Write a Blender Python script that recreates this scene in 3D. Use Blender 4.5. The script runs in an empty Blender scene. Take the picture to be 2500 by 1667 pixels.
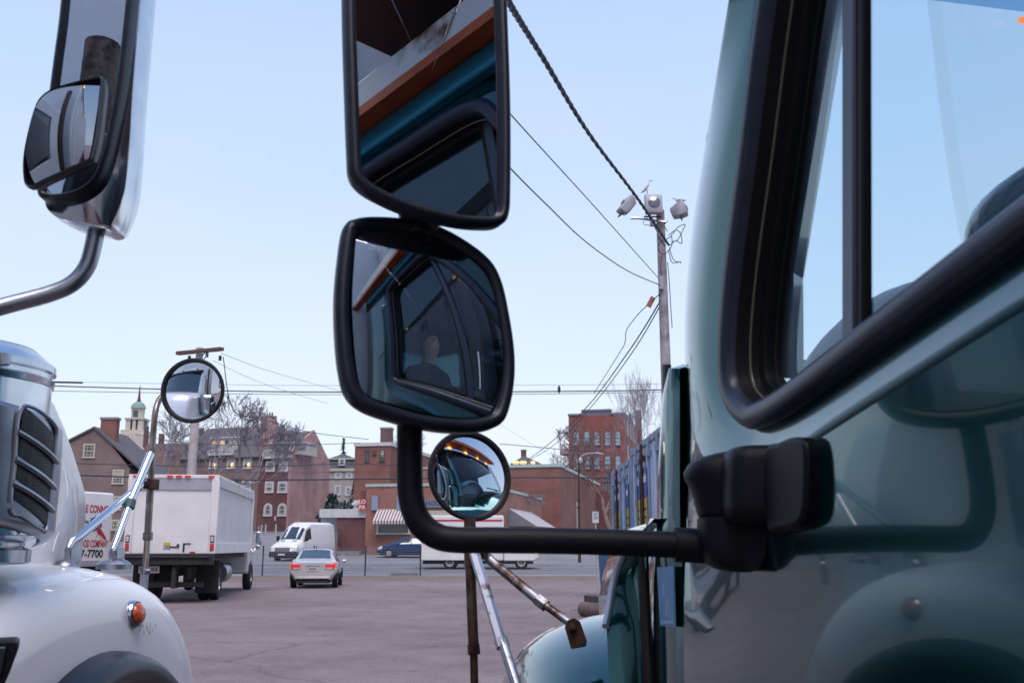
import bpy, bmesh, math, random
from mathutils import Vector, Matrix
from mathutils.bvhtree import BVHTree
R = math.radians
C = bpy.context.scene.collection
SC = bpy.context.scene

# ------------------------------------------------------------------ camera
FPX, PCX, PCY = 2430.0, 1250.0, 833.5          # photograph is 2500 x 1667
HORIZON, CAM_H = 1335.0, 1.5
PITCH = math.atan((HORIZON - PCY) / FPX)
cam = bpy.data.cameras.new("camera")
camo = bpy.data.objects.new("camera", cam); C.objects.link(camo)
cam.sensor_width = 36.0; cam.lens = FPX / 2500 * 36.0
cam.clip_start = 0.05; cam.clip_end = 3000
camo.location = (0, 0, CAM_H); camo.rotation_euler = (R(90) + PITCH, 0, 0)
cam.dof.use_dof = True; cam.dof.focus_distance = 4.5; cam.dof.aperture_fstop = 9.0
SC.camera = camo

# ------------------------------------------------------------------ dusk sky and light
SUN_EL, SUN_AZ = 64.0, 172.0                     # azimuth clockwise from +Y (view direction)
wd = bpy.data.worlds.new("World"); SC.world = wd; wd.use_nodes = True
nt = wd.node_tree; N = nt.nodes; L = nt.links; N.clear()
wo = N.new('ShaderNodeOutputWorld'); bg = N.new('ShaderNodeBackground')
sky = N.new('ShaderNodeTexSky'); sky.sky_type = 'NISHITA'; sky.sun_disc = False
sky.sun_elevation = R(SUN_EL); sky.sun_rotation = R(SUN_AZ)
geo = N.new('ShaderNodeTexCoord'); sep = N.new('ShaderNodeSeparateXYZ')
L.new(geo.outputs['Generated'], sep.inputs[0])
rp = N.new('ShaderNodeValToRGB'); e = rp.color_ramp.elements
e[0].position = 0.0; e[0].color = (.76, .85, .95, 1)
e[1].position = 1.0; e[1].color = (.20, .36, .70, 1)
for p_, c_ in ((.12, (.70, .81, .95, 1)), (.28, (.59, .725, .93, 1)), (.47, (.48, .63, .90, 1)), (.75, (.27, .44, .80, 1))):
    q = e.new(p_); q.color = c_
L.new(sep.outputs['Z'], rp.inputs[0])
mr = N.new('ShaderNodeMapRange'); mr.inputs[1].default_value = -1; mr.inputs[2].default_value = .75
mr.inputs[3].default_value = .52; mr.inputs[4].default_value = 1.0
L.new(sep.outputs['Y'], mr.inputs[0])
mu = N.new('ShaderNodeMixRGB'); mu.blend_type = 'MULTIPLY'; mu.inputs[0].default_value = 1
L.new(rp.outputs[0], mu.inputs[1]); L.new(mr.outputs[0], mu.inputs[2])
sc_ = N.new('ShaderNodeMixRGB'); sc_.blend_type = 'MULTIPLY'; sc_.inputs[0].default_value = 1
sc_.inputs[2].default_value = (.1, .1, .1, 1); L.new(sky.outputs[0], sc_.inputs[1])
mx = N.new('ShaderNodeMixRGB'); mx.inputs[0].default_value = .90
L.new(sc_.outputs[0], mx.inputs[1]); L.new(mu.outputs[0], mx.inputs[2])
nz_ = N.new('ShaderNodeTexNoise'); nz_.inputs['Scale'].default_value = 1.6; nz_.inputs['Detail'].default_value = 5
vm = N.new('ShaderNodeVectorMath'); vm.operation = 'MULTIPLY'; vm.inputs[1].default_value = (1, 1, 4); L.new(geo.outputs['Generated'], vm.inputs[0]); L.new(vm.outputs[0], nz_.inputs['Vector'])
hz = N.new('ShaderNodeValToRGB'); hz.color_ramp.elements[0].position = .35; hz.color_ramp.elements[0].color = (.97, .985, 1, 1); hz.color_ramp.elements[1].position = .68; hz.color_ramp.elements[1].color = (1.05, 1.0, .985, 1)
L.new(nz_.outputs['Fac'], hz.inputs[0]); wsp = N.new('ShaderNodeMixRGB'); wsp.blend_type = 'MULTIPLY'; wsp.inputs[0].default_value = 1
L.new(mx.outputs[0], wsp.inputs[1]); L.new(hz.outputs[0], wsp.inputs[2]); L.new(wsp.outputs[0], bg.inputs[0]); bg.inputs[1].default_value = 1.0
L.new(bg.outputs[0], wo.inputs[0])
sl = bpy.data.lights.new("sun", 'SUN'); sl.energy = 2.7; sl.angle = R(44); sl.color = (1.0, .87, .84)
so = bpy.data.objects.new("sun", sl); C.objects.link(so)
sd = Vector((math.sin(R(SUN_AZ)) * math.cos(R(SUN_EL)), math.cos(R(SUN_AZ)) * math.cos(R(SUN_EL)), math.sin(R(SUN_EL))))
so.rotation_euler = sd.to_track_quat('Z', 'Y').to_euler()
so.location = sd * 60
vs = SC.view_settings; vs.view_transform = 'Standard'; vs.look = 'None'; vs.exposure = 0.30; vs.gamma = 1.0
SC.display_settings.display_device = 'sRGB'
cy_ = SC.cycles
cy_.use_denoising = True; cy_.max_bounces = 10; cy_.glossy_bounces = 6; cy_.transparent_max_bounces = 24
cy_.diffuse_bounces = 3; cy_.transmission_bounces = 8
cy_.caustics_reflective = False; cy_.caustics_refractive = False; cy_.sample_clamp_indirect = 6

# ------------------------------------------------------------------ pixel rays (photo pixels, and "d" = 2352-wide view)
def ray(x, y):
    u = (x - PCX) / FPX; v = (PCY - y) / FPX
    return Vector((u, math.cos(PITCH) - v * math.sin(PITCH), math.sin(PITCH) + v * math.cos(PITCH)))
CAMV = Vector((0, 0, CAM_H))
def at(x, y, Y):
    d = ray(x, y); return CAMV + d * (Y / d.y)
K = 2500 / 2352.0
def dray(x, y): return ray(x * K, y * K)
def dat(x, y, Y): return at(x * K, y * K, Y)
def hitplane(d, p, n):
    n = Vector(n); return CAMV + d * ((Vector(p) - CAMV).dot(n) / d.dot(n))
def smooth01(t): t = min(1, max(0, t)); return t * t * (3 - 2 * t)
def gz(y):
    """height of the ground: flat yard, street a little higher, then a rise towards the houses"""
    z = .55 * smooth01((y - 40) / 32)
    if y > 68: z += .0405 * (y - 68) * smooth01((y - 68) / 10 + .3)
    return min(z, 5.0)
def on_ground(x, y):
    d = ray(x, y); lo, hi = 2.0, 300.0
    for _ in range(50):
        m = (lo + hi) / 2; p = CAMV + d * (m / d.y)
        if p.z > gz(m): lo = m
        else: hi = m
    return CAMV + d * (lo / d.y)

# ------------------------------------------------------------------ materials
def mat(name, col, rough=.6, metal=0, col2=None, nscale=8, ndetail=4, coat=0, bump=0, bscale=40, ior=1.45, emit=None, estr=0, rvar=0, lo=.35, hi=.65):
    m = bpy.data.materials.new(name); m.use_nodes = True
    t = m.node_tree; b = t.nodes['Principled BSDF']
    b.inputs['Base Color'].default_value = (*col, 1); b.inputs['Roughness'].default_value = rough
    b.inputs['Metallic'].default_value = metal; b.inputs['IOR'].default_value = ior
    if coat: b.inputs['Coat Weight'].default_value = coat; b.inputs['Coat Roughness'].default_value = .03
    if emit: b.inputs['Emission Color'].default_value = (*emit, 1); b.inputs['Emission Strength'].default_value = estr
    tc = t.nodes.new('ShaderNodeTexCoord')
    if col2:
        n = t.nodes.new('ShaderNodeTexNoise'); n.inputs['Scale'].default_value = nscale; n.inputs['Detail'].default_value = ndetail
        t.links.new(tc.outputs['Object'], n.inputs['Vector'])
        r = t.nodes.new('ShaderNodeValToRGB'); r.color_ramp.elements[0].position = lo; r.color_ramp.elements[1].position = hi
        r.color_ramp.elements[0].color = (*col, 1); r.color_ramp.elements[1].color = (*col2, 1)
        t.links.new(n.outputs['Fac'], r.inputs[0]); t.links.new(r.outputs[0], b.inputs['Base Color'])
        if rvar:
            q = t.nodes.new('ShaderNodeMapRange'); q.inputs[3].default_value = rough; q.inputs[4].default_value = rough + rvar
            t.links.new(n.outputs['Fac'], q.inputs[0]); t.links.new(q.outputs[0], b.inputs['Roughness'])
    if bump:
        n = t.nodes.new('ShaderNodeTexNoise'); n.inputs['Scale'].default_value = bscale; n.inputs['Detail'].default_value = 5
        t.links.new(tc.outputs['Object'], n.inputs['Vector'])
        bp = t.nodes.new('ShaderNodeBump'); bp.inputs['Strength'].default_value = bump; bp.inputs['Distance'].default_value = .01
        t.links.new(n.outputs['Fac'], bp.inputs['Height']); t.links.new(bp.outputs[0], b.inputs['Normal'])
    return m
def brick(name, c1, c2, mortar, sc=1.0, stain=.25):
    m = bpy.data.materials.new(name); m.use_nodes = True
    t = m.node_tree; b = t.nodes['Principled BSDF']; b.inputs['Roughness'].default_value = .9
    tc = t.nodes.new('ShaderNodeTexCoord'); sp = t.nodes.new('ShaderNodeSeparateXYZ'); cb = t.nodes.new('ShaderNodeCombineXYZ')
    ad = t.nodes.new('ShaderNodeMath'); ad.operation = 'ADD'
    t.links.new(tc.outputs['Object'], sp.inputs[0]); t.links.new(sp.outputs[0], ad.inputs[0]); t.links.new(sp.outputs[1], ad.inputs[1])
    t.links.new(ad.outputs[0], cb.inputs[0]); t.links.new(sp.outputs[2], cb.inputs[1])
    k = t.nodes.new('ShaderNodeTexBrick'); t.links.new(cb.outputs[0], k.inputs['Vector'])
    k.inputs['Color1'].default_value = (*c1, 1); k.inputs['Color2'].default_value = (*c2, 1); k.inputs['Mortar'].default_value = (*mortar, 1)
    k.inputs['Scale'].default_value = sc; k.inputs['Brick Width'].default_value = .24; k.inputs['Row Height'].default_value = .085
    k.inputs['Mortar Size'].default_value = .011; k.inputs['Bias'].default_value = 0
    n = t.nodes.new('ShaderNodeTexNoise'); n.inputs['Scale'].default_value = .55; n.inputs['Detail'].default_value = 6
    t.links.new(tc.outputs['Object'], n.inputs['Vector'])
    r = t.nodes.new('ShaderNodeMapRange'); r.inputs[1].default_value = .3; r.inputs[2].default_value = .7
    r.inputs[3].default_value = 1 - stain; r.inputs[4].default_value = 1 + stain * .6
    t.links.new(n.outputs['Fac'], r.inputs[0])
    x = t.nodes.new('ShaderNodeMixRGB'); x.blend_type = 'MULTIPLY'; x.inputs[0].default_value = 1
    t.links.new(k.outputs['Color'], x.inputs[1]); t.links.new(r.outputs[0], x.inputs[2]); t.links.new(x.outputs[0], b.inputs['Base Color'])
    return m
def glass(name, tint=(1, 1, 1), rough=0.0, ior=1.5, gl=(1, 1, 1)):
    m = bpy.data.materials.new(name); m.use_nodes = True; t = m.node_tree; t.nodes.clear()
    o = t.nodes.new('ShaderNodeOutputMaterial'); a = t.nodes.new('ShaderNodeBsdfTransparent'); g = t.nodes.new('ShaderNodeBsdfGlossy')
    lw = t.nodes.new('ShaderNodeLayerWeight'); lw.inputs[0].default_value = .5; pw = t.nodes.new('ShaderNodeMath'); pw.operation = 'POWER'; pw.inputs[1].default_value = 5
    f = t.nodes.new('ShaderNodeMath'); f.operation = 'MULTIPLY_ADD'; f0 = ((ior - 1) / (ior + 1)) ** 2; f.inputs[1].default_value = 1 - f0; f.inputs[2].default_value = f0
    t.links.new(lw.outputs['Facing'], pw.inputs[0]); t.links.new(pw.outputs[0], f.inputs[0]); x = t.nodes.new('ShaderNodeMixShader')
    a.inputs[0].default_value = (*tint, 1); g.inputs['Roughness'].default_value = rough; g.inputs['Color'].default_value = (*gl, 1)
    t.links.new(f.outputs[0], x.inputs[0]); t.links.new(a.outputs[0], x.inputs[1]); t.links.new(g.outputs[0], x.inputs[2]); t.links.new(x.outputs[0], o.inputs[0])
    return m
def asphalt():
    m = bpy.data.materials.new("asphalt_yard"); m.use_nodes = True; t = m.node_tree; b = t.nodes['Principled BSDF']
    b.inputs['Roughness'].default_value = .92
    tc = t.nodes.new('ShaderNodeTexCoord')
    def nz(s, d=5, w=None):
        n = t.nodes.new('ShaderNodeTexNoise'); n.inputs['Scale'].default_value = s; n.inputs['Detail'].default_value = d
        t.links.new(tc.outputs['Object'], n.inputs['Vector']); return n
    def rmp(src, p0, c0, p1, c1):
        r = t.nodes.new('ShaderNodeValToRGB'); r.color_ramp.elements[0].position = p0; r.color_ramp.elements[1].position = p1
        r.color_ramp.elements[0].color = (*c0, 1); r.color_ramp.elements[1].color = (*c1, 1); t.links.new(src, r.inputs[0]); return r
    def mix(a, b_, f, mode='MIX'):
        x = t.nodes.new('ShaderNodeMixRGB'); x.blend_type = mode
        if isinstance(f, float): x.inputs[0].default_value = f
        else: t.links.new(f, x.inputs[0])
        t.links.new(a, x.inputs[1]); t.links.new(b_, x.inputs[2]); return x.outputs[0]
    big = rmp(nz(.16, 6).outputs['Fac'], .35, (.170, .136, .144), .65, (.228, .184, .188))
    mid = rmp(nz(1.3, 8).outputs['Fac'], .3, (.84, .84, .86), .72, (1.09, 1.08, 1.07))
    fine = rmp(nz(48, 3).outputs['Fac'], .3, (.5, .5, .51), .7, (1.5, 1.48, 1.45))
    peb = rmp(nz(9, 6).outputs['Fac'], .3, (.86, .86, .87), .7, (1.12, 1.11, 1.1))
    c = mix(big.outputs[0], mid.outputs[0], 1.0, 'MULTIPLY'); c = mix(c, fine.outputs[0], 1.0, 'MULTIPLY'); c = mix(c, peb.outputs[0], 1.0, 'MULTIPLY')
    # brown dirt washed up along the far edge of the yard
    sp = t.nodes.new('ShaderNodeSeparateXYZ'); t.links.new(tc.outputs['Object'], sp.inputs[0])
    wv = nz(.5, 6); ad = t.nodes.new('ShaderNodeMath'); ad.operation = 'MULTIPLY_ADD'; ad.inputs[1].default_value = 7.0
    t.links.new(wv.outputs['Fac'], ad.inputs[0]); t.links.new(sp.outputs[1], ad.inputs[2])
    dm = t.nodes.new('ShaderNodeMapRange'); dm.inputs[1].default_value = 46.5; dm.inputs[2].default_value = 50.5
    t.links.new(ad.outputs[0], dm.inputs[0])
    dirt = rmp(nz(6, 6).outputs['Fac'], .3, (.115, .08, .07), .7, (.21, .15, .13))
    c = mix(c, dirt.outputs[0], dm.outputs[0])
    # beyond the fence it is plain grey-blue asphalt again
    far = t.nodes.new('ShaderNodeMapRange'); far.inputs[1].default_value = 49.6; far.inputs[2].default_value = 50.2
    t.links.new(sp.outputs[1], far.inputs[0])
    fa = rmp(nz(.5, 6).outputs['Fac'], .3, (.17, .175, .19), .7, (.235, .235, .25))
    c = mix(c, fa.outputs[0], far.outputs[0])
    pt = rmp(nz(.42, 3).outputs['Fac'], .60, (1, 1, 1), .66, (.84, .84, .86)); c = mix(c, pt.outputs[0], 1.0, 'MULTIPLY')
    oil = rmp(nz(1.9, 2).outputs['Fac'], .69, (1, 1, 1), .76, (.66, .66, .68)); c = mix(c, oil.outputs[0], 1.0, 'MULTIPLY')
    grit = rmp(nz(24, 2).outputs['Fac'], .66, (1, 1, 1), .74, (1.35, 1.33, 1.30)); c = mix(c, grit.outputs[0], 1.0, 'MULTIPLY')
    # tar cracks
    vo = t.nodes.new('ShaderNodeTexVoronoi'); vo.feature = 'DISTANCE_TO_EDGE'; vo.inputs['Scale'].default_value = .17
    dn = nz(.9, 4); va = t.nodes.new('ShaderNodeMixRGB'); va.inputs[0].default_value = .45
    t.links.new(tc.outputs['Object'], va.inputs[1]); t.links.new(dn.outputs['Color'], va.inputs[2]); t.links.new(va.outputs[0], vo.inputs['Vector'])
    cr = rmp(vo.outputs['Distance'], .0, (.72, .72, .72), .006, (1, 1, 1)); c = mix(c, cr.outputs[0], 1.0, 'MULTIPLY')
    t.links.new(c, b.inputs['Base Color'])
    bp = t.nodes.new('ShaderNodeBump'); bp.inputs['Strength'].default_value = .5; bp.inputs['Distance'].default_value = .01
    t.links.new(nz(55, 4).outputs['Fac'], bp.inputs['Height']); t.links.new(bp.outputs[0], b.inputs['Normal'])
    return m
def dusty_paint(name, base, dirt, rough=.2, amount=.5, scale=5, coat=.6, ior=1.5):
    m = mat(name, base, rough, 0, dirt, scale, 8, coat=coat, ior=ior, rvar=.12, lo=.5, hi=1.1 - amount * .3); return m

M = {}
M['green'] = mat('green_paint', (.002, .078, .090), .14, .80, (.003, .085, .097), 2.0, 3, coat=1.0, ior=1.6)
M['green'].node_tree.nodes['Principled BSDF'].inputs['Coat IOR'].default_value = 1.52
M['white_paint'] = mat('white_paint', (.80, .80, .82), .25, 0, (.74, .74, .77), 3.0, 8, coat=.6, bump=.015, bscale=4, rvar=.1)
M['box_white'] = mat('box_white', (.80, .785, .80), .45, 0, (.70, .69, .70), 1.4, 8)
M['chrome'] = mat('chrome', (.66, .69, .74), .09, 1.0, (.50, .53, .58), 9, 6, rvar=.12, bump=.03, bscale=6)
M['chrome_tube'] = mat('chrome_tube', (.66, .69, .75), .14, 1.0)
M['wheel_cover'] = mat('teal_wheel_cover', (.012, .07, .09), .25, 0, coat=1)
M['steel'] = mat('brushed_steel', (.42, .44, .50), .26, 1.0, (.30, .31, .35), 14, 6, rvar=.2)
M['rusty'] = mat('rusty_chrome', (.40, .40, .43), .25, 1.0, (.10, .045, .025), 22, 8, rvar=.5, lo=.45, hi=.62)
M['rust'] = mat('rust_brown', (.11, .055, .04), .75, .3, (.045, .03, .028), 30, 6, bump=.2)
M['dark_tube'] = mat('rust_brown_tube', (.17, .12, .10), .35, .8, (.06, .035, .025), 26, 7, rvar=.3)
M['plastic'] = mat('black_plastic', (.0035, .0045, .009), .5, 0, (.006, .007, .013), 60, 3, bump=.06, bscale=300, ior=1.3)
M['plastic_s'] = mat('black_satin_plastic', (.008, .011, .022), .36, 0, (.012, .016, .030), 30, 3, bump=.05, bscale=260)
M['rubber'] = mat('black_rubber', (.008, .008, .010), .55)
M['seal'] = mat('grey_seal', (.028, .036, .066), .34, 0, (.036, .044, .078), 20, 3)
M['mirror'] = mat('mirror_glass', (.60, .66, .74), .012, 1.0)
M['mirror_dark'] = mat('mirror_glass_dark', (.56, .63, .71), .012, 1.0)
M['mirror_round'] = mat('mirror_glass_round', (.86, .89, .93), .012, 1.0)
M['cabglass'] = glass('cab_glass', (.86, .93, .95), ior=2.05, gl=(.72, .88, 1.0))
M['shield'] = glass('windscreen_glass', (.80, .90, .94), ior=1.5)
M['carglass'] = mat('car_glass', (.02, .035, .045), .05, 0, coat=1, ior=1.9)
M['pane'] = mat('window_pane', (.05, .06, .07), .12, 0, (.09, .10, .12), .8, 2, ior=1.8)
M['pane_sky'] = mat('window_pane_sky', (.36, .43, .50), .15, .3, (.46, .52, .58), .5, 2)  # sky reflection painted into the pale base colour
M['pane_lit'] = mat('window_pane_lit', (.5, .36, .22), .4, 0, emit=(1.0, .62, .30), estr=.55)
M['bulb'] = mat('warm_bulb', (1, .7, .3), .4, 0, emit=(1.0, .62, .25), estr=.85)
M['bulb2'] = mat('warm_bulb_soft', (1, .7, .3), .4, 0, emit=(1.0, .72, .40), estr=.5)
M['trim_w'] = mat('white_trim', (.62, .62, .64), .6, 0, (.52, .52, .54), 6, 4)
M['trim_cream'] = mat('cream_trim', (.55, .52, .42), .6, 0, (.48, .46, .37), 6, 4)
M['brick_red'] = brick('brick_red', (.27, .105, .085), (.21, .085, .07), (.24, .14, .125))
M['brick_shop'] = brick('brick_shop', (.36, .155, .115), (.27, .115, .09), (.33, .21, .18))
M['brick_dark'] = brick('brick_maroon', (.17, .07, .072), (.13, .055, .058), (.18, .10, .10))
M['brick_pink'] = brick('brick_pink', (.47, .27, .265), (.40, .225, .225), (.46, .32, .31))
M['brick_grey'] = brick('brick_grey', (.24, .165, .155), (.185, .13, .125), (.26, .205, .2))
M['brick_tall'] = brick('brick_tall', (.29, .085, .068), (.22, .065, .055), (.26, .12, .105))
M['brick_brown'] = brick('brick_brown', (.19, .105, .10), (.115, .068, .07), (.17, .11, .11))
M['coping'] = mat('green_coping', (.36, .47, .44), .5, 0, (.45, .55, .52), 3, 4)
M['slate'] = mat('slate_roof', (.085, .085, .10), .8, 0, (.13, .12, .13), 3, 9)
M['roof_brown'] = mat('brown_roof', (.10, .065, .065), .85, 0, (.15, .10, .10), 2, 9)
M['mansard'] = mat('mansard_slate', (.07, .08, .095), .8, 0, (.10, .11, .125), 4, 8)
M['clapboard'] = mat('clapboard', (.42, .40, .38), .8, 0, (.36, .34, .33), 4, 5)
M['wood_grey'] = mat('weathered_wood', (.30, .25, .25), .85, 0, (.20, .165, .165), 9, 8, bump=.3, bscale=20)
M['bark'] = mat('bark', (.12, .10, .115), .95, 0, (.17, .145, .155), 6, 5)
M['twig'] = mat('twig', (.27, .24, .285), .95, 0, (.32, .285, .32), 2, 3)
M['twig_red'] = mat('twig_red', (.17, .11, .115), .95, 0, (.23, .16, .16), 2, 3)
M['needle'] = mat('needle', (.025, .05, .055), .9, 0, (.045, .075, .07), 5, 4)
M['wire'] = mat('wire_dark', (.02, .035, .06), .6)
M['wire_l'] = mat('wire_pale', (.20, .26, .36), .6)
M['tyre'] = mat('tyre', (.018, .018, .02), .85, 0, (.03, .03, .032), 20, 4)
M['rim'] = mat('rim_alloy', (.55, .55, .58), .3, .9)
M['dark'] = mat('dark_underbody', (.018, .018, .021), .8, 0, (.03, .03, .034), 4, 4)
M['red_lens'] = mat('red_lens', (.45, .02, .03), .2, 0, coat=1)
M['red_lit'] = mat('red_lens_lit', (.6, .03, .03), .2, 0, emit=(1, .08, .06), estr=.18)
M['amber'] = mat('amber_lens', (.62, .10, .02), .18, 0, (.40, .055, .015), 60, 2, coat=1, bump=.25, bscale=120)
M['amber_lit'] = mat('amber_lens_lit', (.8, .3, .05), .2, 0, emit=(1, .45, .10), estr=2.2)
M['lamp_lit'] = mat('headlamp_lit', (.9, .8, .6), .2, 0, emit=(1, .82, .55), estr=1.6)
M['silver'] = mat('silver_paint', (.60, .585, .60), .28, .35, (.55, .54, .55), 3, 3, coat=.8)
M['blue_car'] = mat('navy_paint', (.012, .035, .12), .22, .2, coat=1)
M['grey_sheet'] = mat('grey_sheet', (.40, .40, .45), .5, 0, (.34, .34, .39), 3, 5)
M['blue_box'] = mat('container_blue', (.50, .60, .76), .6, 0, (.40, .49, .64), 1.2, 8)
M['blue_post'] = mat('container_post', (.26, .33, .46), .6, 0, (.18, .23, .33), 3, 8)
M['skip_blue'] = mat('skip_blue', (.01, .11, .27), .6, 0, (.008, .07, .18), 3, 8)
M['label_blue'] = mat('label_blue', (.04, .09, .32), .5)
M['label_yel'] = mat('label_yellow', (.48, .36, .06), .5, 0, (.36, .27, .05), 6, 5)
M['ink_w'] = mat('ink_white', (.75, .76, .8), .5)
M['ink_r'] = mat('ink_red', (.42, .025, .04), .5)
M['ink_b'] = mat('ink_blue', (.05, .12, .30), .5)
M['ink_k'] = mat('ink_black', (.015, .017, .03), .5)
M['orange'] = mat('orange_beam', (.60, .13, .03), .5, 0, (.42, .08, .025), 9, 8)
M['dark_red'] = mat('dark_red_beam', (.10, .018, .015), .6, 0, (.06, .014, .014), 6, 7)
M['rust_white'] = mat('rusted_white_beam', (.80, .79, .80), .55, 0, (.16, .06, .02), 5.5, 10, lo=.58, hi=.66)
M['yellow'] = mat('yellow_tag', (.6, .42, .05), .5)
M['skin'] = mat('skin', (.78, .52, .40), .55)
M['jacket'] = mat('jacket_cloth', (.035, .05, .06), .9)
M['hair'] = mat('hair_dark', (.05, .04, .035), .8)
M['vinyl'] = mat('dark_vinyl', (.02, .035, .042), .45)
M['cab_trim'] = mat('cab_trim', (.30, .38, .46), .55, 0, (.26, .33, .41), 5, 3)
M['gull_w'] = mat('gull_white', (.62, .61, .62), .8)
M['gull_g'] = mat('gull_grey', (.24, .26, .30), .8)
M['concrete'] = mat('concrete', (.30, .29, .30), .9, 0, (.22, .21, .22), 3, 8)
M['verdigris'] = mat('verdigris', (.20, .33, .31), .7)
M['cream'] = mat('cream_paint', (.60, .56, .50), .7, 0, (.52, .48, .43), 2, 4)
M['sticker'] = mat('blue_sticker', (.11, .28, .52), .35, 0, (.16, .34, .58), 30, 5)

# ------------------------------------------------------------------ mesh helper
class MB:
    def __init__(s): s.v = []; s.f = []; s.mi = []
    def add(s, vs, fs, mi=0):
        o = len(s.v); s.v += [Vector(q) for q in vs]
        s.f += [tuple(i + o for i in f) for f in fs]; s.mi += [mi] * len(fs); return s
    def box(s, x0, x1, y0, y1, z0, z1, mi=0, M4=None):
        p = [Vector((x, y, z)) for z in (z0, z1) for y in (y0, y1) for x in (x0, x1)]
        if M4: p = [M4 @ q for q in p]
        return s.add(p, [(0, 2, 3, 1), (4, 5, 7, 6), (0, 1, 5, 4), (2, 6, 7, 3), (0, 4, 6, 2), (1, 3, 7, 5)], mi)
    def hexa(s, p, mi=0):          # 8 points: bottom ring then top ring
        return s.add(p, [(3, 2, 1, 0), (4, 5, 6, 7), (0, 1, 5, 4), (1, 2, 6, 5), (2, 3, 7, 6), (3, 0, 4, 7)], mi)
    def tube(s, pts, r, n=8, mi=0, caps=True, up=None):
        pts = [Vector(p) for p in pts]; m = len(pts); rings = []
        rr = r if isinstance(r, (list, tuple)) else [r] * m
        t0 = (pts[1] - pts[0]).normalized()
        nrm = t0.orthogonal().normalized() if up is None else (Vector(up) - t0 * t0.dot(Vector(up))).normalized()
        for i in range(m):
            t = (pts[min(i + 1, m - 1)] - pts[max(i - 1, 0)]).normalized()
            nrm = (nrm - t * nrm.dot(t))
            nrm = nrm.normalized() if nrm.length > 1e-6 else t.orthogonal().normalized()
            b = t.cross(nrm)
            rings.append([pts[i] + (nrm * math.cos(2 * math.pi * k / n) + b * math.sin(2 * math.pi * k / n)) * rr[i] for k in range(n)])
        vs = [q for g in rings for q in g]
        fs = [(i * n + k, i * n + (k + 1) % n, (i + 1) * n + (k + 1) % n, (i + 1) * n + k) for i in range(m - 1) for k in range(n)]
        if caps: fs += [tuple(range(n - 1, -1, -1)), tuple((m - 1) * n + k for k in range(n))]
        return s.add(vs, fs, mi)
    def lathe(s, prof, n=24, M4=None, mi=0):
        vs = []; M4 = M4 or Matrix.Identity(4)
        for r, z in prof:
            for k in range(n):
                a = 2 * math.pi * k / n; vs.append(M4 @ Vector((r * math.cos(a), r * math.sin(a), z)))
        m = len(prof)
        fs = [(i * n + k, i * n + (k + 1) % n, (i + 1) * n + (k + 1) % n, (i + 1) * n + k) for i in range(m - 1) for k in range(n)]
        if prof[0][0] > 1e-4: fs.append(tuple(range(n - 1, -1, -1)))
        if prof[-1][0] > 1e-4: fs.append(tuple((m - 1) * n + k for k in range(n)))
        return s.add(vs, fs, mi)
    def grid(s, rows, mi=0, cu=False, cv=False):
        m = len(rows); n = len(rows[0]); vs = [q for g in rows for q in g]
        fs = []
        for i in range(m if cu else m - 1):
            for k in range(n if cv else n - 1):
                a = i * n + k; b = i * n + (k + 1) % n; c = ((i + 1) % m) * n + (k + 1) % n; d = ((i + 1) % m) * n + k
                fs.append((a, b, c, d))
        return s.add(vs, fs, mi)
    def prism(s, front, back, mi=0):
        n = len(front)
        fs = [tuple(range(n)), tuple(range(2 * n - 1, n - 1, -1))] + [(i, i + n, (i + 1) % n + n, (i + 1) % n) for i in range(n)]
        return s.add(list(front) + list(back), fs, mi)
    def ball(s, c, r, nu=12, nv=8, mi=0, M4=None):
        rx, ry, rz = (r, r, r) if not isinstance(r, (tuple, list)) else r
        rows = []
        for i in range(nv + 1):
            a = -math.pi / 2 + math.pi * i / nv
            rows.append([Vector((c[0] + rx * math.cos(a) * math.cos(2 * math.pi * k / nu), c[1] + ry * math.cos(a) * math.sin(2 * math.pi * k / nu), c[2] + rz * math.sin(a))) for k in range(nu)])
        if M4: rows = [[M4 @ q for q in g] for g in rows]
        return s.grid(rows, mi, cv=True)

def root_of(o):
    while o.parent: o = o.parent
    return o
def put(name, mb, mt, parent=None, smooth=False, bevel=0, world=False, ang=40, fixn=True):
    me = bpy.data.meshes.new(name)
    v = mb.v
    if world and parent is not None:
        inv = root_of(parent).matrix_basis.inverted(); v = [inv @ q for q in v]
    me.from_pydata([tuple(q) for q in v], [], mb.f)
    mts = mt if isinstance(mt, (list, tuple)) else [mt]
    for m_ in mts: me.materials.append(m_)
    if len(mts) > 1: me.polygons.foreach_set('material_index', mb.mi)
    if fixn:
        b = bmesh.new(); b.from_mesh(me); bmesh.ops.remove_doubles(b, verts=b.verts, dist=1e-6)
        bmesh.ops.recalc_face_normals(b, faces=b.faces); b.to_mesh(me); b.free()
    if smooth:
        me.shade_smooth()
        if ang: me.set_sharp_from_angle(angle=R(ang))
    me.update()
    o = bpy.data.objects.new(name, me); C.objects.link(o)
    if parent is not None: o.parent = parent
    if bevel:
        bv = o.modifiers.new('bevel', 'BEVEL'); bv.width = bevel; bv.segments = 2; bv.limit_method = 'ANGLE'; bv.angle_limit = R(35)
        me.shade_smooth(); me.set_sharp_from_angle(angle=R(60))
    return o
def tag(o, label=None, cat=None, group=None, kind=None):
    if label: o['label'] = label
    if cat: o['category'] = cat
    if group: o['group'] = group
    if kind: o['kind'] = kind
    return o
def thing(name, label, cat, loc=(0, 0, 0), rz=0, group=None):
    o = bpy.data.objects.new(name, None); C.objects.link(o); o.empty_display_size = .2
    o.location = loc; o.rotation_euler = (0, 0, rz)
    o.matrix_basis = Matrix.Translation(Vector(loc)) @ Matrix.Rotation(rz, 4, 'Z')
    return tag(o, label, cat, group)
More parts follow.
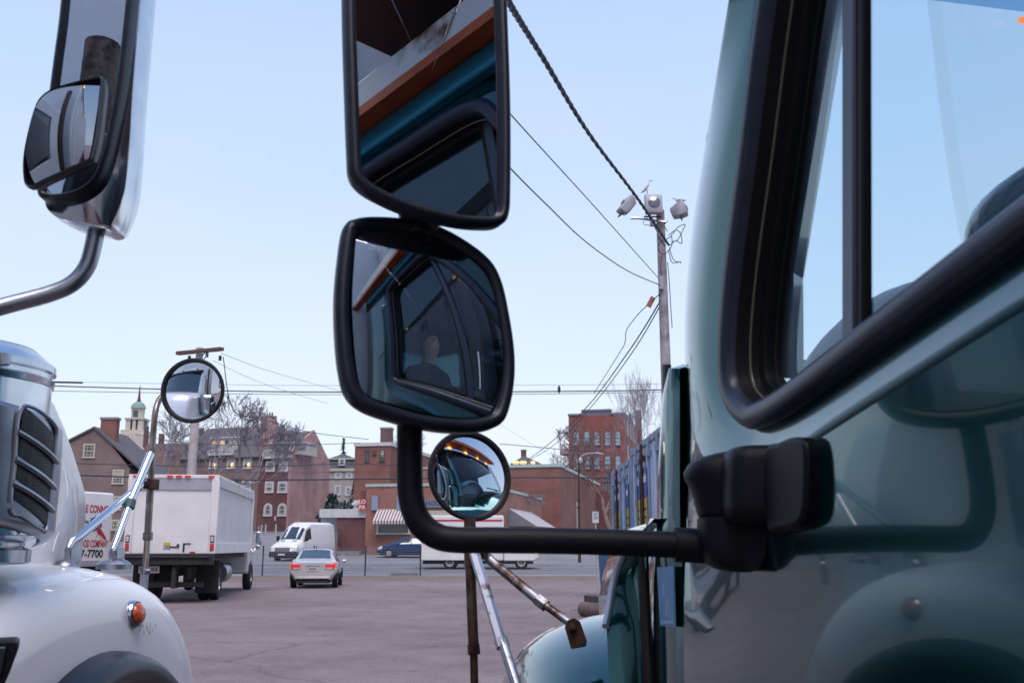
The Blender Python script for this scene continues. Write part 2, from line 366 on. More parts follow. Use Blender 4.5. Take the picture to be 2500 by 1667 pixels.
def text(name, s, size, mt, parent, M4, extrude=.002, align='CENTER', sx=1.0, width=None, world=False):
    cu = bpy.data.curves.new(name, 'FONT'); cu.body = s; cu.size = size; cu.extrude = extrude; cu.align_x = align; cu.align_y = 'CENTER'
    cu.offset = size * .018; cu.resolution_u = 3
    tmp = bpy.data.objects.new('tmp_text', cu); C.objects.link(tmp); bpy.context.view_layer.update()
    me = bpy.data.meshes.new_from_object(tmp.evaluated_get(bpy.context.evaluated_depsgraph_get()))
    bpy.data.objects.remove(tmp); bpy.data.curves.remove(cu)
    if width:
        xs_ = [v.co.x for v in me.vertices]; sx = width / (max(xs_) - min(xs_))
    if world: M4 = root_of(parent).matrix_basis.inverted() @ M4
    me.transform(M4 @ Matrix.Diagonal((sx, 1, 1, 1))); me.materials.clear(); me.materials.append(mt); me.name = name
    o = bpy.data.objects.new(name, me); C.objects.link(o); o.parent = parent; return o
def frame_mat(origin, ex, ey):
    ex = Vector(ex).normalized(); ey = Vector(ey); ey = (ey - ex * ex.dot(ey)).normalized(); ez = ex.cross(ey)
    m = Matrix((ex, ey, ez)).transposed().to_4x4(); m.translation = Vector(origin); return m
def catmull(pts, closed=False, sub=6):
    pts = [Vector(p) for p in pts]; n = len(pts); out = []
    for i in range(n if closed else n - 1):
        if closed: a, b, c, d = pts[i - 1], pts[i], pts[(i + 1) % n], pts[(i + 2) % n]
        else: a, b, c, d = pts[max(i - 1, 0)], pts[i], pts[i + 1], pts[min(i + 2, n - 1)]
        for k in range(sub):
            t = k / sub
            out.append(.5 * ((2 * b) + (c - a) * t + (2 * a - 5 * b + 4 * c - d) * t * t + (3 * b - a - 3 * c + d) * t ** 3))
    if not closed: out.append(pts[-1])
    return out
def offset2(loop, d):
    """offset a closed 2-D loop outwards by d (negative = inwards); d may be a list"""
    n = len(loop); area = sum(loop[i].x * loop[(i + 1) % n].y - loop[(i + 1) % n].x * loop[i].y for i in range(n))
    sg = 1 if area > 0 else -1; out = []
    for i in range(n):
        t = (loop[(i + 1) % n] - loop[i - 1]).normalized(); nn = Vector((t.y, -t.x)) * sg
        out.append(loop[i] + nn * (d[i] if isinstance(d, list) else d))
    return out
# ================================================================== ground and street
def struct(name, mb, m, smooth=False):
    o = put(name, mb, m, None, smooth); o['kind'] = 'structure'; return o
ys = [-60, -20, -8, 0, 6, 12, 20, 28, 36, 40] + list(range(42, 76, 2)) + list(range(78, 150, 6)) + [160, 190, 240, 320, 450, 700, 1200]
xs = [-900, -300, -120, -60, -40, -25, -14, -7, 0, 7, 14, 25, 40, 60, 120, 300, 900]
mb = MB(); mb.grid([[Vector((x, y, gz(y))) for x in xs] for y in ys]); struct('ground', mb, asphalt(), True)
M['street'] = mat('street_asphalt', (.12, .125, .14), .85, 0, (.165, .17, .185), .7, 8, bump=.3, bscale=40)
mb = MB(); mb.grid([[Vector((x, y, gz(y) + .006)) for x in (-200, -60, -20, 0, 20, 60, 200)] for y in range(52, 66, 2)]); struct('street', mb, M['street'], True)
M['line'] = mat('road_paint', (.55, .55, .56), .8, 0, (.30, .30, .32), 3, 8)
mb = MB()
for y, x0, x1, w in ((53.2, -9.5, -4.3, .16), (53.2, -2.6, 3.4, .16), (58.6, -30, 30, .12), (58.9, -30, 30, .12), (62.8, 3.5, 14, .2)):
    mb.grid([[Vector((x, yy, gz(yy) + .011)) for x in (x0, (x0 + x1) / 2, x1)] for yy in (y, y + w)])
struct('street_markings', mb, M['line'])
# worn parking scrapes in the yard near the struts
# ================================================================== buildings
class Bld:
    """a building set on its own empty; local x along the front, local y away from the camera"""
    def __init__(s, name, label, cat, o, deg, z=None):
        s.o = Vector((o[0], o[1], 0)); s.a = R(-deg); s.z0 = gz(o[1]) if z is None else z
        s.e = thing(name, label, cat, (o[0], o[1], s.z0), s.a)
        s.ex = Vector((math.cos(s.a), math.sin(s.a), 0)); s.ey = Vector((-math.sin(s.a), math.cos(s.a), 0))
    def f(s, px, py, y=0.0):            # photo pixel -> local (x, z) on the plane at local y
        p = hitplane(ray(px, py), s.o + s.ey * y, s.ey) - s.o
        return p.dot(s.ex), p.z - s.z0
    def r(s, px, py, x=0.0):            # photo pixel -> local (y, z) on the side plane at local x
        p = hitplane(ray(px, py), s.o + s.ex * x, s.ex) - s.o
        return p.dot(s.ey), p.z - s.z0
    def box(s, name, m, x0, x1, y0, y1, z0, z1, **k):
        b = MB(); b.box(x0, x1, y0, y1, z0, z1); return put(name, b, m, s.e, **k)
    def win(s, px0, py0, px1, py1, side='f', x=0, y=0, tr=None, pane=None, cols=2, rows=4, arch=False, fw=.13):
        if side == 'f': (a0, z1), (a1, z0) = s.f(px0, py0, y), s.f(px1, py1, y)
        else: (a0, z1), (a1, z0) = s.r(px0, py0, x), s.r(px1, py1, x)
        a0, a1 = min(a0, a1), max(a0, a1)
        s.win_at(a0, a1, z0, z1, side, x, y, tr, pane, cols, rows, arch, fw)
    def win_at(s, a0, a1, z0, z1, side='f', x=0, y=0, tr=None, pane=None, cols=2, rows=4, arch=False, fw=.13):
        def P(a, d, z): return Vector((a, y - d, z)) if side == 'f' else Vector((x + d, a, z))
        def bx(b, u0, u1, w0, w1, d0, d1):
            b.hexa([P(u0, d0, w0), P(u1, d0, w0), P(u1, d1, w0), P(u0, d1, w0), P(u0, d0, w1), P(u1, d0, w1), P(u1, d1, w1), P(u0, d1, w1)])
        b = MB(); d = .09
        if not arch:
            bx(b, a0, a1, z1 - fw, z1, -.05, d)
            bx(b, a0, a0 + fw, z0 + fw, z1 - fw, -.05, d); bx(b, a1 - fw, a1, z0 + fw, z1 - fw, -.05, d)
        else:
            c = (a0 + a1) / 2; r1 = (a1 - a0) / 2; zc = z1 - r1
            bx(b, a0, a0 + fw, z0 + fw, zc, -.05, d); bx(b, a1 - fw, a1, z0 + fw, zc, -.05, d); n = 10
            for i in range(n):
                t0, t1 = math.pi * i / n, math.pi * (i + 1) / n
                q = [(c + math.cos(t) * rr, zc + math.sin(t) * rr) for t, rr in ((t0, r1), (t1, r1), (t1, r1 - fw), (t0, r1 - fw))]
                b.prism([P(u, -.05, w) for u, w in q], [P(u, d, w) for u, w in q])
        bx(b, a0 - .04, a1 + .04, z0, z0 + fw, -.05, d + .03)
        zt = z1 if not arch else z1 - (a1 - a0) * .12
        for i in range(1, cols):
            u = a0 + (a1 - a0) * i / cols; bx(b, u - .022, u + .022, z0 + fw, zt - fw, -.02, d - .035)
        for i in range(1, rows):
            w = z0 + (z1 - z0) * i / rows; hh = .045 if i * 2 == rows else .022
            bx(b, a0 + fw, a1 - fw, w - hh, w + hh, -.02, d - .03)
        w = put('window', b, tr or M['trim_w'], s.e)
        b = MB()
        if not arch: b.add([P(a0 + fw * .5, .03, z0 + fw * .5), P(a1 - fw * .5, .03, z0 + fw * .5), P(a1 - fw * .5, .03, z1 - fw * .5), P(a0 + fw * .5, .03, z1 - fw * .5)], [(0, 1, 2, 3)])
        else:
            pts = [P(a0 + fw * .5, .03, z0 + fw * .5), P(a1 - fw * .5, .03, z0 + fw * .5)] + [P(c + math.cos(math.pi * i / 12) * (r1 - fw * .5), .03, zc + math.sin(math.pi * i / 12) * (r1 - fw * .5)) for i in range(13)]
            b.add(pts, [tuple(range(len(pts)))])
        put('pane', b, pane or M['pane'], w)
        s.nw = getattr(s, 'nw', 0) + 1
        if rows >= 4 and not arch and s.nw % 3 != 1 and side == 'f':
            b = MB(); q = (.45, .3, .6)[s.nw % 3]; b.add([P(a0 + fw * .6, .034, z1 - (z1 - z0) * q), P(a1 - fw * .6, .034, z1 - (z1 - z0) * q), P(a1 - fw * .6, .034, z1 - fw * .5), P(a0 + fw * .6, .034, z1 - fw * .5)], [(0, 1, 2, 3)]); put('blind', b, M['trim_cream'], w)
    def chimney(s, px0, py0, px1, py1, y, m, dep=None, roof=None, pots=False, below=2.0):
        (x0, z1), (x1, z0) = s.f(px0, py0, y), s.f(px1, py1, y); w = x1 - x0; dep = dep or w * .8
        b = MB(); b.box(x0, x1, y, y + dep, z0 - below, z1 - .15 * w); c = put('chimney', b, m, roof or s.e)
        b = MB(); b.box(x0 - .06 * w, x1 + .06 * w, y - .05 * w, y + dep + .05 * w, z1 - .15 * w, z1); put('cap', b, M['concrete'], roof and c or c)
        if pots:
            b = MB()
            for i in range(4): b.lathe([(.12, 0), (.1, .5)], 8, Matrix.Translation((x0 + w * (i + .5) / 4, y + dep / 2, z1)))
            put('flue', b, M['wire'], c)

# --- brick shop with the striped awning
B = Bld('brick_shop', 'low red brick shop with pale green coping and a striped awning over its window', 'building', (-2.2, 75.9), 12)
zt = B.f(895, 1181)[1]; xl = B.f(893, 1250)[0]; dep = 25.0
B.box('wall', M['brick_shop'], xl, 0, 0, dep, -.8, zt - .22)
b = MB(); b.box(xl - .06, .06, -.06, dep, zt - .22, zt); put('coping', b, M['coping'], B.e)
b = MB(); b.box(xl - .55, xl - .02, .25, 3.0, -.8, zt - .5); put('pier', b, M['brick_dark'], B.e)
(x0, z1), (x1, z0) = B.f(921, 1280), B.f(1001, 1304)
B.win(921, 1277, 1001, 1304, cols=1, rows=1, fw=.12)
b = MB(); (ax0, az1), (ax1, az0) = B.f(922, 1243), B.f(1002, 1279)
n = 22; q = []
for i in range(n + 1):
    u = ax0 + (ax1 - ax0) * i / n; q.append(u)
for i in range(n):
    mi = i % 2
    b.add([(q[i], 0, az1), (q[i + 1], 0, az1), (q[i + 1], -1.0, az0 + .25), (q[i], -1.0, az0 + .25)], [(0, 1, 2, 3)], mi)
    b.add([(q[i], -1.0, az0 + .25), (q[i + 1], -1.0, az0 + .25), (q[i + 1], -1.0, az0), (q[i], -1.0, az0)], [(0, 1, 2, 3)], mi)
b.add([(ax0, 0, az1), (ax0, -1.0, az0 + .25), (ax0, 0, az0 + .25)], [(0, 1, 2)]); b.add([(ax1, 0, az1), (ax1, -1.0, az0 + .25), (ax1, 0, az0 + .25)], [(0, 1, 2)])
M['aw1'] = mat('awning_white', (.62, .59, .60), .7); M['aw2'] = mat('awning_brown', (.20, .13, .14), .7)
put('awning', b, [M['aw1'], M['aw2']], B.e, fixn=False)
for px in (909, 970):
    (u0, w1), (u1, w0) = B.f(px, 1211), B.f(px + 14, 1245)
    b = MB(); b.box(u0, u1, -.14, -.002, w0, w1); put('wall_lamp', b, mat('blue_grey_panel', (.26, .33, .47), .5), B.e)
(u0, w1), (u1, w0) = B.f(1030, 1220), B.f(1100, 1238)
b = MB(); b.box(u0, u1, -.12, -.002, w0, w1); sg = put('sign_board', b, mat('sign_grey_blue', (.19, .22, .30), .6), B.e)
text('lettering', 'HOUSE', (w1 - w0) * .85, mat('sign_ink', (.05, .05, .09), .6), sg, frame_mat(((u0 + u1) / 2, -.125, (w0 + w1) / 2), (1, 0, 0), (0, 0, 1)))
b = MB(); b.box(B.f(1040, 1260)[0], B.f(1100, 1260)[0], -.06, -.003, 0, B.f(1050, 1246)[1]); put('shopfront', b, M['trim_cream'], B.e)
# side of the shop: sloping metal awning and a hanging sign frame
(y0, z0), (y1, z1) = B.r(1253, 1242), B.r(1340, 1274)
b = MB(); n = 16
for i in range(n):
    t0, t1 = i / n, (i + 1) / n; a0 = 9 + 10 * t0; a1 = 9 + 10 * t1
    b.add([(0, a0, z0), (0, a1, z0), (2.4, a1, z0 - 1.5), (2.4, a0, z0 - 1.5)], [(0, 1, 2, 3)], i % 2)
b.add([(0, 9, z0), (2.4, 9, z0 - 1.5), (0, 9, z0 - 1.5)], [(0, 1, 2)])
put('awning', b, [mat('awning_grey', (.20, .20, .24), .6), M['aw1']], B.e, fixn=False)
(y0, z1), (y1, z0) = B.r(1275, 1211), B.r(1297, 1235)
b = MB(); ym = (y0 + y1) / 2
b.box(0, 1.9, ym - .03, ym + .03, z1 - .06, z1); b.box(.15, 1.75, ym - .04, ym + .04, z0, z0 + .35); b.box(.15, 1.75, ym - .04, ym + .04, z0 + .7, z0 + 1.0); b.box(.1, .16, ym - .03, ym + .03, z0, z1)
put('hanging_sign', b, mat('sign_blue_brown', (.10, .12, .24), .5, 0, (.24, .15, .09), 2, 4), B.e)

# --- tall blank brick hall
B = Bld('brick_hall', 'large blank red brick hall with pale green coping behind the low shop', 'building', (4.87, 102), 12)
zt = B.f(1366, 1132)[1]; ye, ze = B.r(1463, 1178)
B.box('wall', M['brick_red'], -14.5, 0, 0, ye, -1.5, zt - .3)
b = MB(); b.box(-14.6, .08, -.08, ye + .1, zt - .3, zt); put('coping', b, M['coping'], B.e)
b = MB(); b.box(.002, 1.6, ye - 3.4, ye - .4, -1.5, zt - 1.2); put('pier', b, M['brick_dark'], B.e)
b = MB(); b.box(.002, .12, ye * .35, ye * .35 + .12, -1, 4.5); put('drainpipe', b, M['trim_w'], B.e)

# --- tall arched-window block
B = Bld('arched_window_building', 'tall red brick block with five arched windows, a stepped parapet and a side balcony', 'building', (17.0, 150), 12)
x0, z1 = B.f(1388, 1015); _, z2 = B.f(1420, 1008); ye, _ = B.r(1565, 1060)
B.box('wall', M['brick_tall'], x0, 0, 0, ye, -3, z1)
xa, xb = B.f(1421, 1008)[0], B.f(1490, 1008)[0]
b = MB(); b.box(xa, xb, 0.002, 1.2, z1, z2 + .2); b.box(xa - .1, xb + .1, -.1, 1.3, z2 + .2, z2 + .5)
b.box(x0 - .1, xa - .1, -.1, ye, z1, z1 + .3); b.box(xb + .1, .1, -.1, ye, z1, z1 + .3); put('parapet', b, mat('parapet_grey', (.16, .17, .22), .7), B.e)
for c0, c1 in ((1398, 1416), (1424, 1441), (1449, 1466), (1475, 1492), (1501, 1517)):
    B.win(c0, 1051, c1, 1088, cols=1, rows=4, arch=True, tr=M['mansard'], pane=M['pane_sky'], fw=.12)
    B.win(c0, 1111, c1, 1147, cols=1, rows=3, tr=M['mansard'], pane=M['pane_sky'], fw=.12)
for i in range(5):
    u = 4 + i * (ye - 6) / 5; B.win_at(u, u + 1.5, 9, 13, side='r', cols=1, rows=2, tr=M['trim_w'], pane=M['pane'], fw=.1); B.win_at(u, u + 1.5, 14.5, 17.2, side='r', cols=1, rows=2, tr=M['trim_w'], pane=M['pane_sky'], fw=.1)
(bx0, bz1), (bx1, bz0) = B.f(1366, 1078), B.f(1388, 1098)
b = MB(); b.box(bx0, x0 - .01, .2, 3, bz0 - .6, bz0); b.box(bx0, bx0 + .12, .2, .32, bz0, bz1); b.box(bx0, x0 - .01, .2, .28, bz1 - .5, bz1 - .36)
for i in range(7): u = bx0 + (x0 - bx0) * i / 7; b.box(u, u + .09, .2, .27, bz0, bz1 - .5)
put('balcony', b, mat('balcony_wood', (.30, .24, .25), .8), B.e)
(u, w1), (_, w0) = B.r(1555, 1022), B.r(1555, 1100)
b = MB(); b.box(.003, 1.0, ye * .62, ye * .62 + 1.4, w0 - 3, w1 + 1); put('chimney', b, M['brick_dark'], B.e)

# --- small house front with a glazed double door, up the slope behind the hall
B = Bld('shopfront_house', 'narrow dark house front with a glazed double door and pale cornice up the slope', 'building', (14.2, 137), 6)
(x0, z1), (x1, z0) = B.f(1469, 1150), B.f(1502, 1275)
B.box('wall', M['brick_dark'], x0, x1, 0, 6, z0 - 1, z1)
b = MB(); _, c1 = B.f(1470, 1204); _, c0 = B.f(1470, 1209); b.box(x0 - .1, x1, -.4, -.003, c0, c1); _, c1 = B.f(1470, 1214); _, c0 = B.f(1470, 1217); b.box(x0, x1, -.2, -.003, c0, c1); put('cornice', b, M['trim_cream'], B.e)
for a in ((1471, 1158, 1482, 1176), (1485, 1158, 1496, 1176), (1471, 1180, 1482, 1200), (1485, 1180, 1496, 1200)): B.win(*a, cols=2, rows=2, tr=mat('win_grey', (.2, .22, .25), .6), fw=.1)
b = MB()
for c in (1471, 1484, 1497):
    u = B.f(c, 1250)[0]; b.box(u - .12, u + .12, -.1, .0, z0, B.f(c, 1240)[1])
b.box(B.f(1470, 1240)[0], B.f(1498, 1240)[0], -.1, 0, B.f(1470, 1236)[1], B.f(1470, 1232)[1]); d_ = put('door', b, M['trim_cream'], B.e)
b = MB(); u0, w1 = B.f(1481, 1232); u1, w0 = B.f(1487, 1241); b.box(u0, u1, -.14, -.11, w0, w1); put('notice', b, M['trim_w'], B.e)

# --- hip-roofed house with fairy lights
B = Bld('hip_roof_house', 'small house with a grey hipped roof, one chimney and warm lights under the eaves', 'building', (2.0, 165), 0)
(x0, ze), (x1, _), (xc, zp) = B.f(1246, 1132), B.f(1321, 1132), B.f(1280, 1112)
B.box('wall', M['brick_red'], x0 + .6, x1 - .6, 0, 9, -4, ze)
b = MB(); b.add([(x0, -.6, ze), (x1, -.6, ze), (x1, 9.6, ze), (x0, 9.6, ze), (xc, 4.5, zp + .4)], [(0, 1, 4), (1, 2, 4), (2, 3, 4), (3, 0, 4), (3, 2, 1, 0)]); rf = put('roof', b, M['slate'], B.e)
B.chimney(1272, 1097, 1285, 1114, 4.0, M['brick_brown'], 1.0, rf, below=.6)
for i, px in enumerate((1256, 1262, 1274, 1280, 1301)):
    b = MB(); u, w = B.f(px, 1129.5); b.ball((u, -.62, w), (.42, .06, .3), 8, 5); put('eave_light', b, M['bulb2'], B.e)
b = MB(); b.box(B.f(1288, 1130)[0], x1 + .2, -1, -.62, ze - .6, ze - .1); put('gutter', b, M['trim_w'], B.e)

# --- brick block in the middle with one chimney
B = Bld('brick_block', 'brown brick block with narrow slit windows and one square chimney', 'building', (-12.2, 100), 12)
xl, zt = B.f(867, 1081)
B.box('wall', M['brick_red'], xl, 0, 0, 14, -1.5, zt - .35)
b = MB(); b.box(xl - .1, .1, -.1, 14.1, zt - .35, zt); put('coping', b, M['trim_w'], B.e)
b = MB(); b.box(.01, 3.2, 2.0, 14, -1.5, B.f(953, 1145)[1]); put('annex_wall', b, M['brick_shop'], B.e)
for a in ((892, 1098, 902, 1128), (928, 1097, 939, 1126)): B.win(*a, cols=1, rows=4, tr=M['mansard'], fw=.08)
B.win(910, 1099, 918, 1110, cols=1, rows=2, tr=M['brick_dark'], fw=.08)
B.chimney(929, 1043, 952, 1081, 3.0, M['brick_brown'], 1.0, below=.5)

# --- mansard house
B = Bld('mansard_house', 'pale clapboard house with a dark slate mansard roof behind the pink gable', 'building', (-29, 170), 4)
(x0, zr), (x1, ze), (_, zm), (_, zb) = B.f(793, 1101), B.f(868, 1117), B.f(800, 1145), B.f(800, 1215)
B.box('wall', M['clapboard'], x0, x1, 0, 10, zb - 3, zm)
b = MB(); b.add([(x0, 0, zm), (x1, 0, zm), (x1, 10, zm), (x0, 10, zm), (x0 + .6, .7, ze), (x1 - .3, .7, ze), (x1 - .3, 9.3, ze), (x0 + .6, 9.3, ze), (x0 + 2, 5, zr), (x1 - 3.5, 5, zr)], [(0, 1, 5, 4), (1, 2, 6, 5), (2, 3, 7, 6), (3, 0, 4, 7), (4, 5, 9, 8), (5, 6, 9), (6, 7, 8, 9), (7, 4, 8), (3, 2, 1, 0)])
rf = put('roof', b, M['mansard'], B.e)
b = MB(); b.box(x0 + .4, x1 - .1, .3, .69, ze - .25, ze); b.box(x0 - .1, x1 + .1, -.25, -.01, zm - .35, zm + .1); put('cornice', b, M['trim_cream'], B.e)
B.win(827, 1118, 843, 1136, y=-.05, cols=1, rows=2, fw=.3)
for a in ((818, 1152, 834, 1168), (845, 1152, 860, 1168), (817, 1184, 832, 1209), (843, 1187, 858, 1210)): B.win(*a, cols=1, rows=2, fw=.3, pane=M['pane_sky'])

# --- brick row house with pink gable end, dormers and balconies
B = Bld('brick_row_house', 'long brick row house with pink gable end, white dormer balconies and tall chimneys', 'building', (-32.1, 145), 20)
ze = B.f(713, 1109)[1]; yb, zbk = B.r(806, 1130); yp, zp = B.r(767, 1057)
xm, _ = B.f(634, 1110); xl, _ = B.f(440, 1110); D = yb
def gable(name, x0, x1, m, z_e=ze, z_p=zp):
    b = MB(); b.add([(x0, 0, -4), (x1, 0, -4), (x1, D, -4), (x0, D, -4), (x0, 0, z_e), (x1, 0, z_e), (x1, D, z_e), (x0, D, z_e), (x0, yp, z_p), (x1, yp, z_p)],
          [(0, 1, 5, 4), (2, 3, 7, 6), (1, 2, 6, 9, 5), (3, 0, 4, 8, 7), (4, 5, 9, 8), (6, 7, 8, 9)]); return put(name, b, m, B.e)
gable('wall', xm, -.35, M['brick_dark']); gable('wall', xl, xm - .01, M['brick_grey'], ze, zp + 1.2)
# pink gable end, slightly proud of the roof
b = MB(); pr = [(0, -4), (D, -4), (D, zbk), (D - .4, zbk + .4), (yp, zp + .5), (0, ze + .35)]
b.prism([Vector((.0, y - .02 if i in (0, 5) else y, z)) for i, (y, z) in enumerate(pr)], [Vector((-.34, y - .02 if i in (0, 5) else y, z)) for i, (y, z) in enumerate(pr)]); put('gable_wall', b, M['brick_pink'], B.e)
def slope(x0, x1, dz=0):
    b = MB(); o_ = .12
    zz = zp + dz
    b.add([(x0, -.35, ze - .25), (x1, -.35, ze - .25), (x1, yp, zz), (x0, yp, zz), (x1, D + .3, ze - .3), (x0, D + .3, ze - .3)] +
          [(x0, -.35, ze - .25 + o_), (x1, -.35, ze - .25 + o_), (x1, yp, zz + o_ * 1.6), (x0, yp, zz + o_ * 1.6), (x1, D + .3, ze - .3 + o_), (x0, D + .3, ze - .3 + o_)],
          [(6, 7, 8, 9), (9, 8, 10, 11), (0, 1, 7, 6), (1, 2, 8, 7), (2, 4, 10, 8), (0, 6, 9, 3), (3, 9, 11, 5), (4, 5, 11, 10)])
    return put('roof', b, M['slate'], B.e)
rf1 = slope(xm + .01, -.36); rf2 = slope(xl, xm - .02, 1.25)
b = MB(); b.box(xm, -.36, yp - .15, yp + .15, zp + .15, zp + .32); put('ridge', b, M['coping'], rf1)
def dormer(px0, px1, pyt, pyb, rail_t, rail_b, rx0, rx1, lit):
    y = .9; x0, z1 = B.f(px0, pyt, y); x1, z0 = B.f(px1, pyb, y)
    b = MB(); b.box(x0, x1, y, y + 4.5, z0 - .6, z1 - .2); d = put('dormer', b, M['cream'], B.e)
    b = MB(); b.box(x0 - .15, x1 + .15, y - .3, y + 4.5, z1 - .2, z1); put('roof', b, M['trim_w'], d)
    w = x1 - x0
    for t0, t1, pn in ((.06, .2, M['pane_lit'] if lit else M['pane']), (.36, .5, M['pane_lit'] if lit else M['pane']), (.53, .66, M['pane'])):
        b = MB(); b.box(x0 + w * t0, x0 + w * t1, y - .05, y + .02, z0 + .1, z1 - .55); put('pane', b, pn, d)
    # balcony with balusters
    r0, ra = B.f(rx0, rail_t, -.4); r1, rb = B.f(rx1, rail_b, -.4)
    b = MB(); b.box(r0, r1, -.45, .5, rb - .3, rb); b.box(r0, r1, -.45, -.3, ra - .22, ra); b.box(r0, r0 + .25, -.45, -.25, rb, ra); b.box(r1 - .25, r1, -.45, -.25, rb, ra)
    n = int((r1 - r0) / .26)
    for i in range(n): u = r0 + (r1 - r0) * (i + .5) / n; b.box(u - .055, u + .055, -.42, -.34, rb, ra - .2)
    put('balcony', b, M['trim_w'], B.e)
dormer(655, 735, 1081, 1098, 1097, 1112, 642, 711, False)
dormer(518, 578, 1068, 1090, 1086, 1105, 508, 569, True)
B.chimney(636, 1014, 656, 1095, 1.2, M['brick_pink'], 1.6, rf1, pots=True, below=2)
B.chimney(659, 1031, 670, 1060, 5.0, M['brick_pink'], 1.0, rf1, pots=True, below=2)
for c0, c1 in ((650, 671), (682, 703)): B.win(c0, 1125, c1, 1151, cols=3, rows=4, fw=.3)
for c0, c1 in ((648, 668), (679, 701)): B.win(c0, 1175, c1, 1203, cols=3, rows=4, fw=.3)
for c0, c1 in ((645, 664), (679, 699)): B.win(c0, 1228, c1, 1260, cols=3, rows=4, fw=.3, arch=True)
for c0, c1 in ((512, 530), (555, 574), (595, 615)):
    B.win(c0, 1119, c1, 1144, cols=2, rows=4, fw=.25, pane=M['pane'])
    u, w = B.f((c0 * .35 + c1 * .65), 1135); b = MB(); b.ball((u, -.13, w), (.26, .08, .36), 8, 6); put('window_light', b, M['bulb'], B.e)
for c0, c1 in ((592, 612), (555, 573)): B.win(c0, 1172, c1, 1198, cols=3, rows=4, fw=.25)
b = MB(); b.box(B.f(671, 1259)[0], B.f(674, 1259)[0], -.08, -.01, B.f(671, 1271)[1], B.f(671, 1259)[1]); put('wall_sign', b, M['trim_w'], B.e)
b = MB(); y, z = B.r(803, 1227); b.ball((.15, y - .4, z), (.2, .5, .7), 8, 6); put('wall_lamp', b, mat('globe', (.7, .68, .5), .4, emit=(1, .9, .6), estr=.4), B.e)

# --- long dark-roofed terrace further left
B = Bld('brown_roof_terrace', 'long terrace with a low brown roof and small chimneys below the bare trees', 'building', (-54, 155), 0)
(x0, zt), (x1, _), (_, ze) = B.f(322, 1076), B.f(480, 1076), B.f(330, 1160)
B.box('wall', M['brick_brown'], x0, x1, 0, 8, -4, ze)
b = MB(); b.add([(x0 - .3, -.4, ze), (x1, -.4, ze), (x1, 4, zt), (x0 + 1, 4, zt), (x1, 8.4, ze), (x0 - .3, 8.4, ze)], [(0, 1, 2, 3), (3, 2, 4, 5), (0, 3, 5), (1, 4, 2)]); rf = put('roof', b, M['roof_brown'], B.e)
for a in ((388, 1058, 397, 1076), (352, 1040, 357, 1076), (500, 1060, 508, 1085), (486, 1045, 493, 1085)): B.chimney(*a, 4.0, M['brick_brown'], .8, rf, below=1)

# --- grey gable house
B = Bld('grey_brick_house', 'grey-brown brick gable house with cream sash windows and one big red chimney', 'building', (-40, 105), 0)
(xp, zp_), (xl, zl), (xr, zr_) = B.f(231, 1047), B.f(160, 1085), B.f(335, 1150)
xw = B.f(312, 1200)[0]
b = MB(); pr = [(xl, -3), (xw, -3), (xw, zr_ + .2), (xp + 1.2, zp_ - .75), (xp, zp_), (xl, zl)]
b.prism([Vector((x, 0, z)) for x, z in pr], [Vector((x, 9, z)) for x, z in pr]); put('wall', b, M['brick_grey'], B.e)
b = MB(); pr = [(xl - .4, zl - .1), (xp, zp_ + .05), (xr + .8, zr_ - .3)]; th = .22
b.add([Vector((x, y, z + t)) for y in (-.2, 9.2) for t in (0, th) for x, z in pr], [(3, 4, 10, 9), (4, 5, 11, 10), (0, 1, 4, 3), (1, 2, 5, 4), (9, 10, 7, 6), (10, 11, 8, 7), (1, 0, 6, 7), (2, 1, 7, 8), (2, 8, 11, 5), (0, 3, 9, 6)]); rf = put('roof', b, M['slate'], B.e)
B.chimney(247, 1018, 280, 1078, 1.5, M['brick_red'], 1.0, rf, below=.8)
for a in ((205, 1083, 231, 1118), (276, 1146, 301, 1182), (272, 1211, 294, 1246), (272, 1268, 290, 1295)): B.win(*a, cols=3, rows=4, tr=M['trim_cream'], fw=.16)

# --- church cupola
B = Bld('church_tower', 'white church cupola with a green copper dome and a thin spire', 'building', (-69, 190), 0)
cx, zd = B.f(339, 981); 
def zz(p): return B.f(339, p)[1]
def wx(p): return (B.f(339 + p, 1000)[0] - cx)
b = MB(); b.box(cx - wx(32), cx + wx(32), -wx(32), wx(32), zz(1090) - 12, zz(1062)); b.box(cx - wx(27), cx + wx(27), -wx(27), wx(27), zz(1062), zz(1052)); put('tower_base', b, M['cream'], B.e)
b = MB(); w = wx(19)
for sx in (-1, 1):
    for sy in (-1, 1): b.box(cx + sx * w - (.9 if sx > 0 else 0), cx + sx * w + (.9 if sx < 0 else 0), sy * w - (.9 if sy > 0 else 0), sy * w + (.9 if sy < 0 else 0), zz(1052), zz(1026))
b.box(cx - .3, cx + .3, -w, -w + .6, zz(1052), zz(1026)); b.box(cx - w - .2, cx + w + .2, -w - .2, w + .2, zz(1026), zz(1022)); put('belfry', b, M['cream'], B.e)
b = MB(); b.box(cx - w + .5, cx + w - .5, -w + .7, w - .7, zz(1052), zz(1026)); put('louvre', b, M['pane'], B.e)
b = MB(); b.lathe([(wx(14), zz(1022)), (wx(14), zz(997)), (wx(17), zz(997)), (wx(17), zz(995))], 8, Matrix.Translation((cx, 0, 0)) @ Matrix.Rotation(R(22.5), 4, 'Z')); lt = put('lantern', b, M['cream'], B.e)
b = MB(); b.box(cx - .45, cx + .45, -wx(14) - .03, -wx(14) + .6, zz(1019), zz(1003)); put('window', b, M['pane'], lt)
b = MB(); b.lathe([(wx(16), zz(995)), (wx(14.5), zz(990)), (wx(10), zz(984)), (wx(3), zz(980.5)), (.2, zz(980))], 16, Matrix.Translation((cx, 0, 0))); put('dome', b, M['verdigris'], B.e, True)
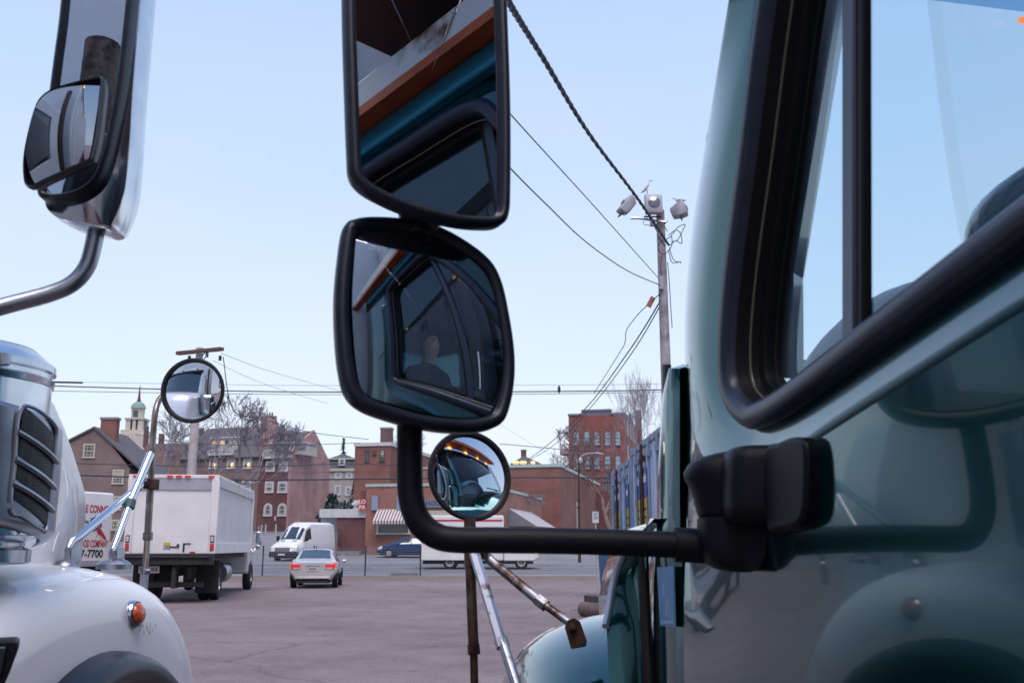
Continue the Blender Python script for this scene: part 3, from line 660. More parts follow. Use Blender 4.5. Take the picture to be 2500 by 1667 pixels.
b = MB(); b.lathe([(.45, zz(981)), (.25, zz(970)), (.05, zz(940))], 8, Matrix.Translation((cx, 0, 0))); put('spire', b, M['brick_dark'], B.e)

# --- distant green steeple
B = Bld('church_steeple', 'thin dark green church steeple behind the tall brick block', 'building', (30, 250), 0)
cx, z1 = B.f(1538, 1005); _, z0 = B.f(1538, 1040)
b = MB(); b.lathe([(1.9, z0 - 6), (1.7, z0 - 2), (.05, z1)], 8, Matrix.Translation((cx, 0, 0))); put('spire', b, mat('steeple_green', (.04, .10, .13), .7), B.e)
b = MB(); b.box(cx - 2.2, cx + 2.2, -2, 2, -2, z0 - 6); put('tower', b, M['brick_brown'], B.e)

# --- low annex with white parapet, dock and roof vent
B = Bld('brick_annex', 'low dark brick annex with a white parapet, a roof vent and a concrete dock', 'building', (-11.6, 78), 0)
(x0, z1), (x1, z0) = B.f(824, 1263), B.f(892, 1345)
B.box('wall', M['brick_dark'], x0, x1, 0, 6, -1, z1)
(p0, pz1), (p1, pz0) = B.f(781, 1242), B.f(889, 1261)
b = MB(); b.box(p0, x1, -.1, 6, z1 + .003, pz1); put('parapet', b, M['trim_w'], B.e)
b = MB(); b.box(p0, x0 - .02, .6, 6, B.f(790, 1290)[1], z1 + .002); put('side_panel', b, M['trim_w'], B.e)
(d0, dz1), (d1, dz0) = B.f(815, 1345), B.f(886, 1363); b = MB(); b.box(d0, d1, -2.2, -.01, -1, dz1); put('dock', b, M['concrete'], B.e)
(c0, cz1), (c1, cz0) = B.f(853, 1219), B.f(879, 1250); cx = (c0 + c1) / 2; r = (c1 - c0) / 2; h_ = cz1 - cz0
b = MB(); b.lathe([(r * .75, cz0 - .3), (r * .75, cz0 + h_ * .35), (r * .55, cz0 + h_ * .4), (r * .55, cz0 + h_ * .6), (r, cz0 + h_ * .62), (r, cz0 + h_ * .82), (r * .7, cz0 + h_ * .85), (r * .7, cz1)], 18, Matrix.Translation((cx, 1.2, 0))); put('roof_vent', b, M['trim_w'], B.e, True)
(s0, s1z), (s1, s0z) = B.f(877, 1218, -.3), B.f(892, 1247, -.3)
b = MB(); b.box(s0, s1, -.36, -.3, s0z, s1z); sg = put('sign_board', b, mat('sign_red', (.50, .07, .06), .5), B.e)
text('lettering', 'LO\nPA', .42, M['ink_w'], sg, frame_mat(((s0 + s1) / 2, -.37, s1z - .42), (1, 0, 0), (0, 0, 1)))
# wooden ramp railings left of the annex
t = thing('ramp', 'grey timber ramp with a low rail between the white van and the brick annex', 'ramp', (0, 0, 0))
b = MB(); pA, pB = at(783, 1335, 77), at(823, 1333, 77); pC, pD = at(786, 1290, 77), at(823, 1290, 77)
b.hexa([pA + Vector((0, 0, -.6)), pB + Vector((0, 0, -.6)), pB + Vector((0, 3, -.6)), pA + Vector((0, 3, -.6)), pA, pB, pB + Vector((0, 3, .1)), pA + Vector((0, 3, .1))]); put('deck', b, M['wood_grey'], t)
b = MB(); b.hexa([at(783, 1330, 77.1), at(823, 1330, 77.1), at(823, 1330, 79.4), at(783, 1330, 79.4), pC, pD, pD + Vector((0, 2.3, 0)), pC + Vector((0, 2.3, 0))]); put('side_board', b, mat('grey_board', (.14, .15, .18), .8, 0, (.2, .2, .23), 2, 6), t)
b = MB()
for px in (784, 812, 822): b.tube([at(px, 1340, 76.8), at(px, 1296, 76.8)], .05, 6)
b.tube([at(783, 1316, 76.8), at(823, 1315, 76.8)], .05, 6); b.tube([at(783, 1303, 76.8), at(823, 1303, 76.8)], .05, 6); put('rail', b, M['wood_grey'], t)
# bollards beside the row house
for i, (px, py) in enumerate(((638, 1302), (648, 1301), (673, 1300))):
    p = at(px, py, 135); b = MB(); b.tube([Vector((p.x, p.y, gz(135) - .2)), Vector((p.x, p.y, p.z + 1.15))], .1, 8)
    tag(put('bollard', b, M['trim_w']), ['thin white post left of the pair at the row house corner', 'thin white post right of the pair at the row house corner', 'single white post by the row house wall, behind the van'][i], 'post', 'white posts by the row house')

# ================================================================== trees
def tree(name, label, px, Y, py_top, spread, seed, lean=(0, 0), levels=5, fork=.28, m=None, r0=None, zb=None, group='bare winter trees', dens=3, up=.55, wpx=None):
    rnd = random.Random(seed); X = at(px, 1200, Y).x; z0 = gz(Y) if zb is None else zb
    H = at(px, py_top, Y).z - z0; t = thing(name, label, 'tree', (X, Y, z0), 0, group)
    trunk = MB(); crown = MB(); r0 = r0 or H * .014
    px_ = Y / 2430.0 * 2.44                                # one render pixel in metres
    def grow(p, d, ln, r, lv):
        n = 4 if lv > 1 else 3; pts = [p.copy()]; rr = [r]
        for i in range(n):
            d = (d + Vector((rnd.gauss(0, .13), rnd.gauss(0, .13), rnd.gauss(.05, .07)))).normalized()
            p = p + d * ln / n; pts.append(p.copy()); rr.append(r * (1 - .42 * (i + 1) / n))
        (trunk if lv == levels else crown).tube(pts, [max(q, px_ * .13) for q in rr], 8 if lv == levels else (5 if lv > 2 else 3), caps=False)
        if lv == 0: return
        k = dens if lv > 1 else dens + 1
        for i in range(k):
            f = rnd.uniform(.45, 1.0) if i else 1.0
            j = min(n, max(1, int(round(f * n)))); a = rnd.uniform(0, 2 * math.pi); tilt = rnd.uniform(.35, .85) * spread
            s = d.orthogonal().normalized(); s.rotate(Matrix.Rotation(a, 3, d))
            nd = (d * math.cos(tilt) + s * math.sin(tilt) + Vector((0, 0, up * .25))).normalized()
            grow(pts[j], nd, ln * rnd.uniform(.58, .80), rr[j] * rnd.uniform(.55, .75), lv - 1)
    grow(Vector((0, 0, 0)), Vector((lean[0], lean[1], 1)).normalized(), H * fork, r0, levels)
    # scale the crown to the wanted height
    zm = max(v.z for v in crown.v); s = H / zm
    sx_ = s
    if wpx:
        xs_ = sorted(v.x for v in crown.v); sx_ = (wpx * Y / 2430.0) / (xs_[int(len(xs_) * .985)] - xs_[int(len(xs_) * .015)])
    for q in (trunk, crown): q.v = [Vector((v.x * sx_, v.y * sx_, v.z * s)) for v in q.v]
    put('trunk', trunk, m or M['bark'], t, fixn=False); put('crown', crown, m or M['twig'], t, fixn=False); return t
tree('bare_tree', 'broad bare tree spreading behind the left half of the row house', 560, 132, 958, 1.0, 4, levels=7, fork=.24, r0=.3, wpx=215)
tree('bare_tree', 'pale bare tree in front of the row house beside the street pole', 520, 126, 985, 1.0, 11, levels=5, fork=.3, r0=.22, wpx=120)
tree('bare_tree', 'bare tree leaning across the white church cupola', 400, 130, 975, 1.0, 21, lean=(-.1, 0), levels=6, fork=.25, r0=.24, wpx=150)
tree('bare_tree', 'faint bare tree top rising behind the white bonnet and grey gable', 150, 140, 974, .9, 33, levels=6, fork=.3, r0=.2, wpx=110)
tree('bare_tree', 'small bare tree behind the chimney of the brown brick block', 945, 150, 1040, 1.0, 41, levels=6, fork=.3, r0=.16, wpx=130)
tree('bare_tree', 'tall bare tree with a leaning trunk beside the wooden floodlight pole', 1582, 60, 878, .9, 52, lean=(-.25, 0), levels=6, fork=.30, r0=.17, wpx=170)
tree('bare_tree', 'second bare tree half hidden behind the wooden floodlight pole', 1600, 66, 890, .9, 58, lean=(-.03, 0), levels=6, fork=.34, r0=.15, wpx=130)
tree('bare_tree', 'reddish bare tree in front of the arched windows', 1490, 118, 1015, 1.05, 63, lean=(-.12, 0), levels=6, wpx=190, fork=.24, m=M['twig_red'], r0=.22)
tree('bare_tree', 'low reddish bare tree above the end of the brick hall', 1455, 136, 1085, 1.1, 71, levels=5, wpx=130, fork=.25, m=M['twig_red'], r0=.2)
tree('bare_tree', 'bushy bare tree top between the hipped roof and the balcony', 1355, 172, 1092, 1.1, 77, levels=6, wpx=80, fork=.3, r0=.16)
tree('bare_tree', 'thin bare crown showing above the stepped parapet', 1490, 190, 990, 1.1, 83, levels=6, wpx=110, fork=.3, r0=.2)
def conifer(label, px, Y, py_top, w, seed):
    rnd = random.Random(seed); X = at(px, 1200, Y).x; z0 = gz(Y); H = at(px, py_top, Y).z - z0
    t = thing('fir_tree', label, 'tree', (X, Y, z0)); b = MB(); b.tube([(0, 0, 0), (0, 0, H)], [H * .02, .03], 6); put('trunk', b, M['bark'], t)
    b = MB()
    for i in range(900):
        f = rnd.random() ** .8; z = H * (.12 + .88 * f); r = w * (1 - f) * rnd.uniform(.35, 1.1) + .1; a = rnd.uniform(0, 6.283); l = rnd.uniform(.3, .9) * w * .4
        c = Vector((math.cos(a) * r, math.sin(a) * r, z - r * .25)); d = Vector((math.cos(a), math.sin(a), -.3)) * l; s = Vector((-math.sin(a), math.cos(a), 0)) * l * .3
        b.add([c - d * .5 - s, c - d * .5 + s, c + d * .5 + Vector((0, 0, rnd.uniform(-.2, .2)))], [(0, 1, 2)])
    put('crown', b, M['needle'], t, fixn=False)
conifer('small dark fir tree beyond the mansard roof', 835, 200, 1070, 2.6, 5)
conifer('dark conical evergreen shrub below the clapboard house by the roof vent', 866, 130, 1172, 2.0, 6)
def shrub(label, px, Y, py_top, w, seed):
    rnd = random.Random(seed); X = at(px, 1200, Y).x; zt_ = at(px, py_top, Y).z; z0 = gz(Y); h = zt_ - z0
    t = thing('evergreen_shrub', label, 'shrub', (X, Y, z0)); b = MB()
    for i in range(700):
        a = rnd.uniform(0, 6.283); f = rnd.random(); r = w * math.sin(math.acos(2 * f - 1)) * rnd.uniform(.6, 1.05)
        c = Vector((math.cos(a) * r, math.sin(a) * r, h * (.1 + .9 * f))); s = rnd.uniform(.15, .4)
        u = Vector((rnd.gauss(0, 1), rnd.gauss(0, 1), rnd.gauss(0, 1))).normalized() * s; v_ = u.orthogonal().normalized() * s * .6
        b.add([c - u - v_, c - u + v_, c + u], [(0, 1, 2)])
    put('foliage', b, M['needle'], t, fixn=False)
    b = MB(); b.tube([(0, 0, -.2), (0, 0, h * .5)], .12, 6); put('stem', b, M['bark'], t)
shrub('round dark evergreen shrub at the back corner of the pink gable', 811, 150, 1207, 1.1, 8)
shrub('dark green clump of shrubs behind the white parapet', 836, 125, 1228, 3.0, 9)

# ================================================================== poles, lamps and wires
M['wood_pole'] = mat('wood_pole', (.42, .37, .39), .9, 0, (.24, .21, .23), 5, 10, bump=.5, bscale=14)
Yp = 27.0; base = at(1624, 900, Yp); X0 = base.x; ztop = at(1624, 514, Yp).z
wp = thing('floodlight_pole', 'tall weathered wooden pole carrying three floodlights and tangled cables', 'pole', (X0, Yp, 0))
b = MB(); b.tube([(0, 0, -.3), (0.02, 0, ztop * .5), (.0, 0, ztop)], [.17, .145, .115], 14); put('shaft', b, M['wood_pole'], wp, True)
def lp(px, py, dy=0): p = at(px, py, Yp + dy); return Vector((p.x - X0, dy, p.z))
b = MB(); b.tube([lp(1540, 533, -.2), lp(1560, 533, -.2), lp(1625, 543, -.2)], .035, 8); b.tube([lp(1594, 545, -.2), lp(1617, 585, -.15), lp(1624, 600, -.1)], .03, 8); b.tube([lp(1570, 540, -.2), lp(1572, 549, -.2), lp(1600, 551, -.2)], .012, 6)
b.box(*sum([[p, q] for p, q in zip(lp(1588, 550, -.25), lp(1598, 541, -.12))], [])); put('bracket', b, M['steel'], wp, True)
def flood(c, w, h, d, rx, rz, face=True):
    m = Matrix.Translation(c) @ Matrix.Rotation(rz, 4, 'Z') @ Matrix.Rotation(rx, 4, 'X')
    b = MB(); fr = [(-w / 2, -h / 2), (w / 2, -h / 2), (w / 2, h / 2), (-w / 2, h / 2)]
    rows = []
    for s_, y in ((.9, -d / 2 - .02), (1.0, -d / 2), (1.0, -d * .1), (.72, d * .45), (.5, d / 2)):
        rr = []
        for x, z in [(a * math.cos(t) , 0) for a, t in ()] or [(sx, sz) for sx, sz in fr]: rr.append(m @ Vector((x * s_, y, z * s_)))
        rows.append(rr)
    b.grid(rows, cv=True); b.add(rows[0], [(0, 1, 2, 3)]); b.add(rows[-1], [(3, 2, 1, 0)])
    o = put('floodlight', b, M['grey_sheet'], wp, bevel=.012)
    b = MB(); b.lathe([(w * .36, 0), (w * .36, .012), (w * .32, .014), (w * .30, .03), (w * .16, .05), (.001, .055)], 20, m @ Matrix.Translation((0, -d / 2 - .022, h * .06)) @ Matrix.Rotation(R(90), 4, 'X')); put('lens', b, mat('lens', (.16, .18, .22), .15, .6, (.30, .32, .37), 30, 3), o, True)
    b = MB(); b.box(-w * .55, w * .55, -.02, .02, -h * .62, -h * .56, M4=m); put('yoke', b, M['dark_tube'], o)
pxm = Yp / 2430.0
flood(lp(1594, 503, -.3), 44 * pxm, 52 * pxm, .30, R(-8), R(4))
flood(lp(1532, 504, -.2), 30 * pxm, 52 * pxm, .28, R(-38), R(-72))
flood(lp(1656, 516, .1), 36 * pxm, 34 * pxm, .42, R(-20), R(75))
b = MB(); rnd = random.Random(3)
def loop_(pts): b.tube(catmull([lp(x, y, d) for x, y, d in pts], sub=5), .012, 5)
loop_([(1639, 572, -.15), (1640, 600, -.2), (1622, 620, -.2), (1608, 612, -.25), (1610, 595, -.25), (1640, 577, -.15)])
loop_([(1640, 590, -.15), (1655, 585, 0), (1668, 560, 0), (1672, 548, 0), (1655, 555, 0), (1642, 572, -.1)])
loop_([(1632, 575, -.15), (1650, 562, -.1), (1662, 572, -.1), (1664, 595, -.1), (1650, 588, -.1), (1634, 600, -.2)])
loop_([(1634, 605, -.15), (1645, 635, -.15), (1662, 640, -.1), (1660, 642, -.1)]); loop_([(1632, 610, -.2), (1640, 640, -.2), (1655, 641, -.2)])
loop_([(1630, 640, -.18), (1634, 690, -.18), (1637, 740, -.2), (1641, 800, -.2)]); loop_([(1615, 625, -.2), (1613, 650, -.2), (1616, 672, -.2)])
loop_([(1630, 540, -.16), (1622, 550, -.16), (1629, 565, -.16)])
put('cable', b, M['wire'], wp)
b = MB(); b.box(*sum([[min(p, q), max(p, q)] for p, q in zip(lp(1609, 705, -.22), lp(1618, 678, -.08))], [])); put('junction_box', b, M['grey_sheet'], wp)

def gull(label, px, py, dy, s, face, crouch=False):
    p = at(px, py, Yp + dy); t = thing('gull', label, 'bird', p, face, 'gulls on the floodlights')
    b = MB()
    def ell(c, r, mi, rx=0): b.ball((0, 0, 0), r, 12, 9, mi, Matrix.Translation(c) @ Matrix.Rotation(rx, 4, 'Y'))
    k = s
    tilt = R(20) if crouch else R(-55)
    rows = []
    # body as one lofted surface from tail to bill along local +x
    if not crouch: prof = [(-.17, .06, .004, .012), (-.13, .09, .03, .03), (-.08, .15, .062, .068), (-.02, .22, .07, .078), (.03, .29, .062, .068), (.06, .345, .042, .046), (.075, .39, .034, .036), (.085, .42, .038, .036), (.10, .435, .03, .028), (.12, .432, .014, .014)]
    else: prof = [(-.22, .15, .004, .012), (-.17, .16, .03, .026), (-.10, .155, .06, .056), (-.02, .15, .072, .07), (.05, .155, .066, .064), (.10, .175, .042, .042), (.125, .215, .034, .034), (.14, .235, .036, .034), (.16, .238, .026, .024), (.175, .232, .012, .012)]
    for x, z, rw, rh in prof: rows.append([Vector((x * k, rw * k * math.cos(q * math.pi / 6), z * k + rh * k * math.sin(q * math.pi / 6))) for q in range(12)])
    b.grid(rows, cv=True); b.add(rows[0], [tuple(range(12))]); b.add(rows[-1], [tuple(range(11, -1, -1))])
    put('body', b, M['gull_w'], t, True, ang=0)
    b = MB()
    for sy in (-1, 1):
        w_ = [[Vector((x * k, sy * y * k, z * k)) for x, y, z in r_] for r_ in (([(.05, .066, .27), (-.03, .078, .20), (-.12, .05, .11), (-.20, .02, .04)], [(.03, .07, .22), (-.05, .082, .15), (-.13, .05, .08), (-.20, .018, .035)]) if not crouch else ([(.07, .06, .185), (-.02, .06, .20), (-.14, .04, .185), (-.26, .01, .165)], [(.06, .074, .15), (-.02, .08, .145), (-.14, .05, .155), (-.26, .012, .158)]))]
        b.grid(w_)
    put('wing', b, M['gull_g'], t, True, ang=0)
    b = MB(); x, z, rw, rh = prof[-1]; b.tube([(x * k - .004, 0, z * k), (x * k + .03 * k, 0, z * k - .002), (x * k + .055 * k, 0, z * k - .012 * k)], [.011 * k, .009 * k, .002], 6); put('bill', b, M['wire'], t)
    b = MB()
    for sy in (-.025, .025): b.tube([(0.0, sy * k, (.16 if not crouch else .11) * k), (0, sy * k, 0)], .006 * k, 5); b.box(-.01 * k, .04 * k, sy * k - .012 * k, sy * k + .012 * k, 0, .006 * k)
    put('leg', b, M['wire_l'], t)
gull('large pale gull standing upright on the middle floodlight', 1580, 476, -.3, 1.0, R(8))
gull('small grey-backed gull crouching on the right floodlight', 1658, 501, .1, .85, R(176), True)

# street pole with crossarm, behind the box truck
Yq = 46.0; q0 = at(465, 1160, Yq); zt = at(484, 848, Yq).z
sp_ = thing('crossarm_pole', 'pale utility pole with a brown wooden crossarm rising behind the box truck', 'pole', (q0.x, Yq, gz(Yq)))
def lq(px, py, dy=0): p = at(px, py, Yq + dy); return Vector((p.x - q0.x, dy, p.z - gz(Yq)))
b = MB(); b.tube([(0, 0, -.2), lq(478, 1000), lq(488, 849)], [.22, .19, .16], 12); put('shaft', b, mat('pale_pole', (.50, .46, .46), .8, 0, (.42, .38, .39), 4, 8), sp_, True)
b = MB()
for y0, dy in ((0, -.26), (6, .2)):
    a_, c_ = lq(430 + y0, 862 + y0 * .2, dy), lq(540 + y0, 851 + y0 * .2, dy); d_ = Vector((0, .06, 0)); u_ = Vector((0, 0, .075))
    b.hexa([a_ - d_ - u_, c_ - d_ - u_, c_ + d_ - u_, a_ + d_ - u_, a_ - d_ + u_, c_ - d_ + u_, c_ + d_ + u_, a_ + d_ + u_])
put('crossarm', b, mat('crossarm_wood', (.12, .07, .065), .85), sp_)
b = MB()
for px in (462, 505, 537):
    b.lathe([(.05, 0), (.09, .04), (.05, .08), (.09, .12), (.05, .16), (.09, .2), (.02, .24)], 10, Matrix.Translation(lq(px, 880 if px != 505 else 872, -.1)))
put('insulator', b, M['wire'], sp_)
b = MB(); b.tube([lq(480, 880, -.2), lq(500, 862, -.2)], .03, 6); b.tube([lq(496, 880, -.2), lq(508, 862, -.2)], .03, 6); put('brace', b, M['steel'], sp_)

# street lamp in front of the brick hall
Yl = 67.0; l0 = at(1414, 1280, Yl)
sl_ = thing('street_lamp', 'thin street lamp with a curved arm and small cobra head before the brick hall', 'street lamp', (l0.x, Yl, gz(Yl)))
def ll(px, py, dy=0): p = at(px, py, Yl + dy); return Vector((p.x - l0.x, dy, p.z - gz(Yl)))
b = MB(); b.tube([(0, 0, -.1), ll(1413.5, 1240), ll(1413, 1110)], [.11, .09, .06], 10); b.tube([ll(1413.5, 1240), ll(1413.3, 1236)], .14, 10); put('post', b, M['dark_tube'], sl_, True)
b = MB(); b.tube(catmull([ll(1413, 1122), ll(1420, 1113), ll(1435, 1107), ll(1455, 1106)], sub=5), .04, 8); put('arm', b, M['grey_sheet'], sl_, True)
b = MB(); b.ball((0, 0, 0), (.34, .14, .09), 12, 8, 0, Matrix.Translation(ll(1462, 1107)) @ Matrix.Rotation(R(8), 4, 'Y')); put('lamp_head', b, M['grey_sheet'], sl_, True)
b = MB(); b.lathe([(.06, 0), (.14, .1), (.14, .3), (.05, .38)], 12, Matrix.Translation(ll(1417, 1131))); put('lantern', b, M['trim_w'], sl_, True)

def wire(label, pts, r, m=None, sag=0, name='overhead_wire'):
    """pts: (photo x, photo y, distance)"""
    P = [at(*p) for p in pts]; q = catmull(P, sub=8) if len(P) > 2 else [P[0].lerp(P[1], i / 16) - Vector((0, 0, sag * 4 * (i / 16) * (1 - i / 16))) for i in range(17)]
    b = MB(); b.tube(q, r, 5, caps=False); return tag(put(name, b, m or M['wire'], None, True), label, 'wire', 'overhead wires')
def ww(px): return px / 2430.0 * .5
# thick twisted service cable to the floodlight pole
P = [at(*p) for p in ((1632, 598, 26.7), (1560, 490, 22), (1440, 330, 16.5), (1330, 150, 12), (1238, 0, 9), (1205, -80, 7.6))]; Q = catmull(P, sub=26); b = MB()
for ph in (0, 2.094, 4.188):
    b.tube([p + Vector((math.cos(ph + i * .9) * .026, math.sin(ph + i * .9) * .026, math.sin(ph + i * .9) * .026)) for i, p in enumerate(Q)], .018, 5, caps=False)
tag(put('service_cable', b, M['wire'], None, True), 'thick twisted cable running from above the big mirror to the floodlight pole', 'wire', 'overhead wires')
wire('thin straight wire from behind the upper mirror down to the pole', ((1612, 684, 26.9), (1450, 503, 20), (1246, 279, 14), (1130, 140, 11)), .011)
wire('sagging wire from the bottom of the upper mirror to the junction box', ((1614, 697, 26.9), (1530, 660, 24), (1430, 590, 20.5), (1340, 505, 17.5), (1248, 413, 15), (1130, 280, 12)), .013)
wire('long dark cable slanting down left from the pole past the brick hall', ((1612, 735, 26.9), (1540, 850, 33), (1440, 985, 45), (1350, 1075, 58), (1285, 1125, 72)), .022)
wire('second slanting cable just right of the first, down to the hipped roof', ((1614, 742, 26.9), (1545, 858, 33), (1450, 985, 45), (1360, 1080, 58), (1298, 1120, 72)), .018)
wire('looped slack cable with a splice hanging from the pole', ((1610, 718, 26.8), (1592, 735, 28), (1560, 765, 30), (1530, 805, 32), (1526, 835, 33), (1512, 862, 35), (1450, 960, 43)), .014)
p = at(1589, 737, 28); b = MB(); b.box(-.075, .075, -.06, .06, -.15, .15, M4=Matrix.Translation(p) @ Matrix.Rotation(R(28), 4, 'Y')); tag(put('splice_box', b, mat('splice_red', (.45, .17, .12), .6)), 'small reddish splice box on the slack cable left of the pole', 'splice box')
for i, (y0, y1, y2, w, pale) in enumerate(((931, 941, 937, 1.0, True), (942, 957, 952, 3.0, False), (954, 963, 957, 1.5, False))):
    wire(['faint topmost wire of the three running right across the sky', 'thickest of the three level wires crossing the whole sky', 'lowest of the three level wires crossing the sky'][i], ((-60, y0 - 5, 62), (125, y0, 62), (560, y0 + (y1 - y0) * .8, 62), (850, y1, 62), (1250, y1 - 1, 62), (1600, y2, 62), (1900, y2 - 12, 62)), w * 62 / 2430 * .5, M['wire_l'] if pale else None)
b = MB(); b.tube([at(0, 930, 61.9), at(202, 934, 61.9)], .06, 6); tag(put('wire_sleeve', b, M['wire']), 'thick sleeved end of the topmost level wire by the chrome air cleaner', 'wire')
b = MB(); p = at(1365, 950, 61.9); b.lathe([(.03, -.25), (.09, -.1), (.09, .1), (.03, .25)], 8, Matrix.Translation(p)); tag(put('wire_spacer', b, M['wire']), 'small spacer hanging on the level wires right of the mirrors', 'wire spacer')
wire('heavy dark cable crossing in front of the row house and brick hall', ((150, 1158, 70), (560, 1171, 70), (870, 1169, 70), (1250, 1165, 70), (1495, 1166, 70), (1700, 1166, 70)), .055)
wire('dark cable crossing the row house windows above the heavy cable', ((150, 1130, 72), (480, 1138, 72), (700, 1137, 72), (870, 1132, 72), (1250, 1146, 72), (1500, 1133, 72)), .03)
wire('thin cable crossing the dormers of the row house', ((330, 1060, 74), (480, 1083, 74), (700, 1086, 74), (880, 1081, 74)), .022)
wire('thin cable below the sash windows of the row house', ((480, 1152, 76), (700, 1153, 76), (870, 1152, 76), (1000, 1150, 76)), .014)
wire('drooping wire from the crossarm past the tall chimneys', ((545, 872, 46), (570, 1000, 56), (640, 1022, 60), (760, 1055, 68), (900, 1072, 76)), .024, M['wire'])
wire('thin pale wire from the crossarm down towards the mirrors', ((540, 862, 46), (640, 900, 52), (760, 935, 60), (860, 962, 66)), .012, M['wire_l'])
wire('lower thin pale wire from the crossarm behind the mirrors', ((520, 880, 46), (640, 935, 52), (800, 985, 60)), .010, M['wire_l'])
wire('thin wire above the green coping to the balcony house', ((1220, 1083, 80), (1300, 1090, 84), (1390, 1098, 90), (1500, 1105, 95)), .03)
wire('faint diagonal wire beside the round green mirror', ((1220, 1035, 90), (1310, 1090, 100), (1345, 1110, 104)), .012, M['wire_l'])

# ================================================================== fence, posts, container, debris
fe = thing('mesh_fence', 'low dark wire mesh fence on thin posts along the street edge', 'fence', (0, 50, gz(50)))
def lf(px, py): p = at(px, py, 50); return Vector((p.x, 0, p.z - gz(50)))
for px in (640, 765, 891, 1026):
    p = lf(px, 1403); b = MB(); b.tube([(p.x, 0, -.1), (p.x, 0, lf(px, 1331).z)], .035, 8); put('post', b, M['wire'], fe, True)
b = MB(); x0, x1 = lf(600, 1400).x, lf(1026, 1400).x; z1 = lf(800, 1338).z
n = int((x1 - x0) / .11)
for i in range(n + 1): u = x0 + (x1 - x0) * i / n; b.box(u - .004, u + .004, -.004, .004, .02, z1)
k = int(z1 / .11)
for i in range(k + 1): w = .02 + (z1 - .02) * i / k; b.box(x0, x1, -.0035, .0035, w - .004, w + .004)
put('mesh', b, M['wire_l'], fe)
b = MB(); p0, p1 = on_ground(955, 1404), on_ground(1022, 1403); b.box(p0.x, p1.x, p0.y - .2, p0.y, gz(50), gz(50) + .14); tag(put('kerb_stone', b, M['concrete']), 'pale kerb stone lying at the foot of the fence', 'kerb')
Ys = 30.5; s0 = on_ground(1461, 1450); Ys = s0.y
st = thing('sign_post', 'leaning steel post with a small white sign near the container', 'sign', s0)
tp = at(1453, 1250, Ys) - s0; b = MB(); b.tube([(0, 0, -.1), tp], .03, 8); put('post', b, M['grey_sheet'], st, True)
b = MB(); a_, c_ = at(1446, 1248, Ys - .06) - s0, at(1462, 1276, Ys - .06) - s0; b.box(a_.x, c_.x, -.05, -.02, c_.z, a_.z); sg = put('sign_board', b, M['trim_w'], st)
b = MB()
for i, w in enumerate((.55, .35, .6, .5)): b.box(a_.x + .06, a_.x + .06 + (c_.x - a_.x) * w, -.0535, -.0505, a_.z - .08 - i * .055, a_.z - .06 - i * .055)
put('lettering', b, M['ink_b'], sg)
# timber baulk and pipe on the right
p0, p1 = on_ground(1437, 1490), on_ground(1500, 1520)
b = MB(); d = Vector((.75, -2.4, 0)).normalized(); c = on_ground(1440, 1483); nn = Vector((-d.y, d.x, 0)) * .16
q = [c - nn, c + nn, c + nn + d * 3, c - nn + d * 3]; b.hexa([v for v in q] + [v + Vector((0, 0, .32)) for v in q])
tag(put('timber_baulk', b, mat('old_timber', (.05, .045, .05), .9, 0, (.09, .08, .085), 6, 8, bump=.5, bscale=15), None, bevel=.02), 'dark squared timber baulk lying by the container', 'timber')
c = on_ground(1425, 1503) + Vector((0, 0, .15)); b = MB(); b.tube([c, c + Vector((.9, -1.9, 0))], .16, 18)
tag(put('steel_pipe', b, mat('pipe_brown', (.13, .085, .08), .8, 0, (.20, .14, .13), 8, 8, bump=.2), None, True), 'rusty brown steel pipe lying in front of the timber', 'pipe')
b = MB(); rnd = random.Random(5)
for i in range(900):
    p = on_ground(rnd.uniform(1395, 1500), rnd.uniform(1490, 1560)) if i < 600 else on_ground(rnd.gauss(1440, 22), rnd.uniform(1447, 1456))
    if rnd.random() < .5: p.x += rnd.gauss(0, .3)
    s = rnd.uniform(.008, .03); b.add([p + Vector((rnd.uniform(-s, s), rnd.uniform(-s, s), rnd.uniform(0, s * 1.2))) for _ in range(4)], [(0, 1, 2), (0, 2, 3), (0, 3, 1), (1, 3, 2)], 1 if rnd.random() < .25 else 0)
tag(put('gravel', b, [mat('gravel_brown', (.14, .10, .09), .95), mat('straw', (.36, .24, .08), .9)], None, fixn=False), kind='stuff')

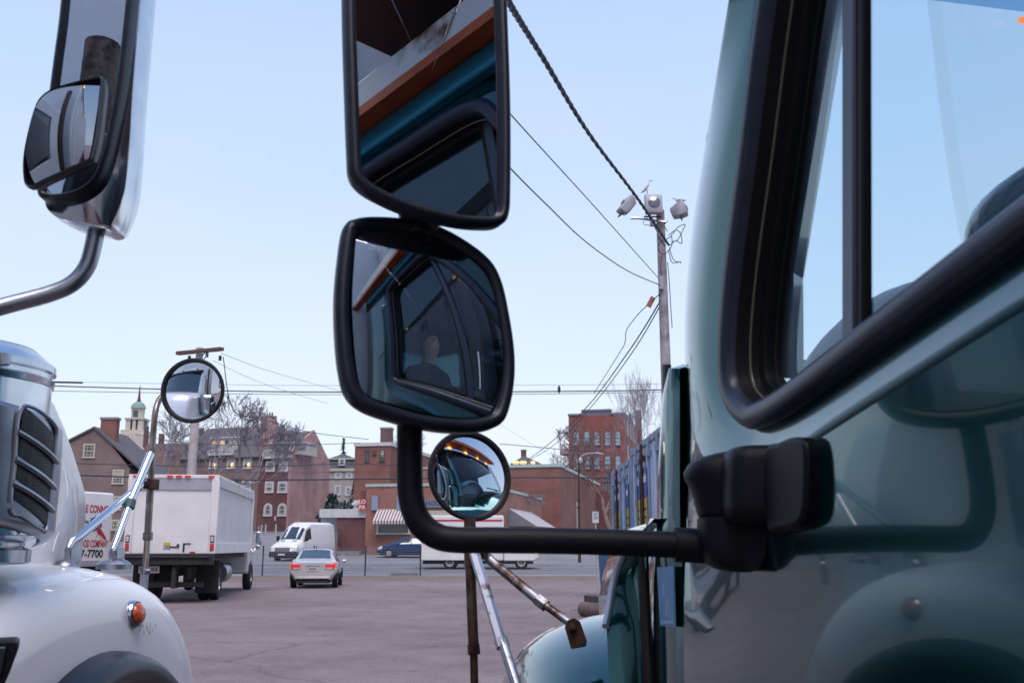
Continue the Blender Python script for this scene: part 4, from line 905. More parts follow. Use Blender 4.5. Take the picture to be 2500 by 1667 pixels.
def container(label, pxa, pxb, pyta, pytb, zb, Y0):
    """the long side facing left; a = far end, b = near end (photo pixels)"""
    xw = 2.38; Ya = xw / ((pxa - PCX) / FPX) ; Yb = xw / ((pxb - PCX) / FPX)
    Ya *= ray(pxa, 1250).y; Yb *= ray(pxb, 1250).y
    zt = at(pxa, pyta, Ya).z
    t = thing('shipping_container', label, 'container', (xw, Yb, zb), 0, 'shipping containers'); Ln = Ya - Yb; H = zt - zb
    b = MB(); prof = []; n = 44
    for i in range(n + 1):
        y = .12 + (Ln - .24) * i / n; k = i % 4; prof.append((y, (.0, .0, .035, .035)[k]))
    b.grid([[Vector((x, y, z)) for y, x in prof] for z in (.14, H - .1)]); b.box(.06, 2.43, .02, Ln - .02, .1, H - .03); put('side_panel', b, M['blue_box'], t)
    b = MB()
    for y in (0, Ln - .12): b.box(-.03, .14, y, y + .12, 0, H)
    b.box(-.03, .1, .12, Ln - .12, 0, .14); b.box(-.03, .1, .12, Ln - .12, H - .1, H); put('frame', b, M['blue_post'], t, bevel=.01)
    for f, rusty in ((.2, 0), (.42, 0), (.62, 1), (.8, 0)):
        y = Ln * f; b = MB(); b.tube([(-.05, y, .06), (-.05, y, H - .04)], .028, 8)
        for zz in (.3, H * .45, H - .35): b.box(-.085, .0, y - .07, y + .07, zz, zz + .1)
        put('lock_rod', b, M['rust'] if rusty else M['blue_post'], t, True)
    for f in (.1, .53, .74):
        y = Ln * f; w = Ln * .15; b = MB(); b.box(-.024, -.02, y, y + w, H * .66, H * .84); lb = put('label', b, M['label_blue'], t)
        b = MB(); b.box(-.024, -.02, y + .0, y + w, H * .40, H * .655); put('label_lower', b, M['label_yel'], lb)
        text('lettering', 'Wside', w * .33, M['ink_w'], lb, frame_mat((-.026, y + w / 2, H * .77), (0, -1, 0), (0, 0, 1)))
        b = MB()
        for i in range(4): b.box(-.0275, -.0245, y + w * .12, y + w * (.6 + .25 * (i % 2)), H * (.43 + .05 * i), H * (.445 + .05 * i))
        put('small_print', b, M['rust'], lb)
container('blue-grey shipping container with blue and yellow labels, the farther lower one', 1496, 1543, 1154, 1127, .45, 20)
container('blue-grey shipping container nearest the green cab, standing higher', 1546, 1640, 1101, 1050, .45, 16)
Yk = 21.5; a_, c_ = at(1464, 1300, Yk), at(1512, 1436, Yk)
t = thing('waste_skip', 'saturated blue steel waste skip below the containers', 'skip', (a_.x, Yk, 0))
w = 2.32 - a_.x; zb = max(c_.z, .05)
b = MB(); b.hexa([Vector((0, 0, zb)), Vector((w, 0, zb)), Vector((w, -2.4, zb)), Vector((0, -2.4, zb)), Vector((-.05, .05, 1.6)), Vector((w, .05, 1.6)), Vector((w, -2.5, 1.6)), Vector((-.05, -2.5, 1.6))]); put('bin', b, M['skip_blue'], t, bevel=.02)
b = MB(); b.box(-.0, w, -2.42, .0, 0, zb - .003); put('base', b, M['dark'], t)
b = MB(); b.box(.1, .2, -2.47, -2.41, .4, 1.4); put('rust_bar', b, M['rust'], t)
# ================================================================== vehicles in the middle distance
def section(w, z):         # half widths and heights from bottom edge to roof middle -> mirrored ring of 10 points
    return [(-a, b_) for a, b_ in zip(w, z)] + [(a, b_) for a, b_ in zip(w[::-1], z[::-1])]
class Loft:
    def __init__(s, st): s.st = st; s.ys = [q[0] for q in st]
    def sec(s, y):
        i = 0
        while i < len(s.ys) - 2 and y > s.ys[i + 1]: i += 1
        t = (y - s.ys[i]) / (s.ys[i + 1] - s.ys[i]); t = min(1, max(0, t))
        a, b_ = s.st[i], s.st[i + 1]
        w = [p + (q - p) * t for p, q in zip(a[1], b_[1])]; z = [p + (q - p) * t for p, q in zip(a[2], b_[2])]
        return section(w, z)
    def pt(s, y, u):
        c = s.sec(y); i = min(int(u), len(c) - 2); f = u - i
        return Vector((c[i][0] + (c[i + 1][0] - c[i][0]) * f, y, c[i][1] + (c[i + 1][1] - c[i][1]) * f))
    def body(s, n=3):
        b = MB(); rows = []
        for k in range(len(s.ys) - 1):
            for j in range(n): rows.append(s.ys[k] + (s.ys[k + 1] - s.ys[k]) * j / n)
        rows.append(s.ys[-1]); g = [[Vector((x, y, z)) for x, z in s.sec(y)] for y in rows]
        b.grid(g); b.add(g[0], [tuple(range(len(g[0])))]); b.add(g[-1], [tuple(range(len(g[0]) - 1, -1, -1))])
        b.add([g[0][0], g[0][-1], g[-1][-1], g[-1][0]], [(0, 1, 2, 3)]); return b
    def panel(s, y0, y1, u0, u1, off=.008, n=5, y0b=None, y1b=None):
        """patch lying just proud of the body; y0b/y1b = limits at u1"""
        b = MB(); rows = []
        for i in range(n + 1):
            u = u0 + (u1 - u0) * i / n; f = i / n; a = y0 + ((y0b if y0b is not None else y0) - y0) * f; c = y1 + ((y1b if y1b is not None else y1) - y1) * f; r = []
            for k in range(n + 1):
                y = a + (c - a) * k / n; p = s.pt(y, u); e1 = s.pt(y + .02, u) - s.pt(y - .02, u); e2 = s.pt(y, min(u + .02, 8.99)) - s.pt(y, max(u - .02, 0))
                nn = e1.cross(e2); nn = nn.normalized() if nn.length > 1e-9 else Vector((0, 0, 1))
                ctr = Vector((0, y, .7))
                if nn.dot(p - ctr) < 0: nn = -nn
                r.append(p + nn * off)
            rows.append(r)
        b.grid(rows); return b
def wheel(parent, x, y, r, w, side, rimr=.62, m=None):
    M4 = Matrix.Translation((x, y, r)) @ Matrix.Rotation(R(90) * side, 4, 'Y')
    b = MB(); b.lathe([(r * rimr, -w / 2), (r * .93, -w / 2), (r, -w * .36), (r, w * .36), (r * .93, w / 2), (r * rimr, w / 2), (r * rimr, w * .2)], 28, M4); t = put('wheel', b, M['tyre'], parent, True)
    b = MB(); b.lathe([(r * rimr, w * .2), (r * rimr, w * .42), (r * rimr * .9, w * .42), (r * rimr * .85, w * .25), (r * .2, w * .33), (r * .1, w * .4), (.001, w * .4)], 24, M4)
    for k in range(9):
        a = k * 2 * math.pi / 9; q = MB(); q.box(r * .15, r * rimr * .92, -r * .045, r * .045, w * .26, w * .40, M4=M4 @ Matrix.Rotation(a, 4, 'Z')); b.add(q.v, q.f)
    put('rim', b, m or M['rim'], t, True, ang=25)
def sedan(label, name, p, rz, paint, s=1.0, lit=True, plate=True, group=None):
    t = thing(name, label, 'car', p, rz, group)
    st = [(0, (.60, .84, .80, .72, .40), (.40, .62, .86, .93, .95)), (.10, (.66, .89, .85, .75, .40), (.30, .62, .92, 1.0, 1.02)), (.50, (.70, .905, .87, .72, .40), (.26, .62, .94, 1.04, 1.07)),
          (.66, (.70, .91, .87, .71, .40), (.25, .62, .94, 1.06, 1.09)), (1.40, (.70, .91, .87, .60, .36), (.24, .62, .93, 1.41, 1.46)), (2.1, (.7, .905, .865, .60, .36), (.22, .6, .92, 1.44, 1.495)),
          (2.8, (.7, .90, .86, .585, .36), (.22, .6, .91, 1.36, 1.41)), (3.45, (.7, .90, .86, .70, .40), (.22, .6, .90, .98, 1.02)), (4.25, (.66, .86, .80, .66, .38), (.26, .55, .76, .84, .87)), (4.55, (.55, .74, .68, .55, .3), (.32, .5, .66, .70, .72))]
    st = [(y * s, tuple(q * s for q in w), tuple(q * s for q in z)) for y, w, z in st]
    L_ = Loft(st); put('body', L_.body(), paint, t, True, ang=50)
    put('rear_window', L_.panel(.72 * s, 1.36 * s, 3.28, 5.72), M['carglass'], t, True)
    put('windscreen', L_.panel(2.84 * s, 3.36 * s, 3.28, 5.72), M['carglass'], t, True)
    for u0, u1 in ((2.12, 2.88), (6.88, 6.12)):
        put('side_window', L_.panel(1.0 * s, 1.95 * s, u0, u1, y0b=1.35 * s), M['carglass'], t, True)
        put('side_window', L_.panel(2.0 * s, 3.2 * s, u0, u1, y1b=2.8 * s), M['carglass'], t, True)
    for sd in (-1, 1):
        for y in (.95, 3.6): wheel(t, sd * .80 * s, y * s, .32 * s, .21 * s, sd)
        for y in (.95, 3.6):
            b = MB()
            pr = [(y * s + math.cos(a) * .40 * s, .32 * s + math.sin(a) * .40 * s) for a in [math.pi * i / 14 for i in range(15)]]
            pr += [(y * s + math.cos(a) * .33 * s, .32 * s + math.sin(a) * .33 * s) for a in [math.pi * i / 14 for i in range(14, -1, -1)]]
            for i in range(14):
                q = [pr[i], pr[i + 1], pr[28 - i], pr[29 - i]]; b.prism([Vector((sd * .70 * s, a, c)) for a, c in q], [Vector((sd * .912 * s, a, c)) for a, c in q])
            put('wheel_arch', b, M['dark'], t)
        b = MB(); b.ball((0, 0, 0), (.11 * s, .06 * s, .075 * s), 10, 7, 0, Matrix.Translation((sd * 1.0 * s, 2.95 * s, .98 * s))); b.box(min(sd * .86, sd * .95) * s, max(sd * .86, sd * .95) * s, 2.94 * s, 2.98 * s, .93 * s, .97 * s); put('door_mirror', b, paint, t, True)
        u0, u1 = (1.55, 2.6) if sd < 0 else (7.45, 6.4)
        b = L_.panel(.004 * s, .28 * s, u0, u1, off=.014); tl = put('tail_light', b, M['red_lit'] if lit else M['red_lens'], t, True)
        b = MB(); b.box(*(sorted((sd * .47 * s, sd * .83 * s)) + [-.022 * s, -.004 * s, .72 * s, .90 * s])); put('lens', b, M['red_lit'], tl, bevel=.01)
        b = MB(); b.box(*(sorted((sd * .50 * s, sd * .74 * s)) + [-.026 * s, -.0225 * s, .735 * s, .775 * s])); put('reverse_lens', b, M['trim_w'], tl)
        u0, u1 = (1.3, 2.4) if sd < 0 else (7.7, 6.6)
        put('headlight', L_.panel(4.12 * s, 4.42 * s, u0, u1, off=.012), M['trim_w'], t, True)
    if plate:
        b = MB(); b.box(-.19 * s, .19 * s, -.022, .002, .66 * s, .80 * s); pl = put('number_plate', b, M['trim_w'], t)
        b = MB()
        for i in range(6): b.box((-.15 + i * .05) * s, (-.115 + i * .05) * s, -.025, -.0222, .70 * s, .76 * s)
        put('lettering', b, M['ink_k'], pl)
    b = MB(); b.box(-.24 * s, .24 * s, -.025, .0, .835 * s, .86 * s); put('chrome_strip', b, M['chrome'], t)
    b = MB(); b.box(-.62 * s, .62 * s, .02, 4.3 * s, .20 * s, .30 * s); put('underbody', b, M['dark'], t)
    b = MB(); b.tube([(0, 1.45 * s, 1.45 * s), (0, 1.35 * s, 1.60 * s)], .012, 5); put('aerial', b, M['wire'], t)
    b = MB(); b.box(-.66 * s, .66 * s, -.012, .05, .36 * s, .44 * s); put('bumper_lip', b, paint, t, bevel=.01)
    return t
c0 = on_ground(713, 1436); sedan('silver saloon car seen from behind with red tail lights, beside the box truck', 'silver_car', (on_ground(763, 1436).x - 0.02, c0.y, gz(c0.y)), R(6), M['silver'], .97)
p = at(934, 1367, 75.0); t = sedan('navy blue saloon car parked under the striped awning', 'blue_car', (p.x + 4.35, 73.6, gz(73.6) - .02), R(90 - 6), M['blue_car'], 1.0, lit=False)

# --- white panel van
p = at(700, 1365, 70.5)
t = thing('white_van', 'white high-roof panel van facing the yard by the brick row house', 'van', (p.x, 69.0, gz(69.0)), R(-17))
st = [(0, (.70, .88, .84, .62, .3), (.38, .62, .92, .98, 1.0)), (.12, (.80, .96, .92, .72, .4), (.32, .62, 1.02, 1.10, 1.12)), (.85, (.85, .99, .95, .80, .45), (.30, .65, 1.22, 1.36, 1.40)), (.95, (.85, .99, .95, .82, .45), (.30, .65, 1.24, 1.40, 1.45)),
      (1.75, (.86, .99, .96, .76, .45), (.30, .65, 1.30, 2.20, 2.36)), (2.4, (.86, .99, .97, .80, .45), (.30, .65, 1.35, 2.50, 2.66)), (5.7, (.86, .99, .97, .82, .5), (.30, .65, 1.35, 2.55, 2.70)), (5.9, (.84, .97, .95, .80, .48), (.34, .65, 1.35, 2.52, 2.66))]
L_ = Loft(st); put('body', L_.body(), M['white_paint'], t, True, ang=50)
put('windscreen', L_.panel(.98, 1.72, 3.12, 5.88), M['carglass'], t, True)
for u0, u1 in ((2.15, 2.86), (6.85, 6.14)): put('side_window', L_.panel(1.2, 2.3, u0, u1, y0b=1.72), M['carglass'], t, True)
b = MB(); b.box(-.98, .98, -.10, .45, .28, .66); b.box(-.9, .9, .45, 5.8, .2, .36); put('bumper', b, M['dark'], t, bevel=.04)
b = MB()
for z in (.72, .79, .86): b.box(-.52, -.06, -.012, .1, z, z + .035); b.box(.06, .52, -.012, .1, z, z + .035)
b.lathe([(.075, 0), (.075, .02), (.06, .02), (.06, 0)], 16, Matrix.Translation((0, -.03, .81)) @ Matrix.Rotation(R(90), 4, 'X')); put('grille', b, M['chrome'], t)
b = MB(); b.box(-.56, .56, -.006, .1, .68, .92); put('grille_panel', b, M['dark'], t)
for sd in (-1, 1):
    b = MB(); q = [Vector((sd * .60, -.02, .70)), Vector((sd * .88, .05, .72)), Vector((sd * .95, .22, 1.02)), Vector((sd * .66, .02, .92))]; b.prism(q, [v + Vector((0, .12, 0)) for v in q]); put('headlight', b, M['lamp_lit'] if sd > 0 else M['trim_w'], t, bevel=.015)
    for y in (.95, 4.7): wheel(t, sd * .88, y, .34, .22, sd)
    b = MB(); b.box(*(sorted((sd * 1.0, sd * 1.22)) + [1.25, 1.38, 1.35, 1.72])); put('door_mirror', b, M['dark'], t, bevel=.03)
b = MB(); b.box(-.26, .26, -.13, -.1, .40, .52); put('number_plate', b, M['trim_w'], t)
b = MB()
for x in (-.55, .35): b.box(x, x + .28, .70, .86, 1.385, 1.405)
put('bonnet_vent', b, M['dark'], t)

# --- white delivery truck passing on the street
Yv = 56.5; pr_, pl_ = at(1315, 1389, Yv), at(1027, 1389, Yv)
t = thing('delivery_truck', 'white delivery truck with a lit amber headlight on the street behind the mirror struts', 'truck', (pr_.x, Yv, gz(Yv)), 0)
Ln = pr_.x - pl_.x
b = MB(); b.box(-Ln, -1.95, 0, 2.1, .48, 2.95); put('cargo_box', b, M['box_white'], t, bevel=.05)
b = MB(); b.box(-Ln + .02, -2.0, -.012, -.002, 2.62, 2.72); put('stripe', b, M['red_lens'], t)
sd_ = [(-1.94, .45), (-.25, .45), (0, .62), (-.02, 1.12), (-.5, 1.28), (-.95, 2.05), (-1.2, 2.25), (-1.94, 2.3)]
b = MB(); b.prism([Vector((x, .05, z)) for x, z in sd_], [Vector((x, 2.0, z)) for x, z in sd_]); put('cab', b, M['white_paint'], t, bevel=.06)
b = MB(); q = [(-1.7, 1.32), (-.75, 1.32), (-1.05, 1.98), (-1.7, 2.0)]; b.prism([Vector((x, .035, z)) for x, z in q], [Vector((x, .06, z)) for x, z in q]); put('side_window', b, M['carglass'], t)
b = MB(); b.add([(-.49, .2, 1.31), (-.49, 1.85, 1.31), (-.93, 1.8, 2.03), (-.93, .25, 2.03)], [(0, 1, 2, 3)]); b.v = [v + Vector((.025, 0, .015)) for v in b.v]; put('windscreen', b, M['carglass'], t)
b = MB(); b.box(-.3, .02, .0, .45, .88, 1.06); put('headlight', b, M['amber_lit'], t, bevel=.03)
b = MB(); b.box(-.3, .02, 1.6, 2.05, .88, 1.06); put('headlight', b, M['lamp_lit'], t, bevel=.03)
b = MB(); b.box(-Ln + .1, -.3, .1, 1.9, .3, .5); put('chassis', b, M['dark'], t)
for x in (-Ln + 1.6, -.95):
    for sd in (-1, 1): 
        M4 = Matrix.Translation((x, 1.0 + sd * .82, .37)) @ Matrix.Rotation(R(90) , 4, 'X') @ Matrix.Rotation(0 if sd < 0 else math.pi, 4, 'X')
        b = MB(); b.lathe([(.2, -.11), (.35, -.11), (.37, -.07), (.37, .07), (.35, .11), (.22, .11), (.22, .05)], 24, M4); w_ = put('wheel', b, M['tyre'], t, True)
        b = MB(); b.lathe([(.22, .05), (.22, .09), (.08, .07), (.001, .09)], 16, M4); put('rim', b, M['grey_sheet'], w_, True)

# --- parked white box truck
Yb = 28.0; pL, pR = at(304, 1351, Yb), at(522, 1351, Yb)
zt, zf = at(528, 1158, Yb).z, at(520, 1351, Yb).z
W_ = pR.x - pL.x; yaw = R(7.6)
bt = thing('box_truck', 'white box truck parked with its roller door towards us and red roof lights', 'truck', ((pL.x + pR.x) / 2, Yb, 0), yaw); hw = W_ / 2; Lb = 8.2
b = MB(); b.box(-hw + .06, hw - .06, .06, Lb - .06, zf, zt - .03); b.box(-hw, hw, .02, Lb, zt - .10, zt)
b.box(-hw, -hw + .20, 0, .2, zf, zt - .10); b.box(hw - .20, hw, 0, .2, zf, zt - .10)
for x in (-hw, hw - .06):
    b.box(x, x + .06, .2, Lb, zf, zf + .3); b.box(x, x + .06, Lb - .1, Lb, zf + .3, zt - .1)
cb = put('cargo_box', b, M['box_white'], bt, bevel=.012)
b = MB()
for i in range(40): u = .3 + i * .2; b.box(hw - .062, hw - .056, u, u + .012, zf + .3, zt - .2)
put('side_rib', b, M['grey_sheet'], cb)
b = MB(); b.box(hw - .058, hw - .0, .2, Lb - .1, zt - .32, zt - .105); put('top_rail', b, M['trim_w'], cb)
b = MB(); b.box(-hw + .2, hw - .2, .03, .2, zt - .42, zt - .103); put('header_panel', b, M['grey_sheet'], bt)
zd = zt - .42; nn_ = 7
b = MB()
for i in range(nn_):
    z0 = zf + (zd - zf) * i / nn_; z1 = zf + (zd - zf) * (i + 1) / nn_ - .012; b.box(-hw + .21, hw - .30, .09, .15, z0, z1)
dr = put('roller_door', b, M['box_white'], bt, bevel=.006)
b = MB(); b.box(hw - .295, hw - .21, .08, .16, zf, zd); put('door_track', b, mat('blue_track', (.32, .42, .56), .5), bt)
b = MB(); b.box(-.18, 0, .06, .088, zf + .1, zf + .3); b.box(0, .22, .04, .075, zf + .17, zf + .2); b.box(.18, .24, .03, .08, zf + .17, zf + .26); b.box(.34, .39, .05, .088, zf + .05, zf + .28); b.box(.34, .55, .04, .07, zf + .26, zf + .285); put('latch', b, M['dark'], dr)
b = MB(); b.box(-.18, 0, .055, .06, zf + .22, zf + .305); put('tag', b, M['yellow'], dr)
for x in (-hw + .12, -.2, .04, .28, hw - .3):
    b = MB(); b.box(x, x + .16, -.03, .02, zt - .07, zt - .015); put('marker_light', b, M['red_lit'], bt, bevel=.01)
for y in (.1, Lb * .5):
    b = MB(); b.box(hw, hw + .02, y, y + .12, zt - .10, zt - .05); put('side_marker', b, mat('salmon', (.7, .2, .12), .3), bt)
for sx in (-1, 1):
    x = sx * (hw - .1)
    b = MB(); b.box(x - .055, x + .055, -.02, .0, zf + .08, zf + .28); put('tail_light', b, M['red_lens'], bt, bevel=.015)
    b = MB(); b.box(x - .055, x + .055, -.02, .0, zf + .30, zf + .50); q = put('lamp_housing', b, M['dark'], bt, bevel=.015)
    b = MB(); b.box(x - .035, x + .035, -.026, -.021, zf + .33, zf + .47); put('lens', b, M['trim_w'], q)
    b = MB(); b.box(sx * (hw - .62) - .07, sx * (hw - .62) + .07, .03, .075, zf + .02, zf + .06); put('reflector', b, M['red_lens'], bt)
b = MB(); b.box(-hw, hw - .02, -.28, .05, zf - .30, zf - .003); b.box(-hw + .1, hw - .1, -.32, -.28, zf - .12, zf - .06); put('step_bumper', b, M['dark'], bt, bevel=.015)
b = MB(); b.box(-.5, -.4, .2, Lb + 1.6, .62, .95); b.box(.4, .5, .2, Lb + 1.6, .62, .95); b.box(-hw + .2, hw - .3, .1, .22, .42, .56); b.box(.14, .24, -.2, .3, .4, zf - .3)
b.box(-hw + .2, hw - .25, .3, Lb, zf - .15, zf - .004); b.box(-hw + .3, .1, .5, .7, .5, zf - .2); put('chassis', b, M['dark'], bt)
b = MB(); b.box(-hw + .45, -hw + 1.0, -.02, .04, zf - .52, zf - .33); pl = put('number_plate', b, M['trim_w'], bt)
b = MB()
for i in range(6): b.box(-hw + .5 + i * .08, -hw + .55 + i * .08, -.023, -.0205, zf - .47, zf - .38)
put('lettering', b, M['ink_r'], pl)
for sx in (-1, 1):
    wheel(bt, sx * (hw - .24), 1.9, .46, .26, sx, .55); wheel(bt, sx * (hw - .54), 1.9, .46, .26, sx, .55); wheel(bt, sx * (hw - .2), Lb + .95, .46, .27, sx, .55)
    b = MB(); b.box(sx * (hw - .36) - .32, sx * (hw - .36) + .32, 1.18, 1.21, .22, zf - .2); put('mud_flap', b, M['dark'], bt)
b = MB(); b.lathe([(.28, 0), (.3, .03), (.3, 1.0), (.28, 1.03)], 18, Matrix.Translation((hw - .42, 3.5, .72)) @ Matrix.Rotation(R(-90), 4, 'X')); put('fuel_tank', b, M['steel'], bt, True)
y0 = Lb + .12; sdp = [(0, .62), (.3, .55), (.42, .80), (.75, 1.0), (1.25, .98), (1.48, .7), (1.75, .62), (1.95, .75), (1.98, 1.2), (1.85, 1.5), (.95, 1.62), (.62, 2.35), (.5, 2.55), (0, 2.6)]
cw = hw - .12
b = MB(); b.prism([Vector((-cw, y0 + a, c)) for a, c in sdp], [Vector((cw, y0 + a, c)) for a, c in sdp]); put('cab', b, M['white_paint'], bt, bevel=.06)
b = MB(); b.box(cw - .01, cw + .012, y0 + .1, y0 + .75, 1.62, 2.3); put('side_window', b, M['carglass'], bt)
for sx in (-1, 1):
    b = MB(); X = sx * (cw + .22); b.tube([(sx * cw, y0 + .8, 1.5), (X, y0 + .9, 1.45), (X, y0 + .9, 2.25)], .018, 6); am = put('mirror_arm', b, M['chrome'], bt, True)
    b = MB(); b.box(X - .09, X + .09, y0 + .84, y0 + .89, 1.62, 2.05); put('mirror', b, M['chrome'], am, bevel=.02)
    b = MB(); b.box(X - .08, X + .08, y0 + .84, y0 + .89, 1.42, 1.58); put('convex_mirror', b, M['chrome'], am, bevel=.02)
    X = sx * (cw + .18); b = MB(); b.tube([(sx * (cw - .1), y0 + 1.3, 1.15), (X, y0 + 1.55, 1.62)], .016, 6); b.tube([(X - sx * .05, y0 + 1.5, 1.0), (X, y0 + 1.55, 1.62)], .016, 6)
    b.lathe([(.1, 0), (.11, .02), (.06, .05)], 12, Matrix.Translation((X, y0 + 1.52, 1.66)) @ Matrix.Rotation(R(-90), 4, 'X')); put('hood_mirror', b, M['chrome'], bt, True)

# --- seafood company truck with painted end, behind the white bonnet
ft = thing('seafood_truck', 'white refrigerated truck lettered in red and black, half hidden behind the white bonnet', 'truck', (0, 0, 0))
tl, tr, bl, br = at(120, 1183, 30.5), at(280, 1220, 33), at(96, 1372, 30.5), at(257, 1377, 33)
tl.x = bl.x = (tl.x + bl.x) / 2 - .1; tr.x = br.x = at(272, 1300, 33).x; tr.y = br.y = 33.0; tl.y = bl.y = 30.5; tl.z = tr.z = (tl.z + tr.z) / 2 + .05; bl.z = br.z = (bl.z + br.z) / 2 - .08
ax = (tr - tl).normalized(); bk = Vector((-ax.y, ax.x, 0)) * 5
b = MB(); b.hexa([bl, br, br + bk, bl + bk, tl, tr, tr + bk, tl + bk]); put('cargo_box', b, M['box_white'], ft, bevel=.06)
b = MB(); nn = Vector((ax.y, -ax.x, 0)) * .02; b.hexa([bl + nn + Vector((0, 0, -.02)), br + nn + Vector((0, 0, -.02)), br, bl, bl + nn + Vector((0, 0, .16)), br + nn + Vector((0, 0, .16)), br + Vector((0, 0, .16)), bl + Vector((0, 0, .16))]); put('base_rail', b, M['grey_sheet'], ft)
b = MB(); bb = Vector((0, 0, -.45)); b.hexa([bl + bb + bk * .1, br + bb + bk * .1, br + bb + bk, bl + bb + bk, bl + bk * .05 - Vector((0, 0, .03)), br + bk * .05 - Vector((0, 0, .03)), br + bk - Vector((0, 0, .03)), bl + bk - Vector((0, 0, .03))]); put('chassis', b, M['dark'], ft)
for s_ in (.3, .85):
    for f in (.12, .88):
        c = bl.lerp(br, f) + bk * s_; M4 = Matrix.Translation((c.x, c.y, .42)) @ Matrix.Rotation(math.atan2(ax.y, ax.x), 4, 'Z') @ Matrix.Rotation(R(90), 4, 'Y')
        b = MB(); b.lathe([(.2, -.12), (.42, -.12), (.42, .12), (.2, .12)], 20, M4); put('wheel', b, M['tyre'], ft, True)
nrm = Vector((ax.y, -ax.x, 0)); Z = Vector((0, 0, 1))
def tp(px, py): p = hitplane(ray(px, py), tl, nrm); return p + nrm * .006
def ft_text(s, px0, px1, py, hpx, m, sx=None, al='LEFT'):
    p = tp(px0, py); q = tp(px1, py); h_ = hpx / 2430 * p.y * 1.36
    return text('lettering', s, h_, m, ft, frame_mat(p, ax, Z), .004, al, width=(q - p).length)
ft_text('E CONNOLLY', 209, 284, 1242, 19, M['ink_r'])
ft_text('FOOD COMPANY', 192, 263, 1327, 18, M['ink_r'])
ft_text('7-7700', 196, 250, 1352, 19, M['ink_k'])
ft_text('since', 204, 216, 1272, 9, M['ink_b'])
c = tp(231, 1278); b = MB(); M4 = frame_mat(c, ax, Z)
rr = 19 / 2430 * c.y
b.lathe([(rr * .72, 0), (rr * .72, .006), (rr * .84, .006), (rr * .84, 0)], 28, M4)
for k in range(8):
    q = MB(); q.box(rr * .15, rr * 1.12, -rr * .035, rr * .035, 0, .006, M4=M4 @ Matrix.Rotation(k * math.pi / 4, 4, 'Z')); b.add(q.v, q.f)
put('wheel_emblem', b, M['ink_b'], ft)
b = MB(); k_ = 1 / 2430 * c.y          # lobster outline
bd = [(236, 1288), (243, 1288), (249, 1296), (255, 1306), (259, 1313), (257, 1318), (251, 1312), (246, 1306), (240, 1304), (236, 1298)]
b.prism([tp(*q) for q in bd], [tp(*q) + nrm * .004 for q in bd])
for q in (((238, 1288), (232, 1281), (236, 1277), (240, 1283)), ((243, 1288), (243, 1279), (249, 1279), (247, 1287)), ((246, 1305), (242, 1312), (244, 1313)), ((250, 1309), (247, 1317), (249, 1317)), ((239, 1302), (234, 1309), (236, 1310))): b.prism([tp(*w) for w in q], [tp(*w) + nrm * .004 for w in q])
put('lobster_emblem', b, M['ink_r'], ft)
# ================================================================== green truck on the right
GY = R(10.0); G0 = Vector((.33, 1.45, 0))
gt = thing('green_truck', 'dark green truck cab close by on the right, its door and mirrors facing us', 'truck', G0, GY)
GR = Vector((math.cos(GY), math.sin(GY), 0)); GF = Vector((-math.sin(GY), math.cos(GY), 0))
def G(w, s, z): return G0 + GR * w + GF * s + Vector((0, 0, z))
def gl(x, y, w=0.0):                      # 2352-wide pixel -> (s, z) on the plane parallel to the door at depth w
    p = hitplane(dray(x, y), G0 + GR * w, GR) - G0; return Vector((p.dot(GF), p.z))
def glp(x, y, w=0.0): q = gl(x, y, w); return Vector((w, q.x, q.y))
# ---- door: window surround + panel below
T = catmull([Vector(q) for q in [(-.36, 2.545), (-.27, 2.46), (-.155, 2.267), (-.062, 2.07), (.016, 1.909), (.052, 1.79), (.040, 1.718), (-.022, 1.673), (-.085, 1.668), (-.19, 1.681), (-.434, 1.726), (-.639, 1.763), (-.83, 1.797), (-.90, 1.83), (-.925, 1.91), (-.925, 2.15), (-.925, 2.42), (-.905, 2.52), (-.83, 2.56), (-.6, 2.56)]], True, 6)
nT = len(T)
def wfront(p):                            # 1 on the raked front pillar, 0 elsewhere
    return smooth01((p.x + .20) / .2) * smooth01((p.y - 1.66) / .16) * (1 - smooth01((p.y - 2.40) / .1))
def wtop(p): return smooth01((p.y - 2.42) / .08)
def dwid(p):
    f, t = wfront(p), wtop(p); return .072 * (1 - f) * (1 - t) + .255 * f * (1 - t) + .11 * t
def prof(p, u):
    f, t = wfront(p), wtop(p)
    bottom = .012 - .030 * (u * .6 + .4 * u ** 3)
    front = .020 * (1 - smooth01(u / .42)) + .001 + .028 * max(0, u - .42) ** 2 / .3364
    top = .004 + .02 * u + .05 * u ** 3
    return (bottom * (1 - f) + front * f) * (1 - t) + top * t
rows = []
wid = [dwid(p) for p in T]; wid = [(wid[i - 2] + wid[i - 1] + 2 * wid[i] + wid[(i + 1) % nT] + wid[(i + 2) % nT]) / 6 for i in range(nT)]
NU = 16; US = [i / NU for i in range(NU + 1)]
for u in US:
    off = offset2(T, [w * u for w in wid]); rows.append([Vector((prof(T[i], u), off[i].x, off[i].y)) for i in range(nT)])
b = MB(); b.grid(rows, cv=True)
outer = rows[-1]
# roll the outer edge inwards so the door has a rounded rim
off = offset2(T, [w + .010 for w in wid]); off2 = offset2(T, [w + .013 for w in wid])
b.grid([outer, [Vector((outer[i].x + .010, off[i].x, off[i].y)) for i in range(nT)], [Vector((outer[i].x + .05, off2[i].x, off2[i].y)) for i in range(nT)]], cv=True)
dframe = b
